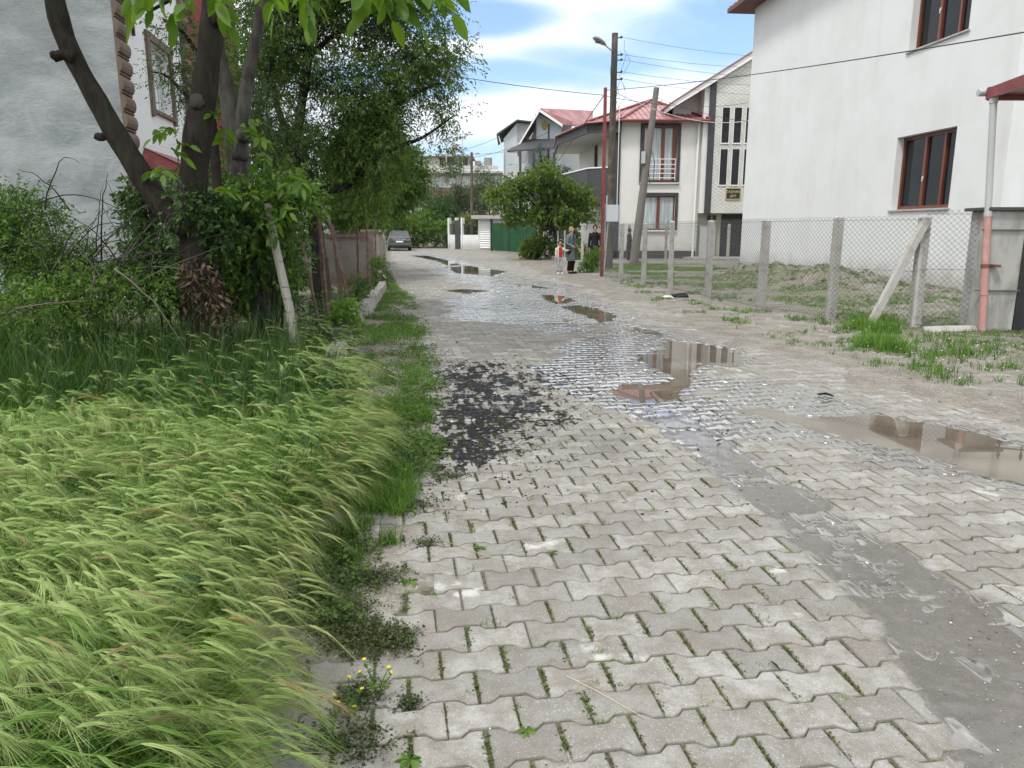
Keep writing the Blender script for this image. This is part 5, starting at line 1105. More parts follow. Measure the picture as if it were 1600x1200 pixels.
limb(pa((334, 200), (300, 160), (262, 120), (235, 112), Y=11), [.04, .03, .02, .01], BD, ot, 'limb', 16)
crown('crown', [pb(305, 60, 11, 30, 30), pb(268, 48, 11, 30, 10, .3), pb(290, 100, 11, 26, 20), pb(258, 108, 11, 26, 9, .3), pb(300, 150, 11, 22, 26), pb(272, 130, 11, 20, 10, .3), pb(400, 60, 11.5, 45, 60), pb(360, 130, 11.5, 50, 60), pb(420, 190, 11.5, 50, 60), ], 1300, .40, 11, .052, .018, leafmat('olive_leaf', (.03, .06, .02), (.13, .19, .07), .3), ot, 42, droop=.4, gap=.36)
# ---------------- undergrowth
def bush(name, blobs, n, sl, lps, L, W, m, seed, label, cat='shrub', stems=5, group=None, **k):
    c0 = blobs[0][0]; gx = np.mean([b[0][0] for b in blobs]); gy = np.mean([b[0][1] for b in blobs])
    o = empty(name, (gx, gy, 0), label, cat, group); crown('foliage', blobs, n, sl, lps, L, W, m, o, seed, **k)
    rr = random.Random(seed); mb = MB()
    for i in range(stems):
        b = rr.choice(blobs); t = Vector(b[0])+Vector((rr.uniform(-.5, .5)*b[1][0], rr.uniform(-.5, .5)*b[1][1], 0)); mb.tube([(gx+rr.uniform(-.1, .1), gy+rr.uniform(-.1, .1), -.05), ((gx+t.x)/2+rr.uniform(-.1, .1), (gy+t.y)/2, t.z*.5), t], [.02, .014, .006], 5)
    mb.build('stems', BD, o, smooth=True); return o
bush('bramble_bush', [pb(150, 455, 7.6, 70, 24), pb(60, 480, 7.4, 90, 26), pb(230, 460, 7.6, 60, 22), pb(40, 400, 8.2, 80, 70), pb(-30, 380, 8.2, 60, 90), pb(100, 430, 8.0, 60, 40), pb(30, 330, 8.3, 50, 26, .3)], 3300, .32, 10, .045, .018, LB, 51, 'feathery green bramble filling the left border in front of the grey gable', gap=.3)
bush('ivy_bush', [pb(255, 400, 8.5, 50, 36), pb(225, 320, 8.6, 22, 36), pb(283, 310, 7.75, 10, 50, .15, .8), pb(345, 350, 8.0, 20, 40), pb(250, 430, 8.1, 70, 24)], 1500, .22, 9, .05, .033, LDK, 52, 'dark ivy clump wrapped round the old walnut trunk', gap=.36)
bush('leafy_shrub', [pb(400, 330, 8.4, 60, 45), pb(450, 300, 8.5, 40, 34), pb(390, 400, 8.8, 60, 50), pb(410, 430, 9, 40, 40)], 1050, .26, 8, .07, .036, LB, 53, 'bright leafy shrub between the walnut stems and the pale post', gap=.40, tb=-.1)
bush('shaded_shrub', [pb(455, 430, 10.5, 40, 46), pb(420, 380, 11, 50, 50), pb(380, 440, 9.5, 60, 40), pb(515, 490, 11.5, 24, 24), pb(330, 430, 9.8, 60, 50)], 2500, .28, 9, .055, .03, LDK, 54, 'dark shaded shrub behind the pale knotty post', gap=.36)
bush('low_shrub', [pb(558, 450, 14, 13, 28, .4), pb(540, 480, 12.5, 14, 20, .4), pb(590, 425, 18.5, 9, 24, .4), pb(520, 500, 11.4, 18, 16, .4)], 700, .22, 8, .05, .03, LB, 55, 'low green shrub climbing the rusty fence above the kerb', gap=.35, tb=-.1)
bush('climbing_shrub', [pb(580, 320, 22.6, 24, 34), pb(570, 280, 24, 40, 40), pb(545, 330, 23, 30, 30), pb(600, 290, 24, 24, 26)], 2100, .35, 8, .09, .055, LB, 56, 'bright young shrub rising behind the garden wall', gap=.38, tb=.1)
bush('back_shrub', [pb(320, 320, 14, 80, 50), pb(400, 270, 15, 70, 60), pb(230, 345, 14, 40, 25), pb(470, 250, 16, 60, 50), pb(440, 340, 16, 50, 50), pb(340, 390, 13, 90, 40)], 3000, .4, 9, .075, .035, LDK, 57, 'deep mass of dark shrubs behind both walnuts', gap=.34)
# bare brush pile and dead leaves
br = empty('brush_pile', (-4.0, 7.9, 0), 'heap of bare grey and black twigs arching over the bramble', 'brushwood')
rr = random.Random(8); twm = mat('dry_twig', (.13, .11, .095), .9, .2); twd = mat('dark_twig', (.03, .025, .022), .9, .2)
def arc(u0, v0, u1, v1, b, Y, r, m):
    a = at(u0, v0, Y); c = at(u1, v1, Y+rr.uniform(-.5, .5)); n_ = 8; pts = []
    for i in range(n_+1): t = i/n_; p = a.lerp(c, t); p.z += b*4*t*(1-t)+rr.uniform(-.015, .015); p.x += rr.uniform(-.012, .012); pts.append(p)
    return MB().tube(pts, [r*(1-.75*i/n_) for i in range(n_+1)], 5).build('twig', m, br, smooth=True)
for i in range(58):
    u0 = rr.uniform(60, 260); v0 = rr.uniform(400, 470); an = rr.uniform(-.2, 3.3); ln = rr.uniform(60, 190); arc(u0, v0, u0+ln*math.cos(an)*1.2, v0-ln*abs(math.sin(an))*.85, rr.uniform(0, .22), rr.uniform(7.4, 8.3), rr.uniform(.004, .011), twd if rr.random() < .65 else twm)
for q in ((110, 330, 28, 265, .1), (70, 330, 125, 255, .25), (150, 390, 160, 290, .02), (60, 320, 215, 350, .2), (140, 400, 205, 345, .02)): arc(*q, 7.9, .008, twd)
for q in ((0, 490, 130, 470, .02), (40, 485, 120, 462, .03), (180, 420, 300, 560, .12), (150, 430, 130, 525, .0), (205, 435, 235, 540, .1)): arc(*q, 7.2, .011, twm)
dl = empty('dead_leaf_clump', (-3.3, 7.7, 1), 'hanging clump of withered brown leaves at the foot of the old walnut', 'dead leaves')
crown('withered_leaves', [pb(312, 430, 7.7, 24, 34), pb(335, 470, 7.6, 14, 26), pb(230, 445, 8.1, 60, 10, None, .2)], 95, .16, 8, .07, .028, LBR, dl, 61, droop=1.2, up=-.6, gap=.38)
# sapling in a black bag
sb = empty('grow_bag', (-2.3, 8.9, 0), 'crumpled black plastic bag of soil at the start of the kerb', 'bag')
bgc = at(527, 540, 8.75); MB().tube([(bgc.x, bgc.y, .0), (bgc.x+.02, bgc.y, .12), (bgc.x, bgc.y, .28), (bgc.x-.02, bgc.y, .40)], [.13, .17, .15, .11], 12, lump=.16, seed=4).build('bag', mat('black_plastic', (.012, .012, .013), .3, .5, bump=(18, 1, .03)), sb)
bush('sapling', [pb(540, 482, 8.9, 16, 12, .12), pb(524, 498, 8.8, 10, 10, .10), pb(548, 500, 8.9, 9, 9, .09)], 80, .09, 5, .075, .040, leafmat('fresh_leaf', (.08, .17, .03), (.22, .36, .08), .5), 62, 'small bright sapling growing from the black bag by the kerb', 'sapling', 3, gap=.2)
# ---------------- middle and far trees
def tree(name, u, Y, blobs, n, sl, lps, L, W, m, seed, label, r=.12, vb=None, bk=BD, **k):
    b0 = at(u, 360, Y); o = empty(name, (b0.x, Y, 0), label, 'tree'); c = [Vector(b[0]) for b in blobs]; zt = np.mean([q.z for q in c]); top = Vector((np.mean([q.x for q in c]), Y, zt))
    limb([(b0.x, Y, -.1), (b0.x+.03, Y, zt*.35), top.lerp(Vector((b0.x, Y, zt*.5)), .5), top], [r, r*.8, r*.6, r*.35], bk, o, 'trunk', seed)
    for i, q in enumerate(c[:8]):
        s_ = Vector((b0.x, Y, zt*.4)).lerp(top, .25+.1*(i % 4)); limb([s_, s_.lerp(q, .5)+Vector((0, 0, .15)), q], [r*.42, r*.26, r*.10], bk, o, 'limb', seed+i, n=7)
    crown('crown', blobs, n, sl, lps, L, W, m, o, seed, **k); return o
tree('street_tree', 590, 27, [pb(600, 250, 27, 45, 45), pb(560, 250, 27, 50, 50), pb(632, 270, 27, 32, 36), pb(600, 305, 27, 38, 34), pb(642, 305, 27, 20, 22), pb(550, 320, 27, 40, 40), pb(590, 200, 27, 30, 30)], 5200, .5, 8, .11, .06, leafmat('fresh_tree_leaf', (.03, .08, .014), (.12, .22, .035), .35), 71, 'fresh green tree overhanging the left street wall above the parked car', tb=.05, gap=.36, droop=.08)
_rr = random.Random(31); _bl = []
for (u_, v_, r_) in ((790, 312, 26), (812, 300, 22), (832, 284, 24), (850, 272, 18), (870, 290, 24), (893, 300, 22), (913, 318, 20), (925, 335, 12), (900, 338, 20), (878, 330, 24), (853, 318, 26), (835, 335, 22), (815, 332, 18), (782, 300, 16), (766, 308, 10), (800, 345, 14), (862, 352, 22), (888, 358, 16), (842, 352, 14), (915, 300, 10), (858, 258, 10), (800, 283, 12)):
    _bl.append(pb(u_+_rr.uniform(-4, 4), v_+_rr.uniform(-3, 3), 38.6+_rr.uniform(-1.1, 1.1), r_*_rr.uniform(.8, 1.05), r_*_rr.uniform(.5, .75), r_/26.))
tree('round_tree', 868, 38.5, _bl, 3900, .42, 8, .12, .07, LR, 72, 'broad low tree with dark glossy leaves standing over the two walkers', r=.11, gap=.40, gs=1.5, lvar=.45, edge=.7)
bush('vine_hedge', [pb(845, 388, 40, 28, 18, 1), pb(885, 382, 39, 22, 20, 1), pb(905, 395, 37, 12, 16, .5), pb(830, 390, 43, 14, 14, 1)], 1800, .35, 8, .11, .07, LR, 73, 'leafy hedge growing through the garden fence behind the walkers', gap=.32)
cf = empty('conifer', (2.1, 48, 0), 'bluish conifer tip rising behind the round tree below the canopy', 'tree'); limb([at(846, 300, 48)*1, at(846, 260, 48), at(843, 232, 48)], [.12, .08, .02], BD, cf, 'trunk', 3)
limb([(at(846, 300, 48).x, 48, -.1), at(846, 300, 48)], [.16, .12], BD, cf, 'trunk', 3)
crown('crown', [pb(844, 240, 48, 7, 12), pb(848, 262, 48, 16, 14), pb(852, 282, 48, 24, 16), pb(880, 278, 47, 18, 14), pb(850, 300, 48, 30, 14)], 1700, .45, 9, .12, .03, LC, cf, 74, gap=.3, up=.5)
tree('sparse_tree', 712, 72, [pb(712, 285, 72, 40, 26), pb(690, 310, 72, 34, 24), pb(740, 305, 72, 34, 26), pb(715, 330, 72, 40, 20), pb(725, 262, 72, 26, 16), pb(752, 285, 72, 24, 16)], 3300, .8, 8, .16, .07, LG, 75, 'sparse grey green tree in front of the flat block', r=.16, gap=.45, gs=.6)
tree('sparse_tree', 765, 76, [pb(765, 300, 76, 22, 20), pb(775, 325, 76, 20, 20), pb(755, 335, 76, 26, 16)], 900, .8, 7, .17, .07, LG, 76, 'smaller sparse tree right of the thin far pole', r=.12, gap=.42, gs=.6)
bush('hedge_bush', [pb(640, 360, 66, 34, 20, 2), pb(665, 345, 68, 22, 14, 2), pb(700, 365, 66, 26, 20, 2), pb(610, 350, 64, 26, 22, 2)], 3600, .6, 8, .17, .09, LB, 77, 'sunlit green bushes at the bend beyond the parked car', gap=.3, tb=.1)
bush('hedge_bush', [pb(690, 335, 70, 26, 26, 2), pb(672, 350, 71, 16, 20, 2)], 1800, .6, 8, .17, .09, LDK, 78, 'dark bush above the sunlit bushes at the bend', gap=.3)
bush('yellow_bush', [pb(722, 358, 64, 18, 16, 1.2), pb(735, 350, 64, 12, 14, 1)], 1000, .5, 8, .15, .08, leafmat('yellow_green_leaf', (.09, .14, .02), (.24, .28, .05), .4), 79, 'yellowish bush showing above the low white wall', gap=.3)
bush('roadside_bush', [pb(924, 408, 27.5, 11, 13, .3), pb(916, 418, 27.3, 10, 8, .25), pb(930, 398, 27.8, 8, 10, .3)], 620, .2, 8, .05, .025, LB, 80, 'small green bush at the foot of the red steel pole', gap=.25)
bush('distant_tree', [pb(575, 320, 76, 50, 40, 3), pb(625, 310, 76, 30, 36, 3), pb(540, 300, 76, 60, 50, 3)], 4200, .9, 8, .22, .11, LB, 81, 'further leafy tree behind the street wall left of the car', 'tree', gap=.33)
# ============================================================ GRASS
def ribbons(P, H, lean, D2, W, segs, rg, tint, curl=1.0):
    """bent blades: base P, height H, lean fraction, horizontal direction D2"""
    n = len(P); V = np.zeros((n, (segs+1)*2, 3)); S = np.stack([-D2[:, 1], D2[:, 0], np.zeros(n)], 1); a = rg.uniform(-1, 1, n)
    S = unit(S*np.cos(a)[:, None]+np.stack([D2[:, 0], D2[:, 1], 0*a], 1)*np.sin(a)[:, None])
    for i in range(segs+1):
        t = i/segs; c = P+np.stack([D2[:, 0]*lean*H*t**(1+curl*.8), D2[:, 1]*lean*H*t**(1+curl*.8), H*(t-.30*lean*t**2.4)], 1); w = (W*(1-t**2.2)*.5+.0002)[:, None]
        V[:, 2*i] = c-S*w; V[:, 2*i+1] = c+S*w
    F = np.array([(2*i, 2*i+1, 2*i+3, 2*i+2) for i in range(segs)]); k = (segs+1)*2
    return V.reshape(-1, 3), ((np.arange(n)*k)[:, None, None]+F[None]).reshape(-1, 4), np.repeat(tint, k)
GM = leafmat('grass_blade', (.028, .085, .014), (.18, .34, .05), .4, .45, .35); GH = leafmat('barley_head', (.17, .255, .065), (.42, .46, .20), .5, .5, .3)
def field_pts(n, y0, y1, rg, dens=None, inset=.0):
    y = y0+(y1-y0)*rg.rand(n)**.85; xe = interp(y, EDGE_FIELD)-inset; xl = -.80*y-.75; x = xl+(xe-xl)*rg.rand(n)
    return x, y
rg = np.random.RandomState(3)
def wind(x, y, rg):
    a = -.28+1.2*(fbm(x, y, .9, 3, 101)-.5)+rg.normal(0, .36, len(x)); return np.stack([np.cos(a), np.sin(a)], 1)
x1, y1 = field_pts(38000, .75, 4.6, rg); x2, y2 = field_pts(26000, 4.6, 9.6, rg); bx, by = np.concatenate([x1, x2]), np.concatenate([y1, y2])
kp = rg.rand(len(bx)) < .35+.65*ss(.36, .54, fbm(bx, by, 2.4, 3, 181)); bx, by = bx[kp], by[kp]; n = len(bx); hh = (.36+.26*fbm(bx, by, .8, 3, 111))*rg.uniform(.55, 1.25, n)*(1-.25*ss(.0, .5, bx-interp(by, EDGE_FIELD)+.25)); P = np.stack([bx, by, np.zeros(n)+.0], 1)
V, F, T = ribbons(P, hh, rg.uniform(.12, .90, n), wind(bx, by, rg), rg.uniform(.004, .009, n), 4, rg, np.clip(rg.normal(.36, .24, n)+(fbm(bx, by, 1.2, 3, 5)-.5)*1.1-.42*ss(3.8, 6.0, by), 0, 1))  # tint drops towards the trees: their shade put into the colour
GM2 = leafmat('shade_toned_grass_blade', (.022, .062, .013), (.12, .215, .05), .35, .5, .3); kq_ = 10; far_ = np.repeat(by+rg.normal(0, .35, n) > 4.7, 4)  # darker copy of the blade green, with the tree shade put into it
tag(npmesh('tall_grass', V, F[~far_], GM, attrs={'tint': T}), 'tall green grass blades bent by wind on the left', 'grass', kind='stuff'); tag(npmesh('shade_toned_grass', V, F[far_], GM2, attrs={'tint': T}), 'darker tangled grass below the shrubs behind the barley', 'grass', kind='stuff')
def barley(x, y, H, D2, rg, name, label, red):
    n = len(x); lean = rg.uniform(.55, 1.15, n); H = H.copy(); base = np.stack([x, y, np.zeros(n)], 1); segs = 5; V = []; F = []; T = []; off = 0
    S = np.stack([-D2[:, 1], D2[:, 0], np.zeros(n)], 1); tt = np.clip(rg.normal(.42, .32, n)+1.3*(fbm(x, y, 1.0, 3, 171)-.5), 0, 1)
    def pos(t): return base+np.stack([D2[:, 0]*lean*H*t**1.9*.75, D2[:, 1]*lean*H*t**1.9*.75, H*(t-.26*lean*t**3)], 1)
    # stems
    vs = np.zeros((n, (segs+1)*2, 3))
    for i in range(segs+1):
        c = pos(i/segs); vs[:, 2*i] = c-S*.0011; vs[:, 2*i+1] = c+S*.0011
    k = (segs+1)*2; V.append(vs.reshape(-1, 3)); F.append(((np.arange(n)*k)[:, None, None]+np.array([(2*i, 2*i+1, 2*i+3, 2*i+2) for i in range(segs)])[None]).reshape(-1, 4)); T.append(np.repeat(tt*.35, k)); off += n*k
    tip = pos(1.); tan = unit(pos(1.)-pos(.93)); tan = unit(tan+np.array([0, 0, -.28])); hl = rg.uniform(.065, .105, n)[:, None]
    def hp(t): return tip+tan*hl*t-np.array([0, 0, .30])*hl*t*t
    N2 = unit(np.cross(tan, S))
    for A in (S, N2):                     # spindle, crossed
        vs = np.zeros((n, 8, 3))
        for i, (t, w) in enumerate(((0, .0018), (.25, .0052), (.7, .0044), (1, .001))): c = hp(t); vs[:, 2*i] = c-A*w; vs[:, 2*i+1] = c+A*w
        V.append(vs.reshape(-1, 3)); F.append(((np.arange(n)*8)[:, None, None]+np.array([(0, 1, 3, 2), (2, 3, 5, 4), (4, 5, 7, 6)])[None]).reshape(-1, 4)+off); T.append(np.repeat(np.clip(tt+.1, 0, 1), 8)); off += n*8
    na = 22; vs = np.zeros((n, na, 4, 3))
    for j in range(na):
        t = (j+.5)/na; b = hp(t); dr = unit(tan-np.array([0, 0, .55])*t); ang = rg.uniform(0, 6.28, n)[:, None]; sp = rg.uniform(.10, .40, n)[:, None]
        dv = unit(dr+(S*np.cos(ang)+N2*np.sin(ang))*sp); L = rg.uniform(.07, .125, n)[:, None]; e = b+dv*L-np.array([0, 0, .12])*L; w = unit(np.cross(dv, N2+S*.5))*.00120
        vs[:, j, 0] = b-w; vs[:, j, 1] = b+w; vs[:, j, 2] = e+w*.25; vs[:, j, 3] = e-w*.25
    V.append(vs.reshape(-1, 3)); F.append(((np.arange(n*na)*4)[:, None]+np.arange(4)[None])+off); T.append(np.repeat(np.clip(tt+.15+.25*rg.rand(n), 0, 1), na*4))
    return npmesh(name, np.concatenate(V), [np.concatenate(F)], GH, attrs={'tint': np.concatenate(T), 'red': np.concatenate([np.repeat(red, k), np.repeat(red, 8), np.repeat(red, 8), np.repeat(red, na*4)])})
# barley heads turn tan / pink where they ripen
s = NT('barley_ears'); t = s.attr('tint'); c = s.mix(t, (.20, .355, .07, 1), (.54, .64, .29, 1)); c = s.mix(s.attr('red'), c, (.46, .33, .20, 1)); a = s.bsdf(c, .5, .3)
tr = s.n('ShaderNodeBsdfTranslucent'); s.l(c, tr.inputs[0]); mx = s.n('ShaderNodeMixShader'); mx.inputs[0].default_value = .45; s.l(a, mx.inputs[1]); s.l(tr.outputs[0], mx.inputs[2]); GH = s.done(mx.outputs[0])
x1, y1 = field_pts(6200, .75, 4.6, rg, inset=.03); x2, y2 = field_pts(3800, 4.6, 9.0, rg, inset=.03); hx, hy = np.concatenate([x1, x2]), np.concatenate([y1, y2])
e_ = interp(hy, EDGE_FIELD)-hx; kp = rg.rand(len(hx)) < np.clip(.10+1.0*ss(.42, .60, fbm(hx, hy, 1.1, 3, 121))+.6*(1-ss(.1, .9, e_)), 0, 1)*np.where(hy > 4.6, .8, 1); hx, hy, e_ = hx[kp], hy[kp], e_[kp]; n = len(hx)
H = (.50+.22*fbm(hx, hy, .7, 3, 131))*rg.uniform(.75, 1.15, n)*(.72+.28*ss(0, .6, e_)); red = np.clip((rg.rand(n) < .04)*rg.uniform(.4, .9, n)+.22*(1-ss(.05, .5, e_))*ss(.5, .62, fbm(hx, hy, 1.4, 2, 9)), 0, 1)
dk = (hy > 4.8) & (rg.rand(n) < .75*ss(4.8, 6.2, hy)*ss(.2, 1.0, e_)); hx, hy, H, red, e_ = hx[~dk], hy[~dk], H[~dk], red[~dk], e_[~dk]
o = barley(hx, hy, H, wind(hx, hy, rg), rg, 'wild_barley', '', red); tag(o, 'wind-swept wild barley with feathery pale green ears in the left foreground', 'wild barley', kind='stuff')
s = NT('dry_stalk'); MDRY = s.done(s.bsdf(s.mix(s.attr('tint'), (.20, .15, .08, 1), (.46, .38, .22, 1)), .8, .2))
dx, dy = field_pts(900, .9, 8.5, rg); n = len(dx); a = rg.rand(n)*6.28; V, F, T = ribbons(np.stack([dx, dy, np.zeros(n)], 1), rg.uniform(.25, .62, n), rg.uniform(.1, 1.3, n), np.stack([np.cos(a), np.sin(a)], 1), rg.uniform(.002, .005, n), 4, rg, rg.rand(n))
tag(npmesh('dry_stalks', V, F, MDRY, attrs={'tint': T}), 'dry straw-coloured stalks scattered through the left grass', 'straw', kind='stuff')
dx, dy = field_pts(4200, 4.6, 9.2, rg, inset=.3); n = len(dx); a = rg.rand(n)*6.28; V, F, T = ribbons(np.stack([dx, dy, np.zeros(n)], 1), rg.uniform(.45, .95, n), rg.uniform(.05, .6, n), np.stack([np.cos(a), np.sin(a)], 1), rg.uniform(.003, .007, n), 5, rg, np.clip(rg.normal(.15, .22, n), 0, 1))
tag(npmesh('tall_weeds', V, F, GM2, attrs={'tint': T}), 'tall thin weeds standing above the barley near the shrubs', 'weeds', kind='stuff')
dx, dy = field_pts(520, 1.2, 6, rg); q = 5; n = len(dx)*q; X_ = np.repeat(dx, q)+rg.normal(0, .05, n); Y_ = np.repeat(dy, q)+rg.normal(0, .05, n); a = rg.rand(n)*6.28
V, F = leafarr(np.stack([X_, Y_, rg.uniform(.12, .40, n)], 1), np.stack([np.cos(a), np.sin(a), rg.uniform(-.1, .6, n)], 1), rg.uniform(.05, .10, n), rg.uniform(.022, .045, n), rg, ((0, .2), (.3, .9), (.65, .85), (1, 0)), .15, .4); k = V.shape[1]
tag(npmesh('broadleaf_weeds', V.reshape(-1, 3), ((np.arange(n)*k)[:, None, None]+F[None]).reshape(-1, 4), leafmat('broad_weed', (.025, .08, .03), (.09, .20, .07), .3), attrs={'tint': np.repeat(rg.rand(n), k)}), 'broad-leaved weeds hidden among the barley', 'weeds', kind='stuff')
# low weeds of the verge
def scatter_leaves(name, x, y, hmax, L, W, m, rg, label, cat, tb=.5, per=7, rad=.035):
    n = len(x); X_ = np.repeat(x, per)+rg.normal(0, rad, n*per); Y_ = np.repeat(y, per)+rg.normal(0, rad, n*per); hz = np.repeat(hmax, per)*rg.rand(n*per)
    P = np.stack([X_, Y_, ground_z(X_, Y_)+hz], 1); a = rg.rand(n*per)*6.28; D = np.stack([np.cos(a), np.sin(a), rg.uniform(.1, 1.1, n*per)], 1); sz = rg.uniform(.6, 1.4, n*per)
    V, F = leafarr(P, D, L*sz, W*sz, rg, LEAF_S, .2, .3); k = V.shape[1]; T = np.repeat(np.clip(np.repeat(rg.normal(tb, .2, n), per)+rg.normal(0, .12, n*per), 0, 1), k)
    return tag(npmesh(name, V.reshape(-1, 3), ((np.arange(n*per)*k)[:, None, None]+F[None]).reshape(-1, 4), m, attrs={'tint': T}), label, cat, kind='stuff')
rg = np.random.RandomState(9)
n = 26000; y = 1.5*np.exp(rg.rand(n)*np.log(26/1.5)); xa, xb = interp(y, EDGE_FIELD)-.1, interp(y, EDGE_VERGE)+.16; x = xa+(xb-xa)*rg.rand(n)
f = (x-xa)/(xb-xa); den = fbm(x, y, 2.2, 3, 141)*.7+fbm(x, y, 7, 2, 142)*.3; amt = np.interp(y, [1.5, 2.4, 3.2, 4.2, 6, 9, 12, 26], [.25, .34, .34, .5, .75, .6, .5, .35]); ok = rg.rand(n) < np.clip((amt-.5)*.6+ss(.46, .60, den)*amt*1.1-.35*ss(.6, 1, f), 0, 1); x, y = x[ok], y[ok]
scatter_leaves('verge_weeds', x, y, .045+.04*rg.rand(len(x)), .026, .014, leafmat('weed_leaf', (.03, .075, .014), (.13, .22, .04), .35), rg, 'low green weeds covering the strip between barley and pavers', 'weeds', .45)
def tufts(name, x, y, H, rg, label, per=9, m=GM, tb=.5, rad=.025, W=.004):
    n = len(x); X_ = np.repeat(x, per)+rg.normal(0, rad, n*per); Y_ = np.repeat(y, per)+rg.normal(0, rad, n*per); a = rg.rand(n*per)*6.28
    V, F, T = ribbons(np.stack([X_, Y_, ground_z(X_, Y_)-.005], 1), np.repeat(H, per)*rg.uniform(.5, 1.2, n*per), rg.uniform(.1, .8, n*per), np.stack([np.cos(a), np.sin(a)], 1), rg.uniform(.6, 1.4, n*per)*W, 3, rg, np.clip(np.repeat(rg.normal(tb, .15, n), per)+rg.normal(0, .12, n*per), 0, 1))
    return tag(npmesh(name, V, F, m, attrs={'tint': T}), label, 'grass', kind='stuff')
n = 5200; y = 3.2*np.exp(rg.rand(n)*np.log(24/3.2)); xa, xb = interp(y, EDGE_FIELD), interp(y, EDGE_VERGE)+.06; x = xa+(xb-xa)*rg.rand(n); ok = fbm(x, y, 2.2, 3, 151) > .54; tufts('verge_grass', x[ok], y[ok], .05+.08*rg.rand(ok.sum()), rg, 'short grass tufts along the left kerb and verge')
# roadside grass on the right, inside and outside the fence
n = 42000; x = rg.uniform(3, 10, n); y = rg.uniform(7.2, 34, n); r_, t_ = rt(x, y); u_ = 800+1165*x/(y*CP); pe2 = pz([(1335, 500), (1420, 522), (1500, 535), (1600, 560), (1700, 600), (1640, 625), (1500, 600), (1380, 552), (1340, 530)])
sd = sdpoly(x, y, pe2); f1 = 1-ss(-.15, .25, sd+(fbm(x, y, 2, 3, 160)-.5)*.7); f2_ = ss(7.4, 8.2, r_+(fbm(x, y, .7, 3, 161)-.5)*1.4)*ss(.38, .52, fbm(x, y, .8, 3, 162)); f3 = ss(5.0, 5.6, r_)*ss(.55, .66, fbm(x, y, 1.8, 3, 163))*(1-ss(14, 26, y)*.7)
wall_ok = x < np.interp(y, [15.8, 29.07], [10.0, 8.7]); ok = (rg.rand(n) < np.clip(f1*.42*ss(.38, .58, fbm(x, y, 2.6, 3, 190))+f2_*.95+f3*.5, 0, 1)) & wall_ok; x, y, f1_ = x[ok], y[ok], f1[ok]
tufts('roadside_grass', x, y, .035+.06*rg.rand(len(x))+.09*f1_*rg.rand(len(x)), rg, 'green grass tufts on the right roadside and under the wire fence', per=9, W=.006, tb=.38)
n = 480; x = rg.uniform(3.2, 8.6, n); y = rg.uniform(7.0, 12, n); ok = (sdpoly(x, y, pe2) < .25) | ((rt(x, y)[0] > 7.4) & (rg.rand(n) < .2)); x, y = x[ok], y[ok]; P = np.stack([x, y, ground_z(x, y)+rg.uniform(.05, .18, len(x))], 1)
tag(pebbles('daisy_heads', P, rg.uniform(.006, .012, len(P)), tintmat('small_petal', (.75, .7, .3), (.85, .85, .8)), 6, .5), 'tiny white and yellow flower heads dotting the right roadside grass', 'flowers', kind='stuff')
gp_ = [gp(*q) for q in ((1385, 520), (1360, 540), (1395, 548), (1375, 505), (1345, 515))]; x = np.concatenate([np.full(60, q[0])+rg.normal(0, .12, 60) for q in gp_]); y = np.concatenate([np.full(60, q[1])+rg.normal(0, .12, 60) for q in gp_])
tufts('thick_grass', x, y, .14+.16*rg.rand(len(x)), rg, 'thick bright grass clump at the foot of the slanting fence brace', per=10, W=.006, tb=.6)
# moss and tiny weeds in the joints of the near paving
K_, J_ = np.meshgrid(np.arange(8, 70), np.arange(-6, 12)); cr = (J_+.5*(K_ % 2)).ravel()*PW; ct = (K_.ravel()+.5)*PD; px, py = xy(cr, ct); ms = ss(.38, .55, fbm(px, py, 1.3, 3, 71))*(1-ss(1.2, 2.4, px))*(1-ss(4.5, 8, py)); ok = (rg.rand(len(px)) < ms*.9+.03) & (px > interp(py, EDGE_FIELD)) & (px < 3) & (track(px, py) > 1.2)
px, py = px[ok], py[ok]; q = 30; nx_, ny_ = np.repeat(px, q), np.repeat(py, q); m_ = len(nx_); along = rg.uniform(-.07, .07, m_); lat = rg.normal(0, .0075, m_); qx, qy = nx_-.153*along+lat, ny_+.988*along
scatter_leaves('joint_moss', qx, qy, np.full(m_, .007), .010, .007, leafmat('moss_leaf', (.03, .05, .012), (.13, .16, .03), .2), rg, 'green moss growing in the joints of the near pavers', 'moss', .5, 3, .006)
mt = [(560, 1000, .14, 500), (610, 1005, .09, 260), (520, 960, .14, 400), (585, 905, .10, 200), (560, 1090, .08, 160), (640, 1100, .03, 60), (545, 1160, .12, 260), (700, 745, .10, 160), (640, 790, .16, 300), (665, 850, .05, 70)]
X_ = np.concatenate([gp(u, v)[0]+rg.normal(0, r*.6, k) for u, v, r, k in mt]); Y_ = np.concatenate([gp(u, v)[1]+rg.normal(0, r*.5, k) for u, v, r, k in mt])
scatter_leaves('mat_weeds', X_, Y_, .012+.02*rg.rand(len(X_)), .013, .008, leafmat('mat_weed_leaf', (.022, .035, .012), (.11, .14, .04), .2), rg, 'dark creeping mat weeds on the soil at the barley edge', 'weeds', .4, 5, .012)
n = 130; px = rg.uniform(-.8, 1.3, n); py = 1.6+rg.rand(n)**1.4*5; ok = (px > interp(py, EDGE_FIELD)) & (track(px, py) > 1.3); px, py = px[ok], py[ok]; tufts('joint_weeds', px, py, rg.uniform(.012, .04, len(px)), rg, 'tiny grass sprigs sprouting between the near pavers', per=14, W=.003, rad=.012)
n = 900; x = rg.uniform(6.5, 9.8, n); y = rg.uniform(12.5, 26, n); hz = lot_h(x, y); ok = (x < np.interp(y, [15.8, 29.07], [9.95, 8.65])) & (rg.rand(n) < ss(.06, .22, hz)); x, y = x[ok], y[ok]
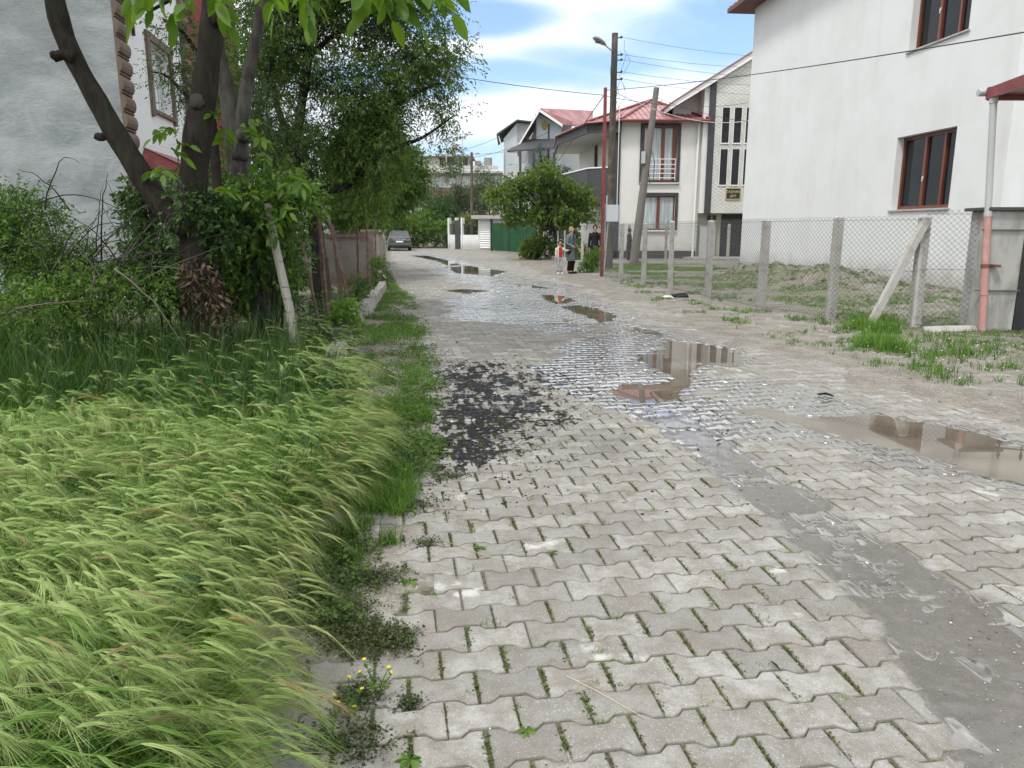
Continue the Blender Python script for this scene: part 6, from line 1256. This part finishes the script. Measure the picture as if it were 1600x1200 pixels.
tag(pebbles('soil_clods', np.stack([x, y, ground_z(x, y)], 1), rg.gamma(2, .018, len(x))+.012, tintmat('clod', (.07, .055, .04), (.26, .22, .17)), 12, .7), 'brown clods and stones on the soil heap behind the wire fence', 'stones', kind='stuff')
# small plants one can point at
def flower_weed(u, v, label, seed):
    x0, y0 = gp(u, v); o = empty('flowering_weed', (x0, y0, 0), label, 'weed', 'yellow flowering weeds'); r_ = np.random.RandomState(seed); mb = MB(); LPs, LDs = [], []; tips = []
    for i in range(5):
        a = r_.rand()*6.28; t = Vector((x0+.05*math.cos(a), y0+.05*math.sin(a), r_.uniform(.08, .15))); mb.tube([(x0, y0, 0), (x0+.02*math.cos(a), y0+.02*math.sin(a), t.z*.6), t], .0016, 4); tips.append(t)
        for k in range(7): q = Vector((x0, y0, 0)).lerp(t, .3+.1*k); b = r_.rand()*6.28; LPs.append(tuple(q)); LDs.append((math.cos(b), math.sin(b), .4))
    mb.build('stem', mat('weed_stem', (.06, .12, .03), .6), o); V, F = leafarr(np.array(LPs), np.array(LDs), .026, .011, r_, LEAF_S, .15, .2); k = V.shape[1]
    npmesh('leaves', V.reshape(-1, 3), ((np.arange(len(V))*k)[:, None, None]+F[None]).reshape(-1, 4), LB, o, {'tint': np.repeat(r_.rand(len(V)), k)})
    ym = G.get('yel') or mat('yellow_petal', (.72, .58, .02), .5); G['yel'] = ym; LPs = [tuple(t) for t in tips[:4] for _ in range(6)]; LDs = [(math.cos(k*1.05), math.sin(k*1.05), .9) for t in tips[:4] for k in range(6)]
    V, F = leafarr(np.array(LPs), np.array(LDs), .011, .007, r_, LEAF_S, .1, .1); k = V.shape[1]; npmesh('petals', V.reshape(-1, 3), ((np.arange(len(V))*k)[:, None, None]+F[None]).reshape(-1, 4), ym, o)
flower_weed(590, 1095, 'yellow flowering weed furthest out on the pavers', 1); flower_weed(545, 1130, 'yellow flowering weed between its two neighbours at the barley edge', 2); flower_weed(520, 1165, 'yellow flowering weed lowest and leftmost at the barley edge', 3)
def rosette(u, v, L, n, label, seed, cat='weed'):
    x0, y0 = gp(u, v); r_ = np.random.RandomState(seed); a = np.arange(n)*2.4+r_.rand(); P = np.tile([x0, y0, .004], (n, 1)); D = np.stack([np.cos(a), np.sin(a), r_.uniform(.15, .5, n)], 1); V, F = leafarr(P, D, L*r_.uniform(.7, 1.1, n), L*.26, r_, ((0, .3), (.35, .7), (.7, 1), (1, 0)), .12, .35); k = V.shape[1]
    tag(npmesh('rosette_weed', V.reshape(-1, 3), ((np.arange(n)*k)[:, None, None]+F[None]).reshape(-1, 4), LB, attrs={'tint': np.repeat(r_.rand(n), k)}), label, cat, 'rosette weeds on the pavers')
for q in ((640, 1190, .05, 14, 'flat rosette weed at the bottom edge of the picture'), (822, 1145, .035, 10, 'small upright weed in a joint right of the white stained paver'), (640, 910, .055, 14, 'pale rosette weed where the near pavers are broken'), (862, 865, .035, 9, 'little weed in a joint below the black dust'), (750, 858, .04, 12, 'little weed left of a dry straw on the pavers')): rosette(*q, seed=int(q[0]))
def straw(pts, label, r=.0014, c=(.5, .44, .26)):
    mb = MB(); mb.tube([(*gp(u, v), .006+.004*(i % 2)) for i, (u, v) in enumerate(pts)], [r*(1-.5*i/len(pts)) for i in range(len(pts))], 4); tag(mb.build('straw', mat('dry_straw', c, .7)), label, 'straw', 'dry straws on the pavers')
straw([(690, 845), (760, 872), (830, 885), (880, 895)], 'dry straw lying across the pavers below the black dust', .0016, (.34, .32, .16)); straw([(885, 1058), (935, 1085), (985, 1112), (1010, 1128)], 'pale straight straw on the near pavers')
x0, y0 = gp(1203, 1035); r_ = np.random.RandomState(1); V, F = leafarr(np.array([[x0, y0, .006]]), np.array([[.25, -1, .1]]), .075, .022, r_, ((0, .1), (.3, .8), (.6, 1), (1, 0)), .1, .05); tag(npmesh('fallen_leaf', V.reshape(-1, 3), F, leafmat('fallen_leaf', (.06, .09, .04), (.06, .09, .04), .1), attrs={'tint': np.zeros(12)}), 'single green leaf lying on the near pavers', 'leaf')
a = gp(1278, 618); b = gp(1302, 621); MB().tube([(a[0], a[1], .012), ((a[0]+b[0])/2, (a[1]+b[1])/2, .03), (b[0], b[1], .014)], [.008, .011, .006], 6, lump=.15).build('x', BD).name = 'stick'; tag(bpy.data.objects['stick'], 'short dark piece of wood on the gravel above the right puddle', 'stick')
o = MB(); q = gp(1062, 465); o.ball((q[0], q[1], .04), .13, 10, 6, (1.4, .5, .5), .3, 3); o = o.build('rag', mat('dark_cloth', (.03, .03, .033), .9)); tag(o, 'dark crumpled rag at the foot of the wire fence', 'rag')
o = MB(); q = gp(1050, 466); o.ball((q[0]-.1, q[1]-.02, .03), .09, 8, 5, (1.4, .6, .35), .25, 5); tag(o.build('crumpled_bag', G['whitepaint']), 'crumpled white bag beside the dark rag', 'bag')
# ============================================================ PEOPLE
def skinobj(name, pts, edges, rad, m, parent=None, root=0, sub=2):
    me = bpy.data.meshes.new(name); me.from_pydata([tuple(p) for p in pts], edges, []); me.update()
    o = link(name, me, m, parent); md = o.modifiers.new('skin', 'SKIN'); md.use_smooth_shade = True
    for i, v in enumerate(me.skin_vertices[0].data):
        r = rad[i]; v.radius = r if hasattr(r, '__len__') else (r, r); v.use_root = (i == root)
    s_ = o.modifiers.new('sub', 'SUBSURF'); s_.levels = sub; s_.render_levels = sub
    return o
SKIN = mat('skin', (.42, .24, .17), .6, .3)
def person(x, y, H, face, label, J, cl, group=None):
    """J: dict of joint positions (fractions of height, local: +x = person's left, +y = forward). face = heading in degrees (0 = +Y)"""
    a = R(face); f = Vector((math.sin(a), math.cos(a), 0)); l = Vector((-f.y, f.x, 0))
    def W(p): return Vector((x, y, 0))+l*(p[0]*H)+f*(p[1]*H)+Vector((0, 0, p[2]*H))
    ch = cl.get('head', 1.0)
    B = {'pel': (0, 0, .53), 'spi': (0, 0, .63), 'che': (0, .005, .745), 'nec': (0, .0, .825), 'hb': (0, .008, .865), 'hm': (0, .012, .915), 'ht': (0, .0, .962)}
    D = {'Ls': (.095, 0, .795), 'Le': (.13, 0, .63), 'Lw': (.14, .05, .49), 'Rs': (-.095, 0, .795), 'Re': (-.13, 0, .63), 'Rw': (-.14, .05, .49),
        'Lh': (.052, 0, .50), 'Lk': (.056, .01, .28), 'La': (.058, -.01, .05), 'Lt': (.07, .09, .018), 'Rh': (-.052, 0, .50), 'Rk': (-.056, .01, .28), 'Ra': (-.058, -.01, .05), 'Rt': (-.07, .09, .018)}
    D.update(J)
    if ch != 1: 
        for k in ('hb', 'hm', 'ht'): B[k] = (B[k][0], B[k][1], B['nec'][2]+(B[k][2]-B['nec'][2])*ch)
    P, E, Rd, ix = [], [], [], {}
    def av(k, p, r, par=None):
        ix[k] = len(P); P.append(W(p)); Rd.append((r[0]*H, r[1]*H) if hasattr(r, '__len__') else r*H)
        if par is not None: E.append((ix[par], ix[k]))
    av('pel', B['pel'], (.075, .055)); av('spi', B['spi'], (.066, .05), 'pel'); av('che', B['che'], (.078, .055), 'spi'); av('nec', B['nec'], .032, 'che')
    av('hb', B['hb'], (.036*ch, .040*ch), 'nec'); av('hm', B['hm'], (.044*ch, .052*ch), 'hb'); av('ht', B['ht'], (.034*ch, .040*ch), 'hm')
    nz = (0, B['hm'][1]+.062*ch, B['hm'][2]-.008); av('nose', nz, .008*ch, 'hm')
    for s_ in 'LR':
        av(s_+'s', D[s_+'s'], .034, 'che'); av(s_+'e', D[s_+'e'], .024, s_+'s'); av(s_+'w', D[s_+'w'], .016, s_+'e')
        d = (Vector(D[s_+'w'])-Vector(D[s_+'e'])).normalized(); w = Vector(D[s_+'w']); sx = Vector((-1 if s_ == 'L' else 1, 0, 0)); sd = (Vector((0, 1, 0))-d*d.y); sd = sd.normalized() if sd.length > .1 else Vector((1, 0, 0))
        pm = w+d*.030; av(s_+'p', pm, (.019, .012), s_+'w')
        for i, (o_, L) in enumerate(((.016, .036), (.006, .042), (-.004, .040), (-.013, .032))):
            q = w+d*.048+sd*o_; av(f'{s_}f{i}', q, .0055, s_+'p'); av(f'{s_}g{i}', q+d*L*.55+sx*.004, .005, f'{s_}f{i}'); av(f'{s_}h{i}', q+d*L+sx*.014, .0042, f'{s_}g{i}')
        q = w+d*.022+sd*.024; av(s_+'t0', q, .006, s_+'p'); av(s_+'t1', q+d*.026+sd*.010, .005, s_+'t0')
        av(s_+'h', D[s_+'h'], .048, 'pel'); av(s_+'k', D[s_+'k'], .030, s_+'h'); av(s_+'a', D[s_+'a'], .020, s_+'k'); av(s_+'T', D[s_+'t'], (.022, .014), s_+'a')
    o = skinobj('person', P, E, Rd, SKIN); tag(o, label, 'person', group)
    def tubech(name, ks, rr, m, **k): return MB().tube([W(q) for q in ks], [r*H for r in rr], 12, **k).build(name, m, o, smooth=True)
    # trousers, shoes
    for s_ in 'LR':
        h, k, an, t = (Vector(D[s_+q]) for q in 'hkat'); tubech('trouser_leg', [h+Vector((0, 0, .03)), h, h.lerp(k, .5), k, k.lerp(an, .6), an+Vector((0, 0, .012))], [.055, .062, .050, .042, .040, .038], cl['legs'])
        mb = MB(); c = an.lerp(t, .5); mb.ball(W((c[0], c[1]+.005, .022)), .052*H, 10, 7, (1, 1, 1)); 
        V_ = [Vector(v) for v in mb.v]; cc = W((c[0], c[1]+.005, .022)); mb.v = [tuple(cc+l*((v-cc).dot(l)*.55)+f*((v-cc).dot(f)*1.35)+Vector((0, 0, (v-cc).z*.5))) for v in V_]; mb.build('shoe', cl['shoes'], o, smooth=True)
    def rings(name, L, m, open_front=0):
        n = 20; vs = []; mb = MB()
        for z, rx, ry, oy in L:
            for k in range(n):
                t = 2*math.pi*k/n; fold = 1+cl.get('fold', 0)*math.sin(5*t)*max(0, (.55-z))*2; vs.append(W((rx*math.cos(t)*fold, oy+ry*math.sin(t)*fold, z)))
        mb.add(vs, [(i*n+k, i*n+(k+1) % n, (i+1)*n+(k+1) % n, (i+1)*n+k) for i in range(len(L)-1) for k in range(n)]); return mb.build(name, m, o, smooth=True)
    hem = cl['hem']; top = [(.845, .034, .036, 0), (.825, .062, .042, 0), (.80, .098, .055, 0), (.76, .102, .066, 0), (.70, .094, .068, 0), (.62, .084, .064, 0)]
    rings('coat' if hem < .4 else 'jacket', top+([(.55, .092, .07, 0), (.45, .10, .078, 0), (.36, .106, .082, 0), (hem, .112, .088, 0)] if hem < .4 else [(.55, .09, .068, 0), (hem, .092, .07, 0)]), cl['coat'])
    for s_ in 'LR':
        a_, b_, c_ = (Vector(D[s_+q]) for q in 'sew'); tubech('sleeve', [a_+Vector((0, 0, .005))-(b_-a_)*.05, a_.lerp(b_, .3), b_, b_.lerp(c_, .5), b_.lerp(c_, .97)], [.042, .040, .033, .029, .026], cl['coat'])
    if 'shirt' in cl:   # open front: shirt panel standing just proud of the coat
        z0 = cl.get('sz', .50); mb = MB(); sg = []
        for z in (.83, .80, .74, .66, .58, z0):
            ry = float(np.interp(z, [.5, .62, .70, .76, .80, .83], [.070, .067, .071, .069, .058, .045])); w = cl.get('sw', .035)*(.6 if z > .81 else 1)
            sg.append([W((w*k, ry*math.sqrt(max(0, 1-(w*k/.095)**2))+.004, z)) for k in (-1, -.5, 0, .5, 1)])
        vs = [p for r_ in sg for p in r_]; mb.add(vs, [(i*5+k, i*5+k+1, i*5+k+6, i*5+k+5) for i in range(len(sg)-1) for k in range(4)]); mb.build('shirt', cl['shirt'], o, smooth=True)
    hm = Vector(B['hm']); r = .058*ch
    mb = MB(); c = W((0, hm.y-.008, hm.z+.012)); mb.ball(c, r*H, 16, 12)
    V_ = []
    for v in mb.v:
        v = Vector(v)-c; fw = v.dot(f); low = v.z < r*H*.25
        if fw > r*H*.35 and v.z < r*H*(.55 if cl['scarf'] else .5): v = v-f*(fw-r*H*.35)
        if cl['scarf'] and v.z < 0: v = Vector((v.x*1.05, v.y*1.05, v.z*1.35))
        elif low: v = Vector((v.x*.95, v.y*.95, v.z*.8))
        V_.append(tuple(c+v))
    mb.v = V_; mb.build('headscarf' if cl['scarf'] else 'hair', cl['hair'], o, smooth=True)
    em = G.get('eye') or mat('eye', (.03, .02, .015), .3, .5); G['eye'] = em
    for s_ in (-1, 1): MB().ball(W((s_*.017*ch, hm.y+.049*ch, hm.z+.002)), .006*H, 8, 6).build('eye', em, o, smooth=True)
    MB().ball(W((0, hm.y+.047*ch, hm.z-.028*ch)), .010*H, 8, 6, (1.2, 1.2, .35)).build('mouth', G.get('lip') or mat('lip', (.30, .10, .09), .5), o, smooth=True)
    return o
cm = lambda n, c, **k: mat(n, c, .9, .15, var=[(6, tuple(q*.7 for q in c), .4, .7)], **k)
BLK = cm('black_trousers', (.012, .012, .014)); COAT = cm('grey_green_coat', (.13, .165, .17)); WHJ = cm('cream_jacket', (.60, .58, .50)); REDS = mat('red_shirt', (.42, .02, .03), .8)
p = gp(891, 427)
person(p[0], 26.7, 1.66, 130, 'elderly person in long grey-green coat and beige headscarf holding the child by the hand', {'Re': (-.13, -.015, .635), 'Rw': (-.115, .10, .585), 'Le': (.13, -.02, .63), 'Lw': (.12, .11, .52), 'Lt': (.09, .09, .018), 'Lk': (.06, .02, .28)},
    dict(legs=BLK, shoes=BLK, coat=COAT, hem=.27, shirt=mat('dark_blue_shirt', (.03, .045, .07), .8), sw=.02, sz=.34, hair=cm('beige_scarf', (.42, .27, .20)), scarf=True, fold=.05))
p = gp(873, 427)
person(p[0], 26.4, 1.14, 165, 'small child in cream jacket, red shirt and pale trousers beside the elderly walker', {'Ls': (.10, 0, .78), 'Le': (.17, .03, .70), 'Lw': (.26, .05, .72), 'Rs': (-.10, 0, .78), 'Re': (-.125, 0, .62), 'Rw': (-.13, .03, .48)},
    dict(legs=cm('pale_trousers', (.42, .43, .46)), shoes=G['whitepaint'], coat=WHJ, hem=.47, shirt=REDS, sw=.055, sz=.50, hair=cm('dark_hair', (.02, .014, .01)), scarf=False, head=1.22))
q = at(929, 400, 30.5)
person(q.x, 30.5, 1.73, 185, 'man all in black with a stick standing by the cream wall behind the steel pole', {'Re': (-.125, -.01, .63), 'Rw': (-.14, .03, .48)}, dict(legs=BLK, shoes=BLK, coat=cm('black_jacket', (.018, .018, .021)), hem=.46, hair=cm('black_hair', (.012, .01, .008)), scarf=False))
MB().tube([(q.x-.30, 30.38, 0), (q.x-.25, 30.40, .85)], .014, 6).build('walking_stick', G['black']); tag(bpy.data.objects['walking_stick'], 'dark walking stick in the hand of the man in black', 'stick')
q = at(984, 400, 34.6)
person(q.x, 34.9, 1.66, 95, 'person in a dark grey coat half hidden behind the leaning pole', {'Re': (-.12, .04, .64), 'Rw': (-.08, .13, .60), 'Le': (.12, .04, .64), 'Lw': (.08, .13, .60)}, dict(legs=cm('dark_trousers', (.03, .03, .034)), shoes=BLK, coat=cm('charcoal_coat', (.05, .052, .058)), hem=.3, hair=cm('grey_scarf', (.07, .07, .075)), scarf=True, fold=.05))
# ============================================================ PARKED CAR
def car(x, y, head, label):
    a = R(head); f = Vector((math.sin(a), math.cos(a), 0)); rgt = Vector((f.y, -f.x, 0)); o = empty('parked_car', (x, y, 0), label, 'car')
    def W(p): return Vector((x, y, 0))+rgt*p[0]+f*p[1]+Vector((0, 0, p[2]))
    paint = mat('grey_car_paint', (.075, .095, .10), .25, .6, metal=.4); gl = mat('car_glass', (.02, .022, .025), .05, .8); L = 4.45
    # stations along the length from the rear (0): (y, z bottom, z belt, half width at belt, half width low)
    st = [(0, .42, .78, .70, .72), (.06, .30, .98, .80, .82), (.35, .24, 1.02, .84, .87), (.9, .22, .99, .86, .88), (2.3, .20, .97, .87, .89), (3.3, .22, .94, .85, .88), (4.0, .26, .82, .79, .84), (4.38, .30, .66, .70, .76), (4.45, .40, .56, .62, .66)]
    vs = []; n = 12
    for yy, zb, zt, wt_, wl in st:
        pr = [(wl*.86, zb), (wl, zb+.08), (wl*1.005, (zb+zt)/2), (wt_*1.01, zt-.07), (wt_*.95, zt), (wt_*.5, zt+.02)]
        vs += [W((px_, yy, pz_)) for px_, pz_ in pr]+[W((-px_, yy, pz_)) for px_, pz_ in pr[::-1]]
    MB().add(vs, [(i*n+k, i*n+(k+1) % n, (i+1)*n+(k+1) % n, (i+1)*n+k) for i in range(len(st)-1) for k in range(n)]+[tuple(range(n)), tuple((len(st)-1)*n+k for k in range(n))]).build('body', paint, o, smooth=True)
    cb = [(.55, 1.0, .78), (1.15, 1.40, .60), (1.9, 1.455, .60), (2.5, 1.42, .59), (3.25, .98, .76)]
    vs = []
    for yy, z, w_ in cb: vs += [W((w_, yy, z)), W((w_*.9, yy, z+.02)), W((-w_*.9, yy, z+.02)), W((-w_, yy, z))]
    base = [W((.80, .5, .96)), W((-.80, .5, .96)), W((-.80, 3.3, .93)), W((.80, 3.3, .93))]
    mb = MB(); mb.add(vs, [(i*4+k, i*4+k+1, (i+1)*4+k+1, (i+1)*4+k) for i in range(1, 3) for k in range(3)]); mb.build('roof', paint, o, smooth=True)
    mb = MB(); mb.add(vs[0:8], [(0, 1, 2, 3, 7, 6, 5, 4)]); mb.build('rear_window', mat('rear_glass', (.045, .038, .042), .08, .6), o)
    mb = MB(); mb.add(vs[12:20], [(0, 1, 2, 3, 7, 6, 5, 4)]); mb.build('windscreen', gl, o)
    for s_ in (-1, 1):
        pts = [W((s_*.80, .62, .97)), W((s_*.61, 1.17, 1.38)), W((s_*.605, 1.9, 1.44)), W((s_*.60, 2.48, 1.40)), W((s_*.79, 3.2, .95))]; mb = MB(); mb.add(pts, [(0, 1, 2, 3, 4)]); mb.build('side_window', gl, o)
        mb = MB(); mb.tube([W((s_*.80, .56, .99)), W((s_*.615, 1.14, 1.40)), W((s_*.61, 1.9, 1.455)), W((s_*.60, 2.5, 1.42)), W((s_*.79, 3.26, .96))], .03, 6); mb.build('pillar', paint, o, smooth=True)
        tl = MB(); tl.prism([W((s_*.80, -.02, .72)), W((s_*.50, -.035, .76)), W((s_*.50, -.035, .93)), W((s_*.80, 0, .95))], f*.12); tl.build('tail_light', mat('tail_red', (.16, .015, .015), .2, .6) if 'tl' not in G else G['tl'], o); 
        mb = MB(); mb.ball(W((s_*.95, 2.75, .98)), .1, 8, 6, (1, 1, .7)); mb.build('wing_mirror', paint, o, smooth=True)
        for yy in (.75, 3.45):
            w_ = MB(); w_.tube([W((s_*.68, yy, .31)), W((s_*.70, yy, .31)), W((s_*.86, yy, .31)), W((s_*.885, yy, .31))], [.28, .31, .31, .28], 20); wo = w_.build('wheel', mat('tyre', (.015, .015, .016), .85), o)
            w_ = MB(); w_.tube([W((s_*.88, yy, .31)), W((s_*.895, yy, .31))], [.19, .17], 12); w_.build('rim', G['greypaint'], wo)
    mb = MB(); mb.prism([W((-.83, -.06, .40)), W((.83, -.06, .40)), W((.83, -.06, .60)), W((-.83, -.06, .60))], f*.15); mb.build('rear_bumper', mat('bumper_grey', (.07, .085, .09), .4, .5), o, bevel=.03)
    mb = MB(); mb.prism([W((-.26, -.075, .63)), W((.26, -.075, .63)), W((.26, -.075, .74)), W((-.26, -.075, .74))], f*.02); mb.build('number_plate', G['whitepaint'], o)
    mb = MB(); mb.prism([W((-.80, -.03, .80)), W((.80, -.03, .80)), W((.80, -.03, .825)), W((-.80, -.03, .825))], f*.03); mb.build('chrome_strip', mat('chrome', (.6, .6, .6), .15, .6, metal=1), o)
car(-8.35, 56.3, -9, 'grey saloon car parked at the left end of the street, seen from behind')
# ============================================================ HAZE
mb = MB(); mb.box(-4050, 4050, -350, 6050, -1.3, 480); hz = mb.build('haze', None); tag(hz, 'thin pale air haze over the whole street', 'haze', kind='stuff')
m = bpy.data.materials.new('thin_haze'); m.use_nodes = True; nt = m.node_tree; nt.nodes.clear(); o_ = nt.nodes.new('ShaderNodeOutputMaterial'); v_ = nt.nodes.new('ShaderNodeVolumePrincipled')
v_.inputs['Color'].default_value = (.80, .90, 1, 1); v_.inputs['Density'].default_value = .00016; v_.inputs['Anisotropy'].default_value = .2; nt.links.new(v_.outputs[0], o_.inputs['Volume']); hz.data.materials.append(m)
